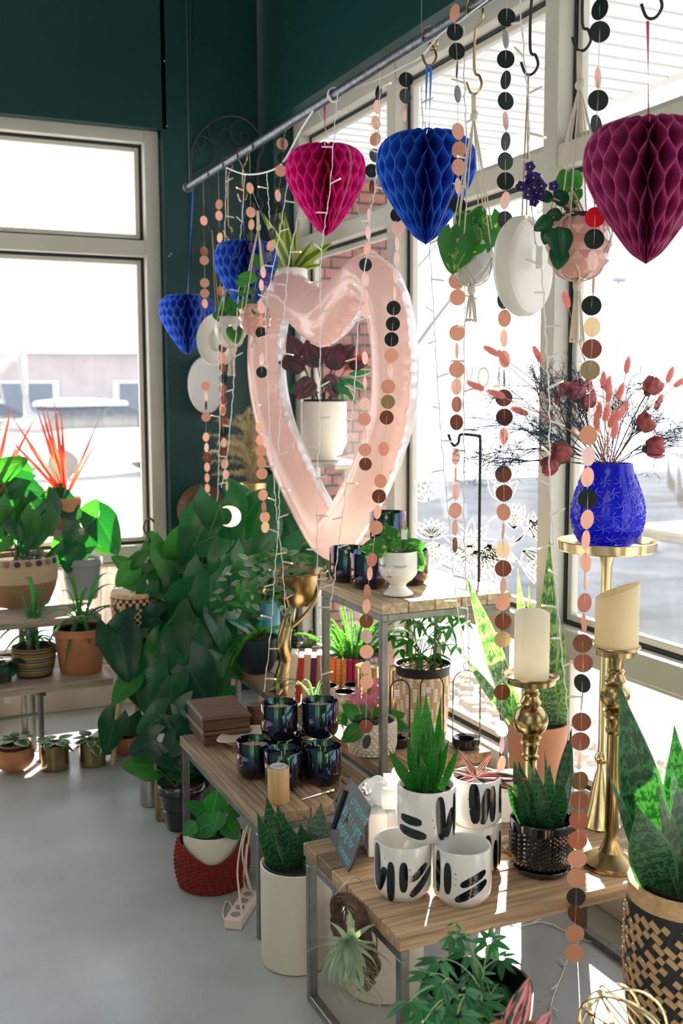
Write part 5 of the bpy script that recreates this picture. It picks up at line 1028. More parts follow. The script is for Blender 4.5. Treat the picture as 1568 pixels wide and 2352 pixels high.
# red crocheted basket and cream pot
c, r, h = place(489, 2062, 160, 0, 1925); t = thing('crochet_basket', 'rust red crocheted basket on the floor holding the cream pot', 'basket', c)
def kn(a, rr, z): return 0
m = MB(); NA, NR = 168, 60
for j in range(NR+1):
    u = j/NR; z = h*1.05*u; rb2 = r*(.84+.18*math.sin(PI*(.08+u*.75))-.02*u)
    for i in range(NA):
        a = 2*PI*i/NA; cam_a = math.atan2(-c.y, -c.x); dip = .34*math.exp(-((((a-cam_a+PI) % (2*PI))-PI)/.75)**2)*u**2.5; s_ = .011*abs(math.sin(a*16+round(u*12-.5)*.5))*abs(math.sin(u*PI*12))**.7
        m.v.append(((rb2+s_)*math.cos(a), (rb2+s_)*math.sin(a), z*(1-dip)))
for j in range(NR):
    for i in range(NA): i2 = (i+1) % NA; m.f.append((j*NA+i, j*NA+i2, (j+1)*NA+i2, (j+1)*NA+i))
m.f.append(tuple(range(NA-1, -1, -1))); obj('crochet_body', m, mat('rust_yarn', (.20, .020, .011), rough=.95, bump=.8, bscale=350), t, smooth=180)
pc = c+Vector((0, 0, .012)); pr_ = 132/2/FPX*depth(c+Vector((0, 0, h))); ph_ = P(492, 1902, y=c.y).z-.012
t = pot('cream pot with a fresh striped calathea inside the red basket', 'plant', pc, pr_, ph_, mat('ivory_pot', (.72, .66, .56), rough=.35), 'cyl', rb=.85, soilz=.88)
m = MB(); m.lathe([(pr_-.009, ph_*.9), (pr_-.006, ph_+.001), (pr_-.011, ph_+.003), (pr_-.014, ph_*.9)], 32); obj('liner', m, MATS['dark_liner'], t)
px_leaves(t, LFM('wide', GFN), [(487,1872,62,75,.03),(470,1868,52,140,.0),(498,1885,66,205,-.07),(510,1880,60,315,-.07),(452,1890,42,215,-.04),(520,1862,52,20,.0),(528,1890,48,-70,-.05),(475,1895,40,-60,-.05),(490,1862,44,100,.06),(462,1908,30,300,-.05),(505,1862,50,250,-.08)], pc.y, pc+Vector((0, 0, ph_*.88)), w=1.15, seed=5, up=.5)
# dark pot, silver pots and gold pot beside it
c, r, h = place(418, 1921, 108, 0, 1793); t = pot('black ribbed pot with a trailing dark philodendron on the floor', 'plant', c, r, h, BLACKG, 'taper', rb=.66)
m = MB(); 
for k_ in (.45, .80): m.lathe([(r*(.66+.34*k_)+.000, h*k_-.003), (r*(.66+.34*k_)+.005, h*k_), (r*(.66+.34*k_), h*k_+.003)], 32)
obj('raised_ring', m, BLACKG, t)
px_leaves(t, LFM('heart', G3), [(440,1632,100,235),(380,1640,80,215),(455,1735,82,245),(360,1700,72,200),(395,1655,85,300),(350,1760,70,170,.0,LFM('heart', G2)),(405,1700,60,230),(430,1650,66,330),(372,1735,60,330),(440,1795,60,20),(465,1760,45,-30),(385,1790,50,110),(420,1760,55,200),(445,1690,70,290)], c.y, top(t, h), seed=15, jit=.3)
c, r, h = place(462, 1850, 84, 0, 1750) ; t = pot('silver ridged pot behind the black ribbed pot', 'pot', c, r*.9, h, mat('pewter', (.42, .39, .36), rough=.3, metal=.85), 'taper', rb=.8)
px_leaves(t, LFM('heart', GV), [(468,1752,34,20),(455,1760,34,160),(470,1768,30,-60)], c.y, top(t, h), seed=16)
c, r, h = place(361, 1866, 48, 0, 1735); t = pot('grey metal pot left of the black ribbed pot', 'pot', c+Vector((-.01, .05, 0)), r, h, MATS['pewter'], 'straight', soil=True)
rosette(t, LFM('heart', GV), top(t, h), 6, .045, .5, seed=33, l0=.03)
c, r, h = place(381, 1892, 40, 0, 1788); t = pot('slim brass pot tucked beside the black ribbed pot', 'pot', c+Vector((-.005, .015, 0)), r*.95, h, BRASS, 'straight', soil=True)
c, r, h = place(500, 1830, 46, 0, 1735); t = pot('slim brass pot under the walnut box table', 'pot', c, r, h, BRASS, 'straight', soil=True)
rosette(t, LFM('heart', G2), top(t, h), 7, .05, .6, seed=34, l0=.03)
# row of four pots on the floor by the bench
FR = 'small variegated plants in a row on the floor'
for i, (lab, px, pyb, w, pt_, m_, pf, L_) in enumerate((
    ('round terracotta ball pot at the left end of the floor row', 34, 1786, 92, 1704, TERRA, 'ball', .068), ('brass cylinder pot second from the left in the floor row', 128, 1776, 63, 1707, BRASS, 'straight', .060),
    ('brass cylinder pot with drooping leaves third in the floor row', 213, 1766, 60, 1700, BRASS, 'straight', .062), ('round terracotta ball pot with one large dark leaf at the right end', 286, 1744, 76, 1678, TERRA, 'ball', .06))):
    c, r, h = place(px, pyb, w, 0, pt_); t = pot(lab, 'plant', c, r, h, m_, pf, group=FR)
    rosette(t, LFM('oval', GE), top(t, h, .95), 15 if i < 3 else 6, L_, .55, w=1.25, seed=50+i, jitter=.5, l0=.022)
    if i == 3: px_leaves(t, LFM('heart', G3), [(282,1650,92,245,-.03,LFM('heart', G3)),(285,1672,60,30,.02,LFM('oval', GE)),(300,1690,50,-70,-.03)], c.y, top(t, h), seed=60)
# power strip and loose cords
ps = P(556, 2100, z=.0); t = thing('power_strip', 'white power strip lying on the floor under the candle table', 'power strip', ps, rz=.95); m = MB(); m.box((0, 0, .016), (.19, .05, .032), b=.004); obj('housing', m, mat('cream_plastic', (.70, .60, .50), rough=.5), t)
for k in range(4): m = MB(); m.lathe([(0, .032), (.013, .032), (.014, .034), (0, .0345)], 16, c=(-.065+k*.042, 0, 0)); obj('socket', m, mat('socket_grey', (.3, .27, .25), rough=.5), t)
m = MB()
for ln in ([(560,1905,.28),(545,2000,.1),(556,2120,.01),(524,2070,.004),(512,2095,.004),(520,2110,.004),(550,2065,.006)], [(575,1900,.28),(565,1990,.12),(580,2060,.01),(560,2040,.02),(556,2065,.01),(575,2075,.01)], [(568,1895,.28),(556,1960,.2),(572,2040,.03)], [(590,1890,.28),(600,1960,.16),(590,2030,.04)], [(566,1940,.2),(560,2030,.01),(590,2060,.01),(575,2040,.03)]):
    m.tube(cat_pts([P(a, b, y=2.86 if k_ > .05 else None, z=None if k_ > .05 else k_+.003)-ps for a, b, k_ in ln], 6), .0026, 6)
tag(obj('loose_cables', m, mat('cream_cable', (.72, .62, .48), rough=.5), None, ps), 'tangle of cream cables dropping to the power strip', 'cable')

# ================================================================== middle table
def ybase(px, py, z=ZB): return P(px, py, z=z)
a_, b_, d_ = P(466, 1717, z=ZB), P(583, 1702, z=ZB), P(440, 1668, z=ZB); bw = (b_-a_).length*.98; bd = min(.24, (d_-a_).length); ang = math.atan2((b_-a_).y, (b_-a_).x)
hb = (P(466, 1652, y=a_.y).z-ZB)
for i, (lab, z0) in enumerate((('lower walnut box of the stack on the candle table', ZB), ('upper walnut box of the stack with a moulded lid edge', ZB+hb*.52))):
    t = thing('walnut_box', lab, 'box', (a_.x+(math.cos(ang)*bw-math.sin(ang)*bd)/2, a_.y+(math.sin(ang)*bw+math.cos(ang)*bd)/2, z0), 'stacked walnut boxes', ang+(.0 if i == 0 else -.02))
    hh = hb*.52; m = MB(); m.box((0, 0, hh*.33), (bw*.94, bd*.94, hh*.66), b=.002); obj('body', m, WALNUT, t); m = MB(); m.box((0, 0, hh*.83-.001), (bw, bd, hh*.33-.001), b=.006); obj('lid', m, WALNUT, t)
c = P(572, 1655, z=ZB); c = Vector((c.x-.01, 3.385, 0)); t = thing('dark_wood_canister', 'small dark wooden canister behind the walnut boxes', 'canister', Vector((c.x, c.y, ZB))); m = MB(); m.lathe([(.025, 0), (.027, .003), (.027, .07), (.029, .072), (.029, .085), (.01, .09), (0, .09)], 20); obj('canister', m, WALNUT, t)
c, r, h = place(562, 1738, 130, ZB); c = Vector((c.x-.0, c.y+.03, ZB)); t = thing('stacked_oval_dishes', 'pale stoneware oval dish resting on a smaller one', 'dish', c); t.rotation_euler.z = .5
DSH = mat('pale_stoneware', (.62, .55, .44), rough=.4)
for z0, s_, nm in ((0, .62, 'lower_dish'), (.018, 1.0, 'upper_dish')):
    m = MB(); m.lathe([(0, .004), (.045, .004), (.05, 0), (.055, .004), (.078, .016), (.084, .018), (.082, .021), (.074, .014), (.05, .009), (0, .009)], 36); m.v = [(x*s_*1.25, y*s_*.62, z+z0) for x, y, z in m.v]; obj(nm, m, DSH, t)
JARM = mat('oil_slick_black_glass', (.006, .008, .012), rough=.07, coat=.9); 
def irid(m):
    N = m.node_tree.nodes; L = m.node_tree.links; b = N['Principled BSDF']; b.inputs['Thin Film Thickness'].default_value = 420; b.inputs['Thin Film IOR'].default_value = 1.25
    t = N.new('ShaderNodeTexCoord'); s = N.new('ShaderNodeSeparateXYZ'); L.new(t.outputs['Generated'], s.inputs[0]); r = N.new('ShaderNodeMapRange'); r.inputs[3].default_value = 330; r.inputs[4].default_value = 430; L.new(s.outputs['Z'], r.inputs[0]); L.new(r.outputs[0], b.inputs['Thin Film Thickness']); b.inputs['Metallic'].default_value = 0; b.inputs['Base Color'].default_value = (.004, .007, .011, 1); b.inputs['Specular IOR Level'].default_value = .8
irid(JARM); WAXP = mat('blush_wax', (.62, .45, .38), rough=.5); WAXD = mat('dark_green_wax', (.03, .05, .05), rough=.5); WICK = mat('cotton_wick', (.8, .7, .55), rough=.9)
def jar_meshes(r, h, wm):
    m = MB(); m.lathe([(r*.62, 0), (r*.74, .003), (r*.90, h*.10), (r*.985, h*.22), (r, h*.34), (r, h-.002), (r-.0015, h), (r-.003, h-.002), (r-.004, h*.3), (0, h*.2)], 40)
    w = MB(); w.lathe([(0, h*.80), (r-.005, h*.80), (r-.005, h*.78), (0, h*.78)], 28); k = MB()
    for dx in (-.007, .007): k.tube([(dx, 0, h*.80), (dx+.001, .001, h*.97)], .0012, 5)
    return m.mesh('jar', JARM, 40), w.mesh('wax', wm, 40), k.mesh('wick', WICK)
def jar(label, c, mm, grp): 
    t = thing('candle_jar', label, 'candle', c, grp); link('jar', mm[0], t); link('wax', mm[1], t)
    if mm[2]: o = link('wick', mm[2], t); o.rotation_euler.z = RNG.uniform(-1, 1)
    return t
c0, r0, _ = place(741, 1812, 87, ZB); jh = P(743, 1712, y=c0.y).z-ZB; JP = jar_meshes(r0, jh, WAXP); JD = jar_meshes(r0, jh, WAXD); GJ = 'dark glass candle jars on the middle table'
def jb(px, pyb, z0=ZB): c = place(px, pyb, 86, z0)[0]; return Vector((c.x, c.y, z0))
B1, B2, B3 = jb(586, 1796), jb(651, 1822), jb(741, 1812)
u_ = 2.03*r0
B2 = B1+(B2-B1).normalized()*max(u_, (B2-B1).length); B3 = B2+(B3-B2).normalized()*max(u_, (B3-B2).length)
B4 = (B1+B3)/2+Vector((.02, r0*1.75, 0)); B5 = B3+Vector((.015, r0*2.06, 0))
jar('dark glass candle jar at the left front of the stack by the oval dishes', B1, JP, GJ); jar('dark glass candle jar right behind the wooden tealight post', B2, JD, GJ); jar('dark glass candle jar at the right front of the stack', B3, JD, GJ)
jar('dark glass candle jar hidden at the back of the lower layer', B4, JP, GJ)
jar('dark glass candle jar at the back right of the lower layer', B5, JP, GJ)
T1 = P(641, 1700, y=(B1.y+B4.y)/2+.0); T1 = Vector((P(641, 1660, y=B4.y-.05).x, B4.y-.05, ZB+jh+.001)); T2 = Vector((P(735, 1660, y=B5.y-.03).x, B5.y-.03, ZB+jh+.001))
jar('dark glass candle jar stacked on top, left of the two', T1, JP, GJ); jar('dark glass candle jar stacked on top, right of the two', T2, JP, GJ)
c, r, h = place(640, 1850, 50, ZB, 1762); t = thing('tealight_post', 'turned beech wood post with a plastic tealight on top', 'candle holder', c); BE = mat('beech_wood', (.62, .39, .19), rough=.5, var=.15, vscale=5, stretch=(14, 14, 1.5))
m = MB(); m.lathe([(r*.97, 0), (r, .002), (r, h-.002), (r*.97, h), (r*.84, h), (r*.82, h-.008), (0, h-.008)], 32); obj('post', m, BE, t); m = MB(); m.lathe([(r*.76, h-.008), (r*.77, h+.004), (r*.7, h+.006), (r*.62, h+.003), (0, h+.002)], 24); obj('tealight', m, mat('frosted_plastic', (.75, .74, .72), rough=.35, transl=.4), t)
m = MB(); m.lathe([(.0001, h+.002), (.004, h+.005), (.0045, h+.010), (.0001, h+.021)], 10); obj('plastic_flame', m, MATS['frosted_plastic'], t)
a, b = P(692, 1836, z=ZB+.004), P(768, 1814, z=ZB+.006); t = thing('gold_letter_knife', 'small silver blade with an ornate gold handle on the planks', 'letter knife', a); d = b-a; m = MB(); m.tube([(0, 0, 0), d*.3, d*.58], [.0005, .0022, .003], 5); obj('blade', m, mat('silver_blade', (.7, .7, .7), rough=.2, metal=1), t); m = MB(); m.tube([d*(.58+.042*k) for k in range(11)], [.003, .006, .0035, .0065, .004, .006, .004, .007, .005, .007, .002], 8); obj('handle', m, BRASSB, t)

# ================================================================== tall table
c0, r0, _ = place(846, 1357, 86, ZC); jh2 = P(848, 1268, y=c0.y).z-ZC; TP = jar_meshes(r0, jh2, WAXP); GJ2 = 'dark glass candle jars on the tall table'
C1 = c0; C2 = place(798, 1341, 78, ZC)[0]; C2 = C1+(C2-C1).normalized()*max(2.03*r0, (C2-C1).length); C3 = place(955, 1353, 82, ZC)[0]; 
jar('dark glass candle jar second from the left on the tall table', C1, TP, GJ2); jar('dark glass candle jar at the left edge of the tall table', C2, TP, GJ2); jar('amber-lit candle jar right behind the face pot', C3+Vector((.0, .04, 0)), TP, GJ2)
C4 = C1+Vector((r0*1.3, r0*1.75, 0)); jar('dark glass candle jar at the back of the tall table', C4, TP, GJ2)
zz = ZC+jh2+.001; yt = C4.y-.005; C5 = Vector((P(890, 1200, y=yt).x, yt, zz)); jar('dark glass candle jar stacked highest on the tall table', C5, TP, GJ2)
c, r, h = place(914, 1376, 91, ZC, 1264); c = Vector((c.x, c.y, ZC)); t = thing('face_pot', 'white footed face pot with closed eyes holding a lime pothos', 'plant', c)
def fr_(z): 
    K = [(0, .58), (.03, .76), (.07, .76), (.12, .62), (.20, .40), (.26, .42), (.36, .72), (.48, .92), (.62, 1.0), (.85, .985), (.99, .97)]
    for i in range(len(K)-1):
        if z <= K[i+1][0]: f = (z-K[i][0])/(K[i+1][0]-K[i][0]); return r*(K[i][1]*(1-f)+K[i+1][1]*f)
    return r*.97
m = MB(); m.lathe([(fr_(i/33*.99), i/33*.99*h) for i in range(34)]+[(r*.94, h), (r*.90, h*.98), (r*.85, h*.6), (0, h*.6)], 44); obj('pot', m, WHITEG, t)
va = math.atan2(-c.y, -c.x); LK = mat('eyeliner_black', (.05, .045, .04), rough=.4)
def onpot(a, z, o=.0006): rr = fr_(z)+o; return Vector((rr*math.cos(va+a), rr*math.sin(va+a), z*h))
for s0, nm in ((.10, 'closed_eye'), (-1.02, 'closed_eye')):
    m = MB()
    for i in range(12):
        a = s0-.28+i*.055; zz = .735-.02*math.sin(PI*i/11)*1.2; m.tube([onpot(a, zz), onpot(a+.005*(i-5), zz-.045)], .00035, 4)
    m.tube([onpot(s0-.28+i*.055, .735-.024*math.sin(PI*i/11)) for i in range(12)], .0003, 4); obj(nm, m, LK, t)
m = MB(); m.grid(lambda u, v: tuple(onpot(-.50+(u-.5)*.42, .47+(v-.5)*.05*math.sin(PI*u)*(1-.3*abs(math.cos(PI*u))), .0008)), 10, 4, uv=False); obj('painted_lips', m, mat('coral_lips', (.75, .26, .20), rough=.3), t, smooth=180)
m = MB(); m.grid(lambda u, v: tuple(onpot(-.46+(u-.5)*.22, .62+(v-.5)*.16, .001+.006*math.sin(PI*u)*math.sin(PI*v)*(1.3-v))), 8, 8, uv=False); obj('nose', m, WHITEG, t, smooth=180)
s = MB(); s.lathe([(0, h*.93), (r*.9, h*.93), (r*.9, h*.91), (0, h*.91)], 24); obj('soil', s, SOIL, t)
px_leaves(t, LFM('wide', GV), [(905,1255,56,110,.02),(915,1258,52,65,.03),(890,1258,62,178,-.03),(925,1262,48,30),(935,1265,52,-35,-.02),(905,1262,40,150,.0),(920,1262,46,90,-.02),(900,1266,36,60,-.04),(940,1258,40,10,.03),(945,1270,50,-55,-.03)], c.y, c+Vector((0, 0, h*.93)), seed=25, sr=.0015, up=.2)
m = MB(); q = P(928, 1228, y=c.y-.02)-c; m.box(q, (.018, .001, .03), rz=-.4, b=0); obj('plant_tag', m, MATS['white_card'], t)
# black hook stand
c, r, h = place(1099, 1358, 102, ZC); c = Vector((min(c.x, 1.80), c.y, ZC)); t = thing('hook_stand', 'slim black iron stand ending in a curled hook above the tall table', 'stand', c)
m = MB(); m.lathe([(r, 0), (r, .003), (r*.6, .012), (r*.14, .018), (0, .018)], 36); obj('round_base', m, mat('pale_enamel_base', (.62, .56, .50), rough=.3), t)
zt_ = P(1090, 1000, y=c.y).z-ZC; dd = _r0*-1; L_ = 68/FPX*depth(c)
m = MB(); m.tube(cat_pts([(0, 0, .015), (0, 0, zt_*.5), (0, 0, zt_-.02), dd*.004+Vector((0, 0, zt_-.005)), dd*.018+Vector((0, 0, zt_)), dd*L_*.62+Vector((0, 0, zt_+.003)), dd*L_*.70+Vector((0, 0, zt_-.006)), dd*L_*.72+Vector((0, 0, zt_-.022)), dd*L_*.86+Vector((0, 0, zt_-.033)), dd*L_*.98+Vector((0, 0, zt_-.018)), dd*(L_*1.06)+Vector((0, 0, zt_+.004))], 4), .0046, 8); obj('hook_rod', m, IRON, t)

# ================================================================== far low table by the window
c, r, h = place(854, 1745, 112, ZB, 1650); t = pot('white crackle-textured pot with a pink African violet', 'plant', c, r, h, mat('crackle_white', (.62, .57, .49), rough=.7), 'cyl', rb=.90)
m = MB(); R_ = random.Random(4)
for j in range(9):
    for i in range(26):
        a = 2*PI*(i+.5*(j % 2)+R_.uniform(-.1, .1))/26; z = h*(.07+j*.098); rr = r*(.9+.1*min(1, z/(h*.3))); p_ = Vector((rr*math.cos(a), rr*math.sin(a), z)); tx, n_ = Vector((-math.sin(a), math.cos(a), 0)), Vector((math.cos(a), math.sin(a), 0)); hw = PI*rr/26*.82; hh = h*.042; vs_ = []
        for k in range(6): b = k*PI/3+.5; vs_.append(p_+tx*hw*math.cos(b)+Vector((0, 0, hh*math.sin(b)))+n_*.0004)
        vs_ += [p_+tx*hw*.6*math.cos(k*PI/3+.5)+Vector((0, 0, hh*.6*math.sin(k*PI/3+.5)))+n_*.0026 for k in range(6)]; m.add(vs_, [(k, (k+1) % 6, 6+(k+1) % 6, 6+k) for k in range(6)]+[(6, 7, 8, 9, 10, 11)])
tag(obj('raised_scales', m, mat('crackle_scales', (.72, .68, .60), rough=.6), t), kind='stuff')
px_leaves(t, LFM('wide', G2), [(830,1655,58,170,.02),(860,1660,50,60),(830,1668,55,215,-.05),(880,1655,52,25,.02),(845,1645,40,110),(900,1660,46,-15,.02),(820,1650,46,130,.03),(870,1672,38,-60,-.04)], c.y, top(t, h), seed=31, up=.8)
PKP = mat('violet_pink_petal', (.80, .22, .42), rough=.6, transl=.35, tcol=(1, .35, .6)); YEL = mat('flower_centre', (.8, .6, .1), rough=.6); PUP = mat('purple_petal', (.16, .10, .42), rough=.6, transl=.35, tcol=(.25, .15, .8)); INP = mat('indigo_petal', (.035, .02, .15), rough=.6, transl=.25, tcol=(.1, .06, .5))
def flower(root, p, r, m_, seed):
    R_ = random.Random(seed); mb = MB(); n_ = (toward(p)+Vector((R_.uniform(-.5, .5), R_.uniform(-.5, .5), R_.uniform(-.2, .6)))).normalized(); a_ = n_.orthogonal().normalized(); b_ = n_.cross(a_); q0 = rel(root, p)
    for k in range(5):
        th = k*2*PI/5; d = a_*math.cos(th)+b_*math.sin(th); s_ = n_.cross(d); mb.grid(lambda u, v: tuple(d*(r*v)+s_*((u-.5)*r*1.05*math.sin(PI*(.12+.86*v))**.7)+n_*(r*.35*v*v+.12*r*math.sin(u*8))), 3, 3, uv=False)
    o = obj('flower', mb, m_, root, q0, smooth=180); y_ = MB(); y_.ball(n_*r*.15, r*.16, 5); obj('flower_centre', y_, YEL, o)
for k, (fx, fy) in enumerate([(808,1602),(822,1590),(838,1598),(830,1612),(850,1605),(862,1582),(868,1565),(876,1575),(872,1592),(860,1600),(845,1615),(815,1612),(866,1612),(856,1575)]): flower(t, P(fx, fy, y=c.y+.02), .0125, PKP, 100+k)
m = MB()
for k in range(6): m.tube([q-t.location for q in bez(top(t, h), top(t, h)+Vector((0, 0, .05)), P(815+k*11, 1612-k*3, y=c.y+.02), 5)], .0012, 4)
obj('flower_stalks', m, mat('reddish_stalk', (.3, .12, .06), rough=.6), t)
# wicker pot with bright umbrella plant
c, r, h = place(976, 1694, 126, ZB, 1522); c = Vector((min(c.x, 1.72), c.y, c.z)); t = thing('wicker_planter', 'straw and white woven planter with a bushy bright green plant', 'plant', c)
m = MB(); m.lathe([(r*.84, 0)]+[(r*(.84+.12*min(1, u/10*1.4)), h*.86*u/10) for u in range(1, 11)]+[(r*.9, h*.84), (0, h*.5)], 48); obj('basket_body', m, mat('straw_shadow', (.48, .33, .18), rough=.9), t)
SW, WW = mat('straw_strand', (.62, .40, .20), rough=.8), mat('white_strand', (.82, .78, .70), rough=.8)
for colr, nm, off in ((SW, 'straw_strands', 0), (WW, 'white_strands', 1)):
    m = MB()
    for j in range(17):
        for i in range(40):
            if (1 if (i*2+j//2) % 5 < 2 else 0) != off: continue
            a = 2*PI*i/40; z = h*.86*(j+.5)/17; rr = r*(.84+.12*min(1, z/(h*.86)*1.4)); t3 = Vector((-math.sin(a), math.cos(a), 0)); n3 = Vector((math.cos(a), math.sin(a), 0)); p3 = n3*rr+Vector((0, 0, z)); hw = PI*rr/40*1.35; hh = h*.030
            m.add([p3-t3*hw-Vector((0, 0, hh)), p3+t3*hw+Vector((0, 0, -hh*.6)), p3+t3*hw+Vector((0, 0, hh)), p3-t3*hw+Vector((0, 0, hh*.6)), p3+n3*.004-Vector((0, 0, hh*.4)), p3+n3*.004+Vector((0, 0, hh*.5))], [(0, 1, 4), (1, 2, 5, 4), (2, 3, 5), (3, 0, 4, 5)])
    tag(obj(nm, m, colr, t, smooth=180), kind='stuff')
m = MB(); m.lathe([(r*.94, h*.80), (r*.98, h*.86), (r*1.0, h*.97), (r*1.02, h), (r*.97, h), (r*.93, h*.9)], 40); obj('nursery_pot', m, IRON, t); m = MB(); m.lathe([(0, h*.94), (r*.93, h*.94), (r*.93, h*.9), (0, h*.9)], 24); obj('soil', m, SOIL, t)
m = MB(); R_ = random.Random(3)
for k in range(120): a, q = R_.uniform(0, 6.3), r*.9*R_.random()**.5; m.ball((q*math.cos(a), q*math.sin(a), h*.945), R_.uniform(.002, .005), 4)
tag(obj('bark_chips', m, mat('bark_chip', (.5, .34, .22), rough=.9, var=.5, vscale=60), t), kind='stuff')
R_ = random.Random(5); sm = MB(); LB = LFM('lance', G2)
for (hx, hy, ll) in [(925,1440,44),(960,1425,46),(1000,1430,48),(1035,1440,44),(940,1470,46),(980,1460,50),(1015,1470,48),(1050,1480,40),(960,1500,44),(1000,1500,46),(920,1490,38),(1060,1420,36),(1030,1410,40),(900,1460,36),(985,1410,40),(940,1415,38),(1020,1450,44)]:
    p_ = P(hx, hy, y=c.y+R_.uniform(-.07, .07)); ax = (Vector((0, 0, 1))+Vector((R_.uniform(-.5, .5), R_.uniform(-.6, .2), 0))).normalized(); u1 = ax.orthogonal().normalized(); u2 = ax.cross(u1)
    for k in range(7): a = k*2*PI/7+R_.uniform(-.2, .2); d = (u1*math.cos(a)+u2*math.sin(a)-ax*.3).normalized(); L_ = ll*R_.uniform(.8, 1.1)/FPX*depth(p_); leaf(t, LB, p_, p_+d*L_, ax, .8)
    b = c+Vector((R_.uniform(-.04, .04), R_.uniform(-.04, .04), h*.94)); sm.tube([q-c for q in bez(b, Vector((b.x, b.y, p_.z)), p_, 6)], .0022, 5, cap=False)
obj('stems', sm, STEM, t)
# copper votive glasses and speckled cups
CG = mat('copper_mirror_glass', (.86, .62, .42), rough=.12, metal=.85)
for lab, px, pb, w, pt_ in (('copper mirrored tumbler behind the violet flowers', 845, 1648, 58, 1528), ('copper mirrored tumbler in front of the wicker planter', 919, 1660, 56, 1533)):
    c, r, h = place(px, pb, w, ZB, pt_); t = thing('copper_tumbler', lab, 'tumbler', c, 'copper tumblers'); m = MB(); m.lathe([(r*.92, 0), (r*.95, .003), (r, h*.2), (r, h), (r-.002, h), (r-.003, h*.2), (0, h*.1)], 32); obj('glass', m, CG, t); m = MB(); m.lathe([(r+.0004, h-.003), (r+.001, h), (r-.001, h+.001)], 32); obj('gold_rim', m, BRASSB, t)
SPK = mat('gold_speckled_white', (.62, .56, .45), rough=.5, var=.55, vscale=70); GIN = mat('gold_inside', (.62, .42, .10), rough=.3, metal=.9)
for lab, px, pb, w, pt_ in (('gold-lined speckled cup left of the tall table leg', 752, 1625, 50, 1574), ('gold-lined speckled cup in front of the other two', 792, 1640, 50, 1588), ('gold-lined speckled cup behind, next to the tumbler', 812, 1618, 48, 1572)):
    c, r, h = place(px, pb, w, ZB, pt_); t = thing('speckled_cup', lab, 'cup', c, 'gold speckled cups'); m = MB(); m.lathe([(r*.85, 0), (r*.95, .004), (r, h*.3), (r, h), (r-.003, h)], 28); obj('cup', m, SPK, t); m = MB(); m.lathe([(r-.003, h), (r-.004, h*.3), (0, h*.2)], 28); obj('gilt_lining', m, GIN, t)
# upright striped boxes like books
BKC = [((.80, .70, .56), 660, 703, 1625), ((.50, .03, .025), 676, 700, 1628), ((.70, .50, .33), 698, 735, 1632), ((.085, .012, .07), 690, 712, 1640), ((.70, .27, .14), 722, 740, 1635)]
for i, (lab, cl_, px, pb, hp, wp, lean) in enumerate((('cream narrow book leaning at the left of the upright books', (.78, .68, .54), 664, 1628, 128, 17, .10), ('red narrow book with a cream face in the upright row', (.56, .03, .02), 682, 1625, 118, 14, .09), ('tan book with a tall arched spine in the upright row', (.72, .50, .33), 699, 1622, 122, 17, .07),
        ('dark purple book in the middle of the upright row', (.09, .015, .075), 715, 1620, 112, 15, .06), ('orange-brown book at the right of the upright row', (.62, .24, .12), 731, 1618, 116, 15, .03))):
    p_ = P(px, pb, z=ZB); dp = depth(p_); t = thing('upright_book', lab, 'book', Vector((p_.x, p_.y, ZB)), 'upright books by the tall table leg', -YAW); hb_ = hp/FPX*dp; wb_ = wp/FPX*dp*.92
    M_ = Matrix.Rotation(lean, 4, 'Y'); m = MB(); m.box((0, 0, 0), (wb_, .085, hb_), M=Matrix.Translation((hb_/2*lean, .04, hb_/2)) @ M_, b=.0012); obj('cover', m, mat('book_cover_%d' % i, cl_, rough=.6), t)
    m = MB(); m.box((0, 0, 0), (wb_*.7, .08, hb_*.985), M=Matrix.Translation((hb_/2*lean, .045, hb_/2+.0016)) @ M_); obj('pages', m, mat('book_pages', (.8, .74, .6), rough=.9), t)
# crocheted rainbow pot cover with asparagus fern
c, r, h = place(822, 1606, 152, ZB, 1505); c = Vector((c.x, c.y+.05, ZB)); t = thing('rainbow_knit_planter', 'striped rainbow yarn planter with a bright green foxtail fern', 'plant', c); YC = [(.12, .11, .16), (.45, .03, .09), (.62, .16, .04), (.70, .30, .08), (.42, .02, .10), (.10, .12, .22), (.35, .30, .40), (.55, .10, .08)]
for i in range(36):
    a = 2*PI*i/36; m = MB(); pts = []
    for sgn in (0, 1): m.tube([((r*(.96+.02*math.sin(u*5)))*math.cos(a+.05*math.sin(u*28+sgn*PI)), (r*(.96+.02*math.sin(u*5)))*math.sin(a+.05*math.sin(u*28+sgn*PI)), h*u) for u in [k/20 for k in range(21)]], r*.062, 5)
    obj('yarn_strand', m, mat('yarn_%d' % (i//2 % 8), YC[i//2 % 8], rough=.95, bump=1, bscale=300), t, smooth=180)
m = MB(); m.lathe([(r*.9, 0), (r*.92, h*.95), (r*.85, h*.95), (0, h*.9)], 24); obj('inner_pot', m, IRON, t)
def frond(mb, pts, L_, n, R_, fl=2):
    for i in range(n):
        f = i/n; k = f*(len(pts)-1); j = int(k); q = pts[j].lerp(pts[min(j+1, len(pts)-1)], k-j); ll = L_*(1-.65*f)*min(1, .4+f*4)
        for _ in range(fl):
            d = Vector((R_.gauss(0, 1), R_.gauss(0, 1), R_.gauss(0, 1)+.3)).normalized()*ll; s_ = d.cross(Vector((R_.random(), R_.random(), 1))).normalized()*.0009; mb.add([q-s_, q+s_, q+d], [(0, 1, 2)])
FN = mat('asparagus_needles', (.06, .28, .035), rough=.5, transl=.5, tcol=(.25, .75, .08)); R_ = random.Random(14); m = MB(); sm = MB()
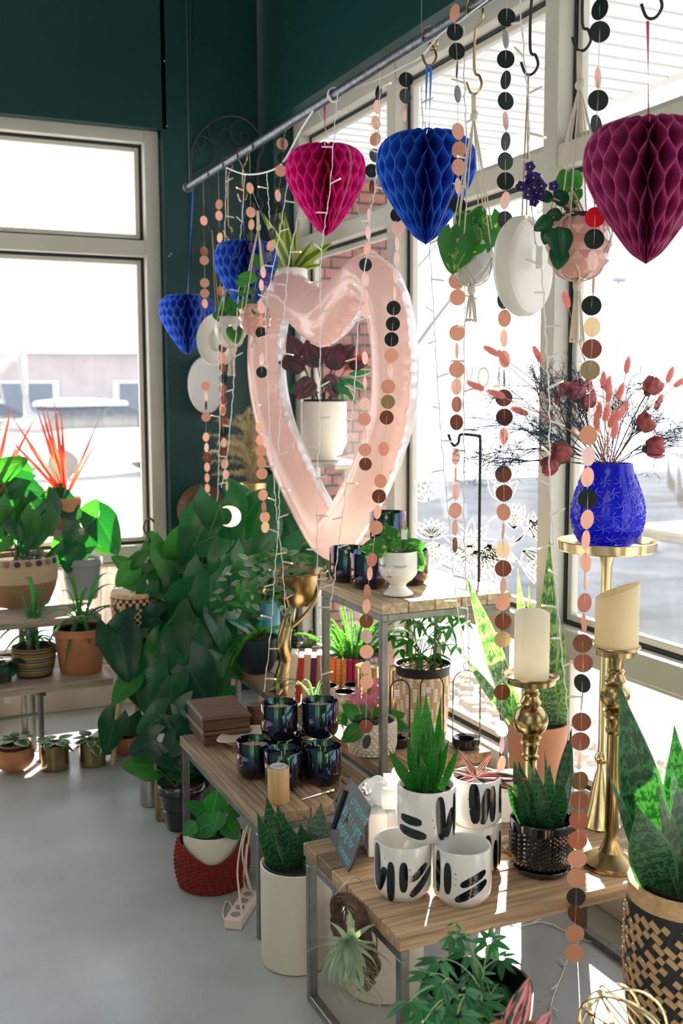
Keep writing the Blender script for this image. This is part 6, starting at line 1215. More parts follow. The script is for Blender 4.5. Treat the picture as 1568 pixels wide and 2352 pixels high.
for k in range(46):
    a, el = R_.uniform(0, 6.3), R_.uniform(.5, 1.45); L_ = R_.uniform(.10, .20); d = Vector((math.cos(a)*math.cos(el), math.sin(a)*math.cos(el), math.sin(el))); b = Vector((0, 0, h*.95))+Vector((d.x, d.y, 0))*r*.6; pts = bez(b, b+d*L_*.6+Vector((0, 0, L_*.2)), b+d*L_+Vector((0, 0, -.02*math.cos(el))), 6); sm.tube(pts, .0009, 3, cap=False); frond(m, pts, .017, 230, R_, 3)
tag(obj('fern_needles', m, FN, t, smooth=0), kind='stuff'); obj('fern_stems', sm, STEM, t)
# dark round pot with trailing asparagus fern
c, r, h = place(592, 1556, 98, ZB, 1462); t = pot('dark navy round pot with a trailing foxtail fern', 'plant', c, r, h, mat('navy_pot', (.012, .022, .035), rough=.45), 'bowl')
m = MB(); sm = MB()
for tx, ty, dy in [(505,1560,-.1),(485,1570,-.05),(530,1530,-.12),(560,1480,-.05),(520,1500,.0),(620,1450,0),(560,1440,.05),(655,1440,.02),(640,1460,-.05),(600,1430,0),(545,1510,-.1),(680,1450,.03)]:
    tp = P(tx, ty, y=c.y+dy); b = top(t, h); pts = [q-c for q in bez(b, Vector(((b.x+tp.x)/2, (b.y+tp.y)/2, b.z+.06)), tp, 8)]; sm.tube(pts, .001, 3, cap=False); frond(m, pts, .020, 170, R_, 3)
tag(obj('fern_needles', m, FN, t, smooth=0), kind='stuff'); obj('fern_stems', sm, STEM, t)
rosette(t, LFM('lance', GDK), top(t, h), 14, .07, .9, seed=71, w=.7)
# teal pot with a big-leaved philodendron
c, r, h = place(600, 1490, 88, ZB, 1372); t = pot('teal glazed pot with tall broad green leaves by the window', 'plant', c, r, h, mat('teal_glaze', (.0, .16, .22), rough=.25), 'cyl')
px_leaves(t, LFM('heart', G1), [(585,1190,130,262,-.04),(640,1235,110,240,.0),(660,1180,95,20,.05),(560,1160,80,120,.05),(700,1190,70,60,.05),(620,1170,90,80,.08),(690,1290,80,-30,.0),(560,1260,90,215,-.03),(705,1240,60,250,.04),(610,1300,80,200,-.08),(655,1310,70,-70,-.05)], c.y, top(t, h), seed=41, jit=.35, sr=.003)
# brass bowl on its branch stand, with a trailing silver-green plant
c, r, h = place(655, 1600, 60, ZB); c = Vector((c.x, c.y, ZB)); zb_ = P(678, 1392, y=c.y).z-ZB; zr2 = P(678, 1312, y=c.y).z-ZB; rb2 = 69/FPX*depth(c); off = Vector((P(680, 1312, y=c.y).x-c.x, 0, 0))
t = thing('brass_branch_bowl', 'aged brass bowl held up on a twisted branch-shaped stand', 'bowl stand', c)
m = MB(); m.lathe([(rb2*.25, zb_), (rb2*.5, zb_+.006), (rb2*.80, zb_+(zr2-zb_)*.35), (rb2*.97, zb_+(zr2-zb_)*.75), (rb2*1.0, zr2-.004), (rb2*1.05, zr2), (rb2*1.03, zr2+.003), (rb2*.95, zr2-.006), (rb2*.8, zb_+(zr2-zb_)*.5), (0, zb_+.02)], 36, c=off); obj('bowl', m, BRASS, t)
m = MB(); m.tube(cat_pts([(0, 0, 0), (-.004, 0, .05), (.012, .005, .12), (-.006, 0, .19), (.01, 0, zb_*.8), off*.6+Vector((0, 0, zb_+.004))], 5), [.045-.0011*k for k in range(26)], 10)
for a in (0, 1.3, 2.6, 3.9, 5.2): m.tube(cat_pts([(0, 0, .05), (.035*math.cos(a), .035*math.sin(a), .02), (.065*math.cos(a), .065*math.sin(a), .006)], 4), [.018-.0015*k for k in range(9)], 7); m.tube(cat_pts([off*.4+Vector((0, 0, zb_*.74)), off+Vector((rb2*.5*math.cos(a), rb2*.5*math.sin(a), zb_-.015)), off+Vector((rb2*.93*math.cos(a), rb2*.93*math.sin(a), zb_+(zr2-zb_)*.55)), off+Vector((rb2*1.04*math.cos(a), rb2*1.04*math.sin(a), zr2+.012))], 4), [.009-.0004*k for k in range(13)], 6)
obj('branch_stand', m, BRASS, t, smooth=180)
R_ = random.Random(77); b0 = c+off+Vector((0, 0, zr2-.01)); sm = MB(); LG = LFM('lance', GGY); lt = thing('trailing_silver_plant', 'trailing plant with small grey-green leaves spilling from the brass bowl', 'plant', b0)
for tx, ty in [(480,1380),(500,1330),(530,1300),(560,1290),(590,1275),(510,1400),(540,1420),(610,1290),(640,1285),(590,1420),(640,1400),(670,1410),(660,1275),(560,1350),(600,1340),(625,1370),(655,1440),(690,1290)]:
    tp = P(tx, ty, y=c.y-.06+R_.uniform(-.06, .04)); pts = bez(b0+Vector((R_.uniform(-.05, .05), R_.uniform(-.04, .04), 0)), Vector(((b0.x+tp.x)/2, (b0.y+tp.y)/2, max(b0.z, tp.z)+.05)), tp, 12); sm.tube([q-b0 for q in pts], .0011, 4, cap=False)
    for k in range(3, 13):
        q = pts[k]; d = Vector((R_.uniform(-1, 1), R_.uniform(-1, .4), R_.uniform(-.9, .5))).normalized(); leaf(lt, LG if R_.random() < .5 else LFM('lance', G2), q, q+d*R_.uniform(.032, .054), toward(q)+Vector((0, 0, .4)), 1.05)
obj('stems', sm, STEMB, lt)
# small dark leafed pot and spider plant among the candles
c, r, h = place(708, 1560, 52, ZB, 1500); c = Vector((c.x, c.y+.0, ZB)); t = pot('grey pot with reddish twiggy leaves by the tall table leg', 'plant', c, r, h+.03, mat('grey_pot', (.3, .29, .26), rough=.6), 'taper'); rosette(t, LFM('oval', GDK), top(t, h+.03), 22, .045, .9, seed=81, jitter=.5, l0=.05, w=.9)
c = P(690, 1668, z=ZB); c = Vector((1.385, c.y, ZB)) if c.x < 1.42 and c.x > 1.34 else c; t = pot('small pot of cream-striped spider plant behind the candle jars', 'plant', Vector((c.x+.02, c.y, ZB)), .028, .05, WHITEG, 'cyl'); [arch(t, GE, top(t, .05), P(a, b, y=t.location.y+d), .35, .011, 0, 14) for a, b, d in [(592,1600,-.03),(640,1590,.02),(668,1640,-.05),(700,1590,.03),(735,1600,0),(720,1585,.05),(660,1585,.05),(760,1568,.05),(690,1575,.0),(625,1585,.03)]]
# wire lantern loops
for lab, px, pb, w, pt_, m_ in (('dark wire lantern loop just behind the near table leg', 918, 1722, 44, 1562, IRON), ('dark wire lantern loop between the jars and snake plant', 991, 1722, 52, 1550, IRON), ('bronze wire lantern loop in front of the lower window pane', 1070, 1726, 62, 1540, mat('bronze_wire', (.28, .16, .10), rough=.4, metal=.8))):
    c, r, h = place(px, pb, w, ZB, pt_); c = Vector((min(c.x, 1.76), c.y, ZB)); t = thing('wire_lantern', lab, 'lantern', c, 'wire lantern loops'); ex = _r0
    hh = h-r; m = MB(); m.tube([ex*(-r)+Vector((0, 0, .01))]+[ex*(-r*math.cos(a))+Vector((0, 0, hh+r*math.sin(a))) for a in [k*PI/14 for k in range(15)]]+[ex*r+Vector((0, 0, .01))], .0024, 6); obj('wire_arch', m, m_, t)
    m = MB(); m.tube([ex*(.011*math.cos(a))+Vector((0, 0, h+.014+.013*math.sin(a))) for a in [k*2*PI/18 for k in range(18)]], .0016, 5, closed=True); obj('top_ring', m, m_, t)
    m = MB(); m.lathe([(r*.8, 0), (r*1.0, .006), (r*1.05, .03), (r*.95, .034), (r*.60, .03), (r*.58, .01), (0, .01)], 30); obj('votive_base', m, mat('black_white_glass', (.02, .02, .022), rough=.1, var=0) if m_ is not IRON else BLACKG, t)
    if m_ is IRON: m = MB(); q = toward(c)*.006+ex*(-r*.3)+Vector((0, 0, hh*.93)); m.box(q, (.015, .0008, .019), rz=-YAW); obj('price_tag', m, MATS['white_card'], t)

# ================================================================== hanging pots
def macrame(label, px, hook_py, knot_py, pcx, ptop, pbot, pw, tas, m_, facets, seed, y=None, cm=CORD, two=True):
    y = y or yrod(px); zc = P(pcx, (ptop+pbot)/2, y=y); r = pw/2/FPX*depth(zc); z1, z0 = P(pcx, ptop, y=y).z, P(pcx, pbot, y=y).z; h = z1-z0; cc = Vector((zc.x, y, z0))
    t = thing('hanging_pot', label, 'hanging plant', cc); hk = P(px, hook_py, y=y)-cc; kn_ = P(px+1, knot_py, y=y)-cc; mb = MB(); n = facets; rows = [(.36, 0), (.62, .10), (.93, .36), (1.0, .56), (.93, .80), (.84, 1.0)] if n < 12 else [(.36, 0), (.62, .06), (.76, .17), (.95, .28), (.94, .42), (1.04, .55), (.93, .69), (.97, .83), (.84, 1.0)]
    for j, (a, b) in enumerate(rows):
        for i in range(n): th = 2*PI*(i+.5*(j % 2))/n; mb.v.append((r*a*math.cos(th), r*a*math.sin(th), h*b))
    for j in range(len(rows)-1):
        for i in range(n):
            i2 = (i+1) % n
            if j % 2 == 0: mb.f += [(j*n+i, j*n+i2, (j+1)*n+i), (j*n+i2, (j+1)*n+i2, (j+1)*n+i)]
            else: mb.f += [(j*n+i, (j+1)*n+i2, (j+1)*n+i), (j*n+i, j*n+i2, (j+1)*n+i2)]
    mb.f.append(tuple(range(n-1, -1, -1))); obj('faceted_pot', mb, m_, t, smooth=0)
    s = MB(); s.lathe([(0, h*.9), (r*.8, h*.9), (r*.8, h*.88), (0, h*.88)], 16); obj('soil', s, SOIL, t)
    m = MB()
    for k in range(3): m.tube([hk+Vector(((k-1)*.003, 0, 0)), kn_+Vector(((k-1)*.004, 0, .0))], .0027, 6)
    m.ball(kn_, .0095, 8, (1, 1, 1.2)); m.ball(kn_+Vector((.004, 0, .008)), .007, 6); bot = Vector((0, 0, -.008))
    for k in range(4):
        a = .5+k*PI/2
        for dd in (-.16, .16):
            m.tube(cat_pts([kn_, kn_*.5+Vector((r*.5*math.cos(a+dd), r*.5*math.sin(a+dd), h*.55)), Vector((r*1.0*math.cos(a+dd), r*1.0*math.sin(a+dd), h*.92)), Vector((r*1.04*math.cos(a+dd*.2), r*1.04*math.sin(a+dd*.2), h*.55)), Vector((r*.66*math.cos(a+dd*3), r*.66*math.sin(a+dd*3), h*.08)), bot], 5), .0017, 5)
        m.ball((r*1.04*math.cos(a), r*1.04*math.sin(a), h*.55), .0055, 6)
    obj('cord', m, cm, t, smooth=180); m = MB(); m.ball(bot+Vector((0, 0, -.006)), .011, 8, (1, 1, 1.4)); L_ = (tas-pbot)/FPX*depth(cc); R_ = random.Random(seed)
    for k in range(9): a = k*2*PI/9; x_, y_ = .009*math.cos(a), .009*math.sin(a); m.tube(cat_pts([bot, (x_*.6, y_*.6, -.03), (x_*1.1, y_*1.1, -L_*.55), (x_*(1.2+R_.random()), y_*1.4, -L_*R_.uniform(.88, 1))], 5), .0018, 5); m.ball((x_*1.4, y_*1.4, -L_*.93), .0035, 5)
    obj('tassel', m, cm, t, smooth=180); return t, cc, r, h, y
t, cc, r, h, y = macrame('faceted pale grey pot in cotton macrame with a pothos', 1087, 214, 268, 1083, 556, 652, 106, 740, mat('pale_grey_glaze', (.62, .60, .56), rough=.35, transl=.08), 8, 1)
px_leaves(t, LFM('heart', GV), [(1050,548,80,262,-.08),(1080,545,78,70,.0),(1068,540,70,262,-.06),(1108,540,66,250,-.04),(1120,520,50,20,.05),(1125,500,56,280,-.03),(1092,560,50,215,-.08),(1140,505,46,330,.03),(1072,520,52,110,.03),(1105,505,50,150,.0)], y, cc+Vector((0, 0, h*.9)), seed=91, jit=.3, sr=.0018)
t, cc, r, h, y = macrame('rose pink diamond glass pot in cotton macrame with a violet', 1329, 118, 196, 1328, 502, 640, 146, 792, mat('rose_glass', (.72, .42, .36), rough=.15, transl=.25, tcol=(1, .55, .5), coat=.6), 14, 2)
px_leaves(t, LFM('wide', G3), [(1282,520,72,275,-.09),(1285,565,56,265,-.08),(1262,520,44,250,-.05),(1300,445,56,100,.02,LFM('wide', G2)),(1310,430,50,60,.0,LFM('wide', G2)),(1270,455,42,170,-.03),(1300,470,44,130,-.03),(1318,460,34,60,.0,LFM('wide', G2)),(1268,500,50,215,-.06),(1290,490,40,190,-.06),(1295,480,34,30,.03)], y, cc+Vector((0, 0, h*.9)), seed=92, sr=.0022, stem=mat('pale_reddish_stem', (.55, .38, .22), rough=.5, transl=.2))
R_ = random.Random(9)
for k in range(36): flower(t, P(1226+R_.gauss(0, 13), 430+R_.gauss(0, 20), y=y-.03+R_.uniform(-.03, .03)), .0115, INP, 200+k)
m = MB(); q0 = cc+Vector((0, 0, h*.9)); q1 = P(1228, 440, y=y-.03)
for k in range(5): m.tube([q-cc for q in bez(q0, Vector((q0.x-.05, q0.y, q1.z+.0)), q1+Vector((R_.uniform(-.01, .01), 0, R_.uniform(-.02, .02))), 8)], .001, 4)
obj('flower_stalks', m, STEMB, t); m = MB(); m.lathe([(r*.82, h*.92), (r*.86, h*.99), (r*.86, h*1.05), (r*.80, h*1.05), (r*.80, h*.92)], 24); obj('nursery_rim', m, IRON, t)
t, cc, r, h, y = macrame('small white fluted pot in macrame at the far end of the rail', 524, 548, 640, 530, 728, 796, 76, 866, mat('white_fluted', (.68, .64, .56), rough=.5), 10, 3)
px_leaves(t, LFM('wide', G2), [(525,722,40,120,0),(535,715,42,80,0),(540,728,44,40,0),(520,728,34,170,-.03),(545,735,40,-20,-.02),(532,745,46,-70,-.06),(530,705,32,60,.02)], y, cc+Vector((0, 0, h*.9)), seed=93)
t, cc, r, h, y = macrame('rose lattice pot in macrame partly behind the pink balloon', 592, 484, 524, 585, 700, 768, 74, 800, MATS['rose_glass'], 12, 4)
px_leaves(t, LFM('wide', G2), [(590,640,44,170,-.03),(580,665,40,190,-.03),(575,690,36,200,-.03),(600,620,40,110,.02),(585,700,34,-70,-.04),(565,655,26,160,-.03)], y, cc+Vector((0, 0, h*.9)), seed=94)
for k in range(9): flower(t, P(601+R_.gauss(0, 8), 632+R_.gauss(0, 8), y=y-.04), .0125, PUP, 240+k)
# disc planters
DW = mat('white_disc_ceramic', (.72, .69, .63), rough=.55)
def disc_planter(label, px, hook_py, cx, cy, H, w_rat, thick, seed, y, sgn=1, hole=False, wallhung=False):
    cc = P(cx, cy, y=y); R = H/2/FPX*depth(cc); t = thing('disc_planter', label, 'wall planter', cc, 'white disc planters'); vd = math.atan2(cc.x, cc.y); th = -(vd)+PI/2*0+sgn*math.acos(w_rat)
    # axis horizontal, turned by th away from the line of sight
    M_ = Matrix.Rotation(-vd+sgn*math.acos(w_rat), 4, 'Z') @ Matrix.Rotation(PI/2, 4, 'X'); T_ = thick
    pf = [(0, -T_/2), (R*.80, -T_/2), (R*.93, -T_*.42), (R, -T_*.2), (R, T_*.2), (R*.94, T_*.42), (R*.82, T_/2), (R*.78, T_*.5), (0, T_*.47)]
    if hole: pf = [(0, -T_/2), (R*.8, -T_/2), (R, -T_*.2), (R, T_*.3), (R*.93, T_/2), (R*.86, T_*.35), (R*.45, T_*.1), (R*.38, -T_*.2), (0, -T_*.2)]
    mb = MB(); mb.lathe(pf, 48, M=M_); obj('disc', mb, DW, t)
    if not wallhung:
        hk = P(px, hook_py, y=y)-cc; m = MB()
        for s_ in (-1, 1): m.tube([hk, hk*.5+Vector((s_*.004, 0, R*.4)), Vector((s_*.006, 0, R*.97))], .0018, 5)
        obj('twine', m, TWINE, t)
    return t, cc, R
t, cc, R = disc_planter('large round white disc planter hanging in front of the window', 1213, 170, 1202, 612, 226, .47, .05, 1, yrod(1213)-.0, 1)
m = MB(); v_ = toward(cc); q = v_*.03+_r0*.035+Vector((0, 0, .02)); m.box(q, (.018, .001, .05), rz=-YAW-.8); obj('barcode_sticker', m, MATS['white_card'], t)
disc_planter('small white disc planter hanging at the far end of the rail', 487, 528, 500, 781, 119, .72, .05, 2, yrod(487), -1, True)
disc_planter('cream round plaque fixed on the teal wall below the others', 480, 900, 474, 884, 130, .62, .022, 3, YB-.06, 1, False, True)
# variegated strap plant on a high ledge behind the balloon and the dark pot beside
y = 4.55; c = Vector((P(668, 700, y=y).x, y, P(668, 680, y=y).z)); t = pot('hanging pot of yellow-edged strap leaves behind the pink balloon', 'plant', c, .075, .12, WHITEM, 'cyl')
tp0 = top(t, .12)
for tx, ty, w_ in [(612,490,1.0),(640,520,1.2),(655,488,1.0),(700,560,1.5),(775,540,1.3),(740,575,1.3),(720,545,1.1),(595,540,1.0),(680,520,1.2),(752,600,1.2),(540,590,.8),(640,470,.9)]:
    leaf(t, LFM('strap', GM), tp0, P(tx, ty, y=y+RNG.uniform(-.1, .1)), toward(tp0)+Vector((0, 0, .8)), w_*1.35)
mb = MB(); S0 = P(500, 595, y=y)-c; mb.tube(cat_pts([tp0-c, P(560, 570, y=y)-c, P(500, 597, y=y)-c], 5), .004, 5); obj('long_leaf', mb, mat('yellow_leaf', (.45, .5, .2), rough=.5), t)
m = MB()
for k in range(3): a = k*2.1; m.tube([(.07*math.cos(a), .07*math.sin(a), .118), (XR-c.x, .0, ZR-c.z)], .001, 4)
obj('hanger_wire', m, IRON, t)
# ledge across the far bay with the rubber plant in its white pot
zl = P(745, 1056, x=1.84).z; sh = thing('window_shelf', 'narrow white shelf across the far window bay', 'shelf', Vector((1.84, 4.38, zl))); m = MB(); m.box((0, 0, -.01), (.20, .94, .02), b=.003); obj('board', m, ALU, sh)
for yy in (-.42, .42): m = MB(); m.box((.03, yy, -.05), (.14, .02, .06), b=.003); obj('bracket', m, ALU, sh)
c, r, h = place(745, 1056, 104, zl, 923); c = Vector((1.815, P(745, 1000, x=1.815).y, zl)); r = 51/FPX*depth(c); h = P(745, 922, x=1.815).z-zl
t = pot('white pot with a dark pink-streaked plant inside the balloon opening', 'plant', c, r, h, WHITEM, 'cyl', rb=.72); m = MB(); m.lathe([(r*.86, h*.97), (r*.94, h+.0), (r*.94, h+.01), (r*.84, h+.01)], 32); obj('liner_rim', m, IRON, t)
px_leaves(t, LFM('wide', GDK), [(700,850,70,150,.0),(730,845,72,110,.0),(760,850,64,70,.0),(720,870,60,230,-.05),(750,860,60,300,-.05),(690,820,60,120,.05),(775,830,54,40,.05),(740,815,56,95,.06),(765,870,50,-40,-.04,LFM('wide', G1)),(705,885,44,200,-.04,LFM('wide', G1)),(800,840,44,10,.05)], c.y, top(t, h), seed=95, stem=STEMB, sr=.003)
px_leaves(t, LFM('lance', GPK), [(790,870,60,-20,.05,LFM('lance', GE)),(800,860,56,10,.05,LFM('lance', GE)),(785,885,54,-50,.05,LFM('lance', GE)),(795,830,50,20,.06,LFM('lance', GRD)),(780,890,46,-75,.05,LFM('lance', GE)),(790,850,60,35,.08,LFM('lance', GRD))], c.y, top(t, h), seed=96, stem=None)

# ================================================================== wall decorations at the back corner
IRG = mat('wrought_iron_dark', (.05, .065, .07), rough=.5, metal=.3)
o_ = P(520, 400, y=YB-.02); t = thing('iron_scroll_trellis', 'dark wrought iron arch with scrolls on the teal wall', 'wall ornament', o_)
def pw(lst, r=.0035):
    m.tube(cat_pts([P(a, b, y=YB-.02)-o_ for a, b in lst], 5), r, 5)
m = MB(); pw([(442,440),(438,380),(448,325),(480,285),(520,267),(560,272),(590,300),(604,320)], .005); pw([(442,440),(443,560),(444,600)], .004); obj('arch_bar', m, IRG, t)
for cv in ([(449,325),(462,342),(472,330),(468,322)], [(460,313),(480,320),(494,345),(485,375),(460,390),(445,398)], [(480,287),(482,310),(500,335),(520,332),(530,310),(520,296),(508,300),(506,312)], [(531,312),(530,290),(545,277),(565,275)], [(530,310),(540,328),(560,333),(572,318),(566,304),(553,306),(552,314)], [(530,400),(540,380),(565,378),(590,395),(600,420)]):
    m = MB(); pw(cv); obj('scroll', m, IRG, t, smooth=180)
c = P(468, 1172, y=YB-.035); t = thing('woven_wall_bowl', 'dark brown woven bowl hung flat on the teal wall', 'wall bowl', c); m = MB(); m.lathe([(0, .0), (.09, .0), (.125, -.025), (.128, -.028), (.13, -.025), (.10, .012), (0, .014)], 36, M=Matrix.Rotation(PI/2, 4, 'X') @ Matrix.Rotation(PI, 4, 'X') if False else Matrix.Rotation(PI/2, 4, 'X')); obj('bowl', m, mat('dark_rattan', (.14, .08, .05), rough=.8, bump=.8, bscale=80), t)
t = thing('paper_star', 'pale pointed paper star fixed to the wall beside the woven bowl', 'star', P(470, 1190, y=YB-.012)); m = MB()
for tx, ty in [(413,1150),(400,1228),(470,1300),(540,1290)]:
    a = P(475, 1200, y=YB-.03)-t.location; b = P(tx, ty, y=YB-.03)-t.location; s_ = (b-a).cross(_fw).normalized()*.03; m.add([a-s_*.9, a+s_*.9, b, a-Vector((0, .05, 0))], [(0, 3, 2), (3, 1, 2), (1, 0, 2), (0, 1, 3)])
obj('star_points', m, mat('ivory_paper_star', (.55, .53, .45), rough=.8), t, smooth=0)
c = P(527, 1186, y=3.96); t = thing('moon_lamp', 'glowing crescent moon light tucked in the leaves', 'lamp', c); m = MB(); pts = []; Rm = 24/FPX*depth(c)
for i in range(22): a = -1.9+i*.181; pts.append((a, Rm*.95))
vs_ = []
for dz in (-.006, .006):
    for i in range(17): a = -2.1+i*.262; vs_.append(Vector((Rm*math.cos(a), dz, Rm*math.sin(a))))
    for i in range(15, 0, -1): a = -2.1+i*.262; vs_.append(Vector((Rm*.72*math.cos(a)-Rm*.36, dz, Rm*.86*math.sin(a))))
k = 32; m.add([Vector((v.x*_r0.x-v.y*_r0.y*-1, v.x*_r0.y+v.y*_r0.x, v.z)) for v in vs_], [tuple(range(k-1, -1, -1)) if False else tuple(range(k)), tuple(range(2*k-1, k-1, -1))]+[(i, (i+1) % k, k+(i+1) % k, k+i) for i in range(k)])
obj('crescent', m, mat('warm_moon_glow', (1, .72, .36), emit=3.5), t, smooth=0); m = MB(); m.tube([(0, 0, -Rm), (.01, .02, -Rm-.05), (.02, .1, -.35)], .002, 5); obj('lamp_cord', m, IRON, t)
# gold cylinder vase with dried pampas, on a wooden stool
y = 4.72; c = Vector((P(582, 1150, y=y).x, y, .42)); r = 34/FPX*depth(c); zt_ = P(582, 1108, y=y).z; st = thing('wooden_stool', 'wooden stool under the tall gold vase, hidden by leaves', 'stool', Vector((c.x, c.y, 0))); m = MB(); m.lathe([(0, .39), (.13, .39), (.135, .40), (.13, .42), (0, .42)], 24); obj('seat', m, BE, st)
for k in range(3): a = k*2.09+.4; m = MB(); m.tube([(.08*math.cos(a), .08*math.sin(a), .39), (.13*math.cos(a), .13*math.sin(a), 0)], .012, 8); obj('leg', m, BE, st)
t = thing('gold_vase', 'tall brushed gold cylinder vase full of dried pampas grass', 'vase', c); H = zt_-c.z; m = MB(); m.lathe([(r*.97, 0), (r, .003), (r, H), (r-.003, H), (r-.004, H*.4), (0, H*.4)], 36); obj('vase', m, mat('brushed_gold', (.66, .47, .24), rough=.3, metal=1, bump=.1, bscale=200), t)
PM = mat('dried_pampas', (.66, .56, .34), rough=1, transl=.3); m = MB(); R_ = random.Random(19); sm = MB()
for k in range(50):
    tx, ty = 560+R_.gauss(0, 42), 1015+R_.gauss(0, 34)
    if k < 12: tx, ty = [(478,1000),(486,1060),(490,1090),(500,965),(560,952),(590,960),(610,1000),(480,1040),(520,975),(545,960),(600,1060),(620,1070)][k]
    tp = P(tx, ty, y=y+R_.uniform(-.12, .12))-c; b = Vector((R_.uniform(-.03, .03), R_.uniform(-.03, .03), H-.02)); pts = bez(b, Vector((b.x, b.y, max(tp.z, H)+.03)), tp, 8); sm.tube(pts, .001, 3, cap=False)
    for i in range(240):
        f = R_.uniform(.35, 1.0); q_ = f*8; j = min(7, int(q_)); q = pts[j].lerp(pts[j+1], q_-j); d = (pts[j+1]-pts[j]).normalized()*.6+Vector((R_.gauss(0, .5), R_.gauss(0, .5), R_.gauss(0, .5))); d = d.normalized()*R_.uniform(.012, .032); s_ = d.cross(Vector((.3, .4, 1))).normalized()*.0013; m.add([q-s_, q+s_, q+d], [(0, 1, 2)])
tag(obj('pampas_plumes', m, PM, t, smooth=0), kind='stuff'); obj('pampas_stems', sm, PM, t)
# big philodendron in its white planter
c, r, h = place(400, 1768, 112, 0, 1625); t = pot('big white floor planter overflowing with dark heart leaves', 'plant', c, r, h, mat('offwhite_planter', (.62, .60, .54), rough=.5), 'cyl', rb=.9)
L1 = [(455,1185,80,240,.1),(505,1155,120,280,.02),(470,1195,120,250,.05),(430,1250,100,240,.08,LFM('heart', G2)),(400,1265,120,285,.1,LFM('heart', G2)),(520,1275,110,265,-.02),(485,1320,120,270,-.05),(440,1370,110,225,-.03),(540,1330,90,300,-.04),(410,1330,90,300,.05),(380,1360,80,230,.08,LFM('heart', G2)),(455,1420,110,265,-.08),(400,1430,90,240,-.05),(505,1410,100,290,-.05),(270,1455,115,290,-.12,LFM('heart', G3)),
      (300,1440,90,210,-.1,LFM('heart', G3)),(420,1480,100,260,-.1),(370,1470,80,250,-.08),(480,1470,90,300,-.08),(345,1510,80,220,-.08),(430,1530,115,300,-.12,LFM('heart', G3)),(390,1550,90,240,-.12),(365,1420,70,190,.0),(540,1420,80,330,-.02),(455,1300,80,150,.05),(560,1200,90,60,.08),(500,1230,90,200,.0),(350,1580,70,250,-.1),(410,1590,80,290,-.12),(300,1560,70,230,-.1,LFM('heart', G2)),(330,1545,60,200,-.06,LFM('heart', G2)),(480,1540,90,280,-.05),(520,1500,80,310,.0),(445,1250,70,90,.1,LFM('heart', G2)),(515,1360,90,240,.0),(475,1380,80,200,.02),(560,1380,80,280,.05,LFM('heart', G3)),(400,1400,80,280,.03)]
R_ = random.Random(44)
for k in range(28): L1.append((430+R_.gauss(0, 55), 1430+R_.gauss(0, 85), R_.uniform(55, 90), R_.uniform(200, 340), R_.uniform(.02, .28), LFM('heart', R_.choice((G1, G3, G2, G1)))))
px_leaves(t, LFM('heart', G1), L1, c.y, top(t, h), seed=45, jit=.65, sr=.003)
px_leaves(t, LFM('heart', G3), [(262,1655,78,262,-.05)], c.y, top(t, h), seed=46, stem=None)


# ================================================================== tiered bench by the left window
WD = mat('old_bench_board', (.36, .29, .22), rough=.55, var=.3, vscale=4, stretch=(1.5, 18, 18), bump=.2, bscale=8); PIPE = mat('dark_pipe', (.16, .17, .15), rough=.45, metal=.7)
z1 = P(160, 1565, y=4.42).z; z2 = P(150, 1418, y=4.56).z; z3 = .62
bn = thing('tiered_bench', 'stepped plank bench on grey pipe legs under the left window', 'bench', Vector((.2, 4.5, 0))); xr1 = P(258, 1558, y=4.42).x; xr2 = P(232, 1400, y=4.56).x
for (xa, xb, ya, yb, z, nm) in ((-1.0, xr1, 4.40, 4.68, z1, 'lower_board'), (-1.0, xr2, 4.55, 4.86, z2, 'upper_board')):
    m = MB(); m.box(((xa+xb)/2-.2, (ya+yb)/2-4.5, z-.016), (xb-xa, yb-ya, .032), b=.004); obj(nm, m, WD, bn)
    for px_ in (-.9, xb-.30):
        for yy in (ya+.02, yb-.03):
            m = MB(); m.tube([(px_-.2, yy-4.5, 0), (px_-.2, yy-4.5, z-.032)], .0135, 10); m.lathe([(.024, 0), (.024, .004), (.0, .006)], 14, c=(px_-.2, yy-4.5, 0)); m.lathe([(0, z-.044), (.026, z-.044), (.026, z-.033), (0, z-.033)], 14, c=(px_-.2, yy-4.5, 0)); obj('leg', m, PIPE, bn)
    m = MB(); m.tube([(-.9-.2, ya+.02-4.5, z*.55), (xb-.30-.2, ya+.02-4.5, z*.62)], .008, 8); obj('stretcher', m, PIPE, bn)
m = MB(); m.box((-.34, 4.985-4.5, .885), (2.14, .14, .03), b=.003); obj('riser_board', m, WD, bn)
for xx in (-1.3, .28):
    m = MB(); m.box((xx, 4.985-4.5, .435), (.03, .12, .87)); obj('riser_leg', m, WD, bn)
# lower board pots
c, r, h = place(80, 1562, 96, z1, 1482); t = thing('striped_woven_planter', 'mustard and black striped woven pot with a bird nest fern', 'plant', c); m = MB(); NB = 24
cols = [mat('mustard_weave', (.30, .20, .03), rough=.9, bump=.8, bscale=200), mat('black_weave', (.03, .03, .035), rough=.9, bump=.8, bscale=200), mat('tan_weave', (.42, .36, .28), rough=.9, bump=.8, bscale=200)]
pat = [1, 1, 0, 0, 0, 2, 1, 2, 1, 0, 0, 0, 2, 1, 2, 1, 2, 0, 0, 0, 1, 2, 1, 0]
for ci in range(3):
    m = MB()
    for j in range(NB):
        if pat[j] != ci: continue
        u = (j+.5)/NB; rr = r*(.80+.2*math.sin(PI*.5*min(1, u*1.2))); m.tube([(rr*math.cos(a), rr*math.sin(a), h*u) for a in [k*2*PI/30 for k in range(30)]], h/NB*.56, 5, closed=True)
    obj('woven_coils', m, cols[ci], t, smooth=180)
m = MB(); m.lathe([(0, .004), (r*.78, .004), (r*.97, h*.9), (0, h*.9)], 24); obj('soil', m, SOIL, t)
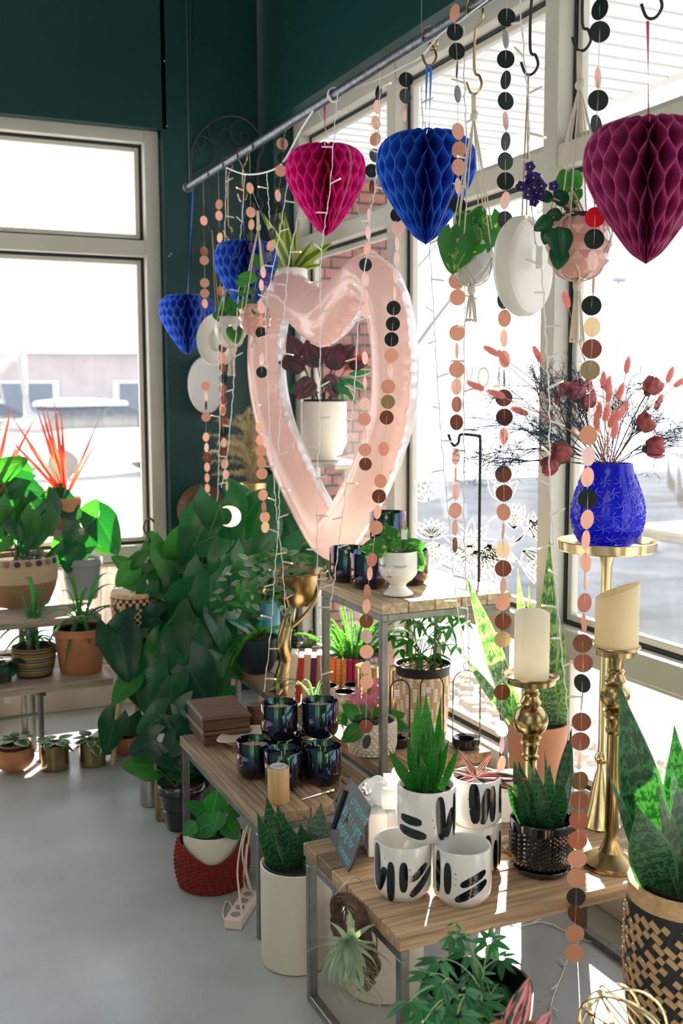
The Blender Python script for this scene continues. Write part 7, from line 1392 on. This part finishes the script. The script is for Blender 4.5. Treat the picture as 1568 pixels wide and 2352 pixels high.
def fernpx(t, tp0, lst, w=1., me=None):
    R3 = random.Random(len(lst))
    for (tx, ty, dy) in lst: tp_ = P(tx, ty, y=tp0.y+dy); arch(t, GFN, tp0+Vector((R3.uniform(-.02, .02), R3.uniform(-.02, .02), 0)), tp_, .10 if tp_.z > tp0.z+.06 else .42, .026*w, .45, 40)
    for k in range(10): a = k*2.4; q = tp0+Vector((.09*math.cos(a), .09*math.sin(a), R3.uniform(-.01, .04))); arch(t, GFN, tp0, q, .5, .024*w, .45, 26)
fernpx(t, c+Vector((0, 0, h*.92)), [(22,1365,.02),(60,1330,.1),(110,1350,.05),(0,1440,-.05),(-10,1480,-.08),(90,1480,-.1),(125,1450,0),(40,1400,.1),(10,1500,-.1),(130,1380,.05),(75,1390,.12)], 1.0)
c, r, h = place(187, 1556, 118, z1, 1438); t = pot('terracotta pot with an arching crinkled fern on the lower bench board', 'plant', c, r, h, TERRA, 'taper', rb=.80)
fernpx(t, top(t, h), [(262,1320,.06),(275,1345,.03),(150,1530,-.12),(205,1480,-.12),(120,1400,-.05),(140,1360,.02),(330,1390,.0),(345,1430,-.03),(290,1420,-.06),(110,1480,-.1),(170,1390,.08),(215,1350,.08),(90,1430,-.03),(240,1440,-.1),(150,1330,.06)], .9)
c, r, h = place(4, 1572, 60, z1, 1525); t = pot('dark clay pot with a dangling price tag at the left bench edge', 'plant', c, r, h, mat('dark_clay', (.09, .08, .075), rough=.8), 'taper'); rosette(t, LFM('wide', G3), top(t, h), 12, .1, .6, seed=61, l0=.03)
m = MB(); q = P(17, 1600, y=c.y-.06)-c; m.box(q, (.03, .001, .06), rz=-YAW); m.tube([q+Vector((0, 0, .03)), q+Vector((0, .01, .08)), Vector((r*.8, -r*.5, h))], .0008, 4); obj('price_tag', m, mat('grey_tag', (.4, .4, .38), rough=.8), t)
# upper board pots
c, r, h = place(52, 1402, 158, z2, 1276); t = thing('pompom_basket', 'seagrass basket with brown and purple pompoms and glossy heart leaves', 'plant', c); m = MB(); JT, JB = mat('natural_jute', (.55, .42, .28), rough=1, bump=.7, bscale=160), mat('brown_jute', (.34, .20, .11), rough=1, bump=.7, bscale=160)
for lo, hi, mm in ((0, 12, JB), (12, 24, JT)):
    m = MB()
    for j in range(lo, hi): u = (j+.5)/24; rr = r*(.72+.28*math.sin(PI*.5*min(1, u*1.5))-.05*max(0, u-.7)); m.tube([(rr*math.cos(a), rr*math.sin(a), h*u) for a in [k*2*PI/36 for k in range(36)]], h/24*.58, 6, closed=True)
    obj('jute_coils', m, mm, t, smooth=180)
m = MB(); m.lathe([(0, .004), (r*.7, .004), (r*.93, h*.9), (0, h*.92)], 24); obj('soil', m, SOIL, t); vd = math.atan2(-c.y, -c.x)
for k in range(9):
    a = vd-1.3+k*.30; cl_ = ((.09, .05, .14), (.28, .16, .09), (.09, .06, .14), (.34, .22, .14))[k % 4]; m = MB(); R2 = random.Random(k); m.ball((0, 0, 0), .014, 8)
    for i in range(260): d = Vector((R2.gauss(0, 1), R2.gauss(0, 1), R2.gauss(0, 1))).normalized(); s_ = d.orthogonal().normalized()*.0009; m.add([d*.013-s_, d*.013+s_, d*.0205], [(0, 1, 2)])
    obj('pompom', m, mat('pompom_%d' % (k % 4), cl_, rough=1), t, (r*.98*math.cos(a), r*.98*math.sin(a), h*.92), smooth=0)
HL = LFM('heart', G2); HD = LFM('heart', G1)
px_leaves(t, HL, [(0,1085,70,30,.0),(20,1110,80,-10,.05,HD),(60,1130,90,200,.0,HD),(100,1150,80,290,-.05,HD),(92,1185,78,265,-.1),(30,1165,80,270,-.05),(0,1180,70,250,-.05),(60,1180,70,180,.03,HD),(10,1230,60,230,-.08),(75,1140,60,120,.05,HD),(40,1200,60,300,-.08,HD),(-20,1150,60,300,.0),(110,1160,60,60,.05),(70,1215,60,260,-.1,HD),(0,1120,60,170,.05,HD),(50,1090,50,100,.1),(130,1150,66,330,.0,HD)], c.y, c+Vector((0, 0, h*.9)), seed=63, jit=.35, sr=.003)
m = MB(); R_ = random.Random(6)
for k in range(60): m.ball(c+Vector((R_.uniform(.0, .08), R_.uniform(-.1, -.03), h+R_.uniform(-.02, .03)))-c, R_.uniform(.008, .014), 5, (1, 1, .5))
tag(obj('grey_succulents', m, mat('grey_green_succulent', (.16, .25, .19), rough=.7), t), kind='stuff')
c, r, h = place(190, 1382, 92, z2, 1280); t = pot('light grey pot with a young philodendron on the upper bench board', 'plant', c, r, h, mat('light_grey_pot', (.28, .30, .30), rough=.6), 'taper', rb=.74)
px_leaves(t, HL, [(180,1205,70,160,.0),(190,1215,90,262,-.05,HD),(225,1190,95,305,-.02,HD),(165,1260,60,260,-.08,HD),(195,1195,56,60,.05),(160,1225,56,215,.0),(215,1240,50,330,.0),(150,1270,50,200,-.03,HD)], c.y, top(t, h), seed=64, sr=.0028)
# red cordyline in a tall terracotta pot on the window curb ledge
zc_ = .90; y = 4.985; c = Vector((P(152, 1180, y=y).x, y, zc_)); r = 36/FPX*depth(c); h = P(152, 1142, y=y).z-zc_; t = pot('tall terracotta pot with a spiky red cordyline in the window', 'plant', c, r, h, mat('orange_terracotta', (.52, .25, .12), rough=.7), 'taper', rb=.78, soilz=.96)
RD = LFM('thin', GRD)
for tx, ty in [(123,912),(105,930),(82,930),(93,925),(28,958),(60,1015),(228,960),(228,1000),(15,1000),(138,1020),(140,935),(185,1140),(75,1120)]: a = top(t, h, .97); leaf(t, RD, a, P(tx, ty, y=y+RNG.uniform(-.1, .1)), toward(a)+_r0*RNG.uniform(-.5, .5), .9 if tx < 150 else .7)
y = 4.985; c = Vector((P(-22, 1180, y=y).x, y, zc_)); t = pot('second spiky red cordyline at the left picture edge', 'plant', c, r, h, MATS['orange_terracotta'], 'taper', rb=.78)
for tx, ty in [(27,930),(18,1060),(50,1000),(80,960),(2,960),(-30,930),(60,1045)]: a = top(t, h*.9, .97); leaf(t, RD, a, P(tx, ty, y=y+RNG.uniform(-.06, .06)), toward(a), .95)
# black and tan basket with hanger, standing on a small wooden stand
y = 4.30; c = Vector((P(312, 1450, y=y).x, y, 0)); z0 = P(312, 1492, y=y).z; r = 53/FPX*depth(Vector((c.x, c.y, z0))); st = thing('plant_tripod', 'three-legged wooden plant stand under the diamond-weave basket', 'stand', c); m = MB(); m.lathe([(0, z0-.03), (.085, z0-.03), (.09, z0-.02), (.09, z0-.004), (.085, z0), (0, z0)], 28); obj('seat', m, BE, st)
for k in range(3): a = k*2.09+3.5; m = MB(); m.tube([(.06*math.cos(a), .06*math.sin(a), z0-.03), (.13*math.cos(a), .13*math.sin(a), 0)], [.013, .010], 8); obj('leg', m, mat('natural_leg_wood', (.55, .40, .24), rough=.6), st)
c = Vector((c.x, c.y, z0)); h = P(312, 1358, y=y).z-z0; t = thing('diamond_weave_basket', 'black and tan diamond-weave basket with a hook hanger and ivy-like plant', 'plant', c); m = MB(); m.lathe([(r*.88, 0), (r*.96, h*.3), (r, h), (r*.96, h), (r*.92, h*.9), (0, h*.9)], 36); obj('basket_body', m, BKD, t); m = MB(); m.lathe([(r*1.01, h*.93), (r*1.03, h*.97), (r*1.0, h*1.01)], 36); obj('rim_band', m, BKT, t)
m = MB(); NA, NR = 44, 18
for j in range(NR):
    for i in range(NA):
        d_ = abs((i % 11)-5); e_ = abs((j % 12)-6); q = (d_+e_); on = (j in (0, 1, NR-1, NR-2) and i % 2 == j % 2) or (2 <= j < NR-2 and (q in (3, 4) or q == 1 or (q > 7 and (i+j) % 2)))
        if not on: continue
        a = 2*PI*i/NA; z = h*.92*(j+.5)/NR; rr = r*(.885+.115*min(1, z/h))+.003; p3 = Vector((rr*math.cos(a), rr*math.sin(a), z)); m.box(p3, (.005, 2*PI*r/NA*.95, h/NR*.85), rz=a)
tag(obj('tan_weave', m, BKT, t, smooth=0), kind='stuff')
px_leaves(t, LFM('heart', G2), [(330,1290,60,200,.0),(345,1275,56,80,.05),(365,1290,50,20,.05),(300,1310,50,230,-.05),(340,1345,56,250,-.09,HD),(365,1350,60,330,-.08,HD),(310,1340,44,170,-.05),(375,1310,56,290,.0),(350,1320,50,60,.05),(290,1300,40,140,.03),(330,1330,50,120,.0,HD)], y, c+Vector((0, 0, h)), seed=66)
hk = P(342, 1242, y=y)-c; m = MB(); m.tube(cat_pts([hk, hk+Vector((-.004, 0, .02)), P(330, 1215, y=y)-c, P(334, 1198, y=y)-c, P(345, 1191, y=y)-c, P(354, 1199, y=y)-c], 5), .0045, 6); m.ball(hk, .012, 6, (1, 1, .7))
for a in (.6, 2.7, 4.8): m.tube([hk, (r*math.cos(a), r*math.sin(a), h)], .0015, 5)
obj('hook_hanger', m, mat('olive_plastic', (.06, .065, .04), rough=.5), t)

# ================================================================== white drawing and lettering on the window glass
WP = mat('white_window_paint', (.9, .88, .76), rough=.8, transl=.5, tcol=(.8, .78, .66)); XP = XG-.0035
def gp(px, py): q = P(px, py, x=XP); return Vector((XP, q.y, q.z))
g0 = gp(1120, 1200); t = thing('window_drawing', 'white flower drawing painted on the window glass behind the hook stand', 'window painting', g0)
def flat(mb, pts, w):
    pts = [p-g0 for p in pts]; n = len(pts); L_, R2 = [], []
    for i, p in enumerate(pts):
        d = (pts[min(i+1, n-1)]-pts[max(i-1, 0)]).normalized(); s_ = Vector((0, -d.z, d.y))*w*.5*(.35+.65*math.sin(PI*min(.97, max(.03, i/(n-1))))); L_.append(p+s_); R2.append(p-s_)
    o = len(mb.v); mb.v += [tuple(v) for v in L_+R2]; mb.f += [(o+i, o+i+1, o+n+i+1, o+n+i) for i in range(n-1)]
def petal(mb, cx, cy, ang, L_, w, lw=.0055, inner=True):
    a = math.radians(ang); d, s_ = (math.cos(a), -math.sin(a)), (math.sin(a), math.cos(a))
    for k, wk in ((1, w), (.62, w*.35)) if inner else ((1, w),):
        for sg in (-1, 1): flat(mb, cat_pts([gp(cx+d[0]*L_*u*k+s_[0]*sg*wk*math.sin(PI*u**.8), cy+d[1]*L_*u*k+s_[1]*sg*wk*math.sin(PI*u**.8)) for u in (0, .2, .45, .7, .88, 1)], 3), lw)
def blossom(name, cx, cy, n, L_, w, a0, a1, lw=.0055):
    mb = MB()
    for i in range(n): petal(mb, cx, cy, a0+(a1-a0)*i/max(1, n-1), L_, w, lw)
    obj(name, mb, WP, t, smooth=0)
blossom('painted_blossom', 1078, 1255, 9, 66, 11, -60, 230); blossom('painted_blossom', 1095, 1265, 8, 95, 9, 200, 345); blossom('painted_blossom', 1120, 1250, 7, 80, 8, 250, 330); blossom('painted_tulip', 1180, 1215, 5, 60, 11, 65, 115); blossom('painted_tulip', 1200, 1265, 4, 80, 13, 290, 345)
blossom('painted_tulip', 1225, 1235, 3, 60, 10, 60, 120); blossom('painted_leaf_spray', 990, 1235, 7, 46, 9, 30, 150); blossom('painted_leaf_spray', 1010, 1250, 4, 55, 10, 200, 290); blossom('painted_leaf_spray', 1215, 1195, 3, 74, 9, 300, 350); blossom('painted_leaf_spray', 985, 1150, 5, 60, 12, 60, 150, .004); blossom('painted_leaf_spray', 1150, 1150, 4, 60, 12, 50, 120, .004)
for l in ([(1150,1215),(1180,1245),(1230,1200),(1262,1150)], [(1165,1258),(1200,1230),(1215,1180)], [(1120,1200),(1140,1185),(1160,1195),(1175,1210)], [(1165,1258),(1190,1290),(1230,1330),(1236,1350)], [(995,1240),(988,1280),(985,1300)], [(1060,1290),(1050,1315),(1040,1330)], [(1180,1232),(1160,1258),(1130,1262)]): mb = MB(); flat(mb, cat_pts([gp(*q) for q in l], 6), .008); obj('painted_stem', mb, WP, t, smooth=0)
mb = MB()
for i, (a, b) in enumerate([(1118,1300),(1122,1318),(1130,1290),(1110,1322),(1145,1315),(1128,1330)]): q = gp(a, b)-g0; mb.v += [(q.x, q.y+.004*math.cos(k), q.z+.004*math.sin(k)) for k in range(6)]; mb.f.append(tuple(range(6*i, 6*i+6)))
obj('painted_dots', mb, WP, t, smooth=0)
t = thing('window_lettering', 'thin painted capitals on the window glass, seen from behind', 'window lettering', gp(1120, 800))
for s, px, py, pz in (('SPREAD', 1262, 772, 60), ('LOVE', 1150, 890, 52), ('& JOY', 1150, 975, 46), ('2020', 1145, 1065, 34)):
    q = gp(px, py); hh = pz/FPX*depth(q)*1.38; o = text(t, s, hh, q-t.location+Vector((.001, 0, 0)), (0, 1, 0), (0, 0, 1), WP, ext=.0002, off=-.004 if len(s) > 4 else 0, name='painted_letters'); o.data.space_character = 1.35
for i, o in enumerate([o for o in bpy.data.objects if o.type == 'FONT']):   # lettering becomes plain mesh
    me = bpy.data.meshes.new_from_object(o.evaluated_get(bpy.context.evaluated_depsgraph_get())); n = bpy.data.objects.new(o.name, me); COL.objects.link(n); n.parent = o.parent; n.matrix_basis = o.matrix_basis.copy(); bpy.data.objects.remove(o)

ff = thing('floor_fairy_lights', 'clear fairy light string lying loose on the floor by the window', 'string lights', P(1250, 2120, z=.004)); m = MB(); FL = cat_pts([P(a, b, z=.004)-ff.location for a, b in [(1160,2115),(1200,2125),(1250,2118),(1300,2140),(1345,2160),(1385,2165),(1420,2180),(1450,2178)]], 6); FL2 = cat_pts([P(a, b, z=.004)-ff.location for a, b in [(1330,2160),(1305,2200),(1290,2240),(1270,2290),(1262,2330)]], 6)
m.tube(FL, .0016, 5); m.tube(FL2, .0014, 5); obj('wire', m, WIREW, ff)
for q in FL[3::6]+FL2[3::6]: o = link('bulb', BULB, ff, q+Vector((0, 0, .003))); o.rotation_euler.z = RNG.uniform(0, 6)
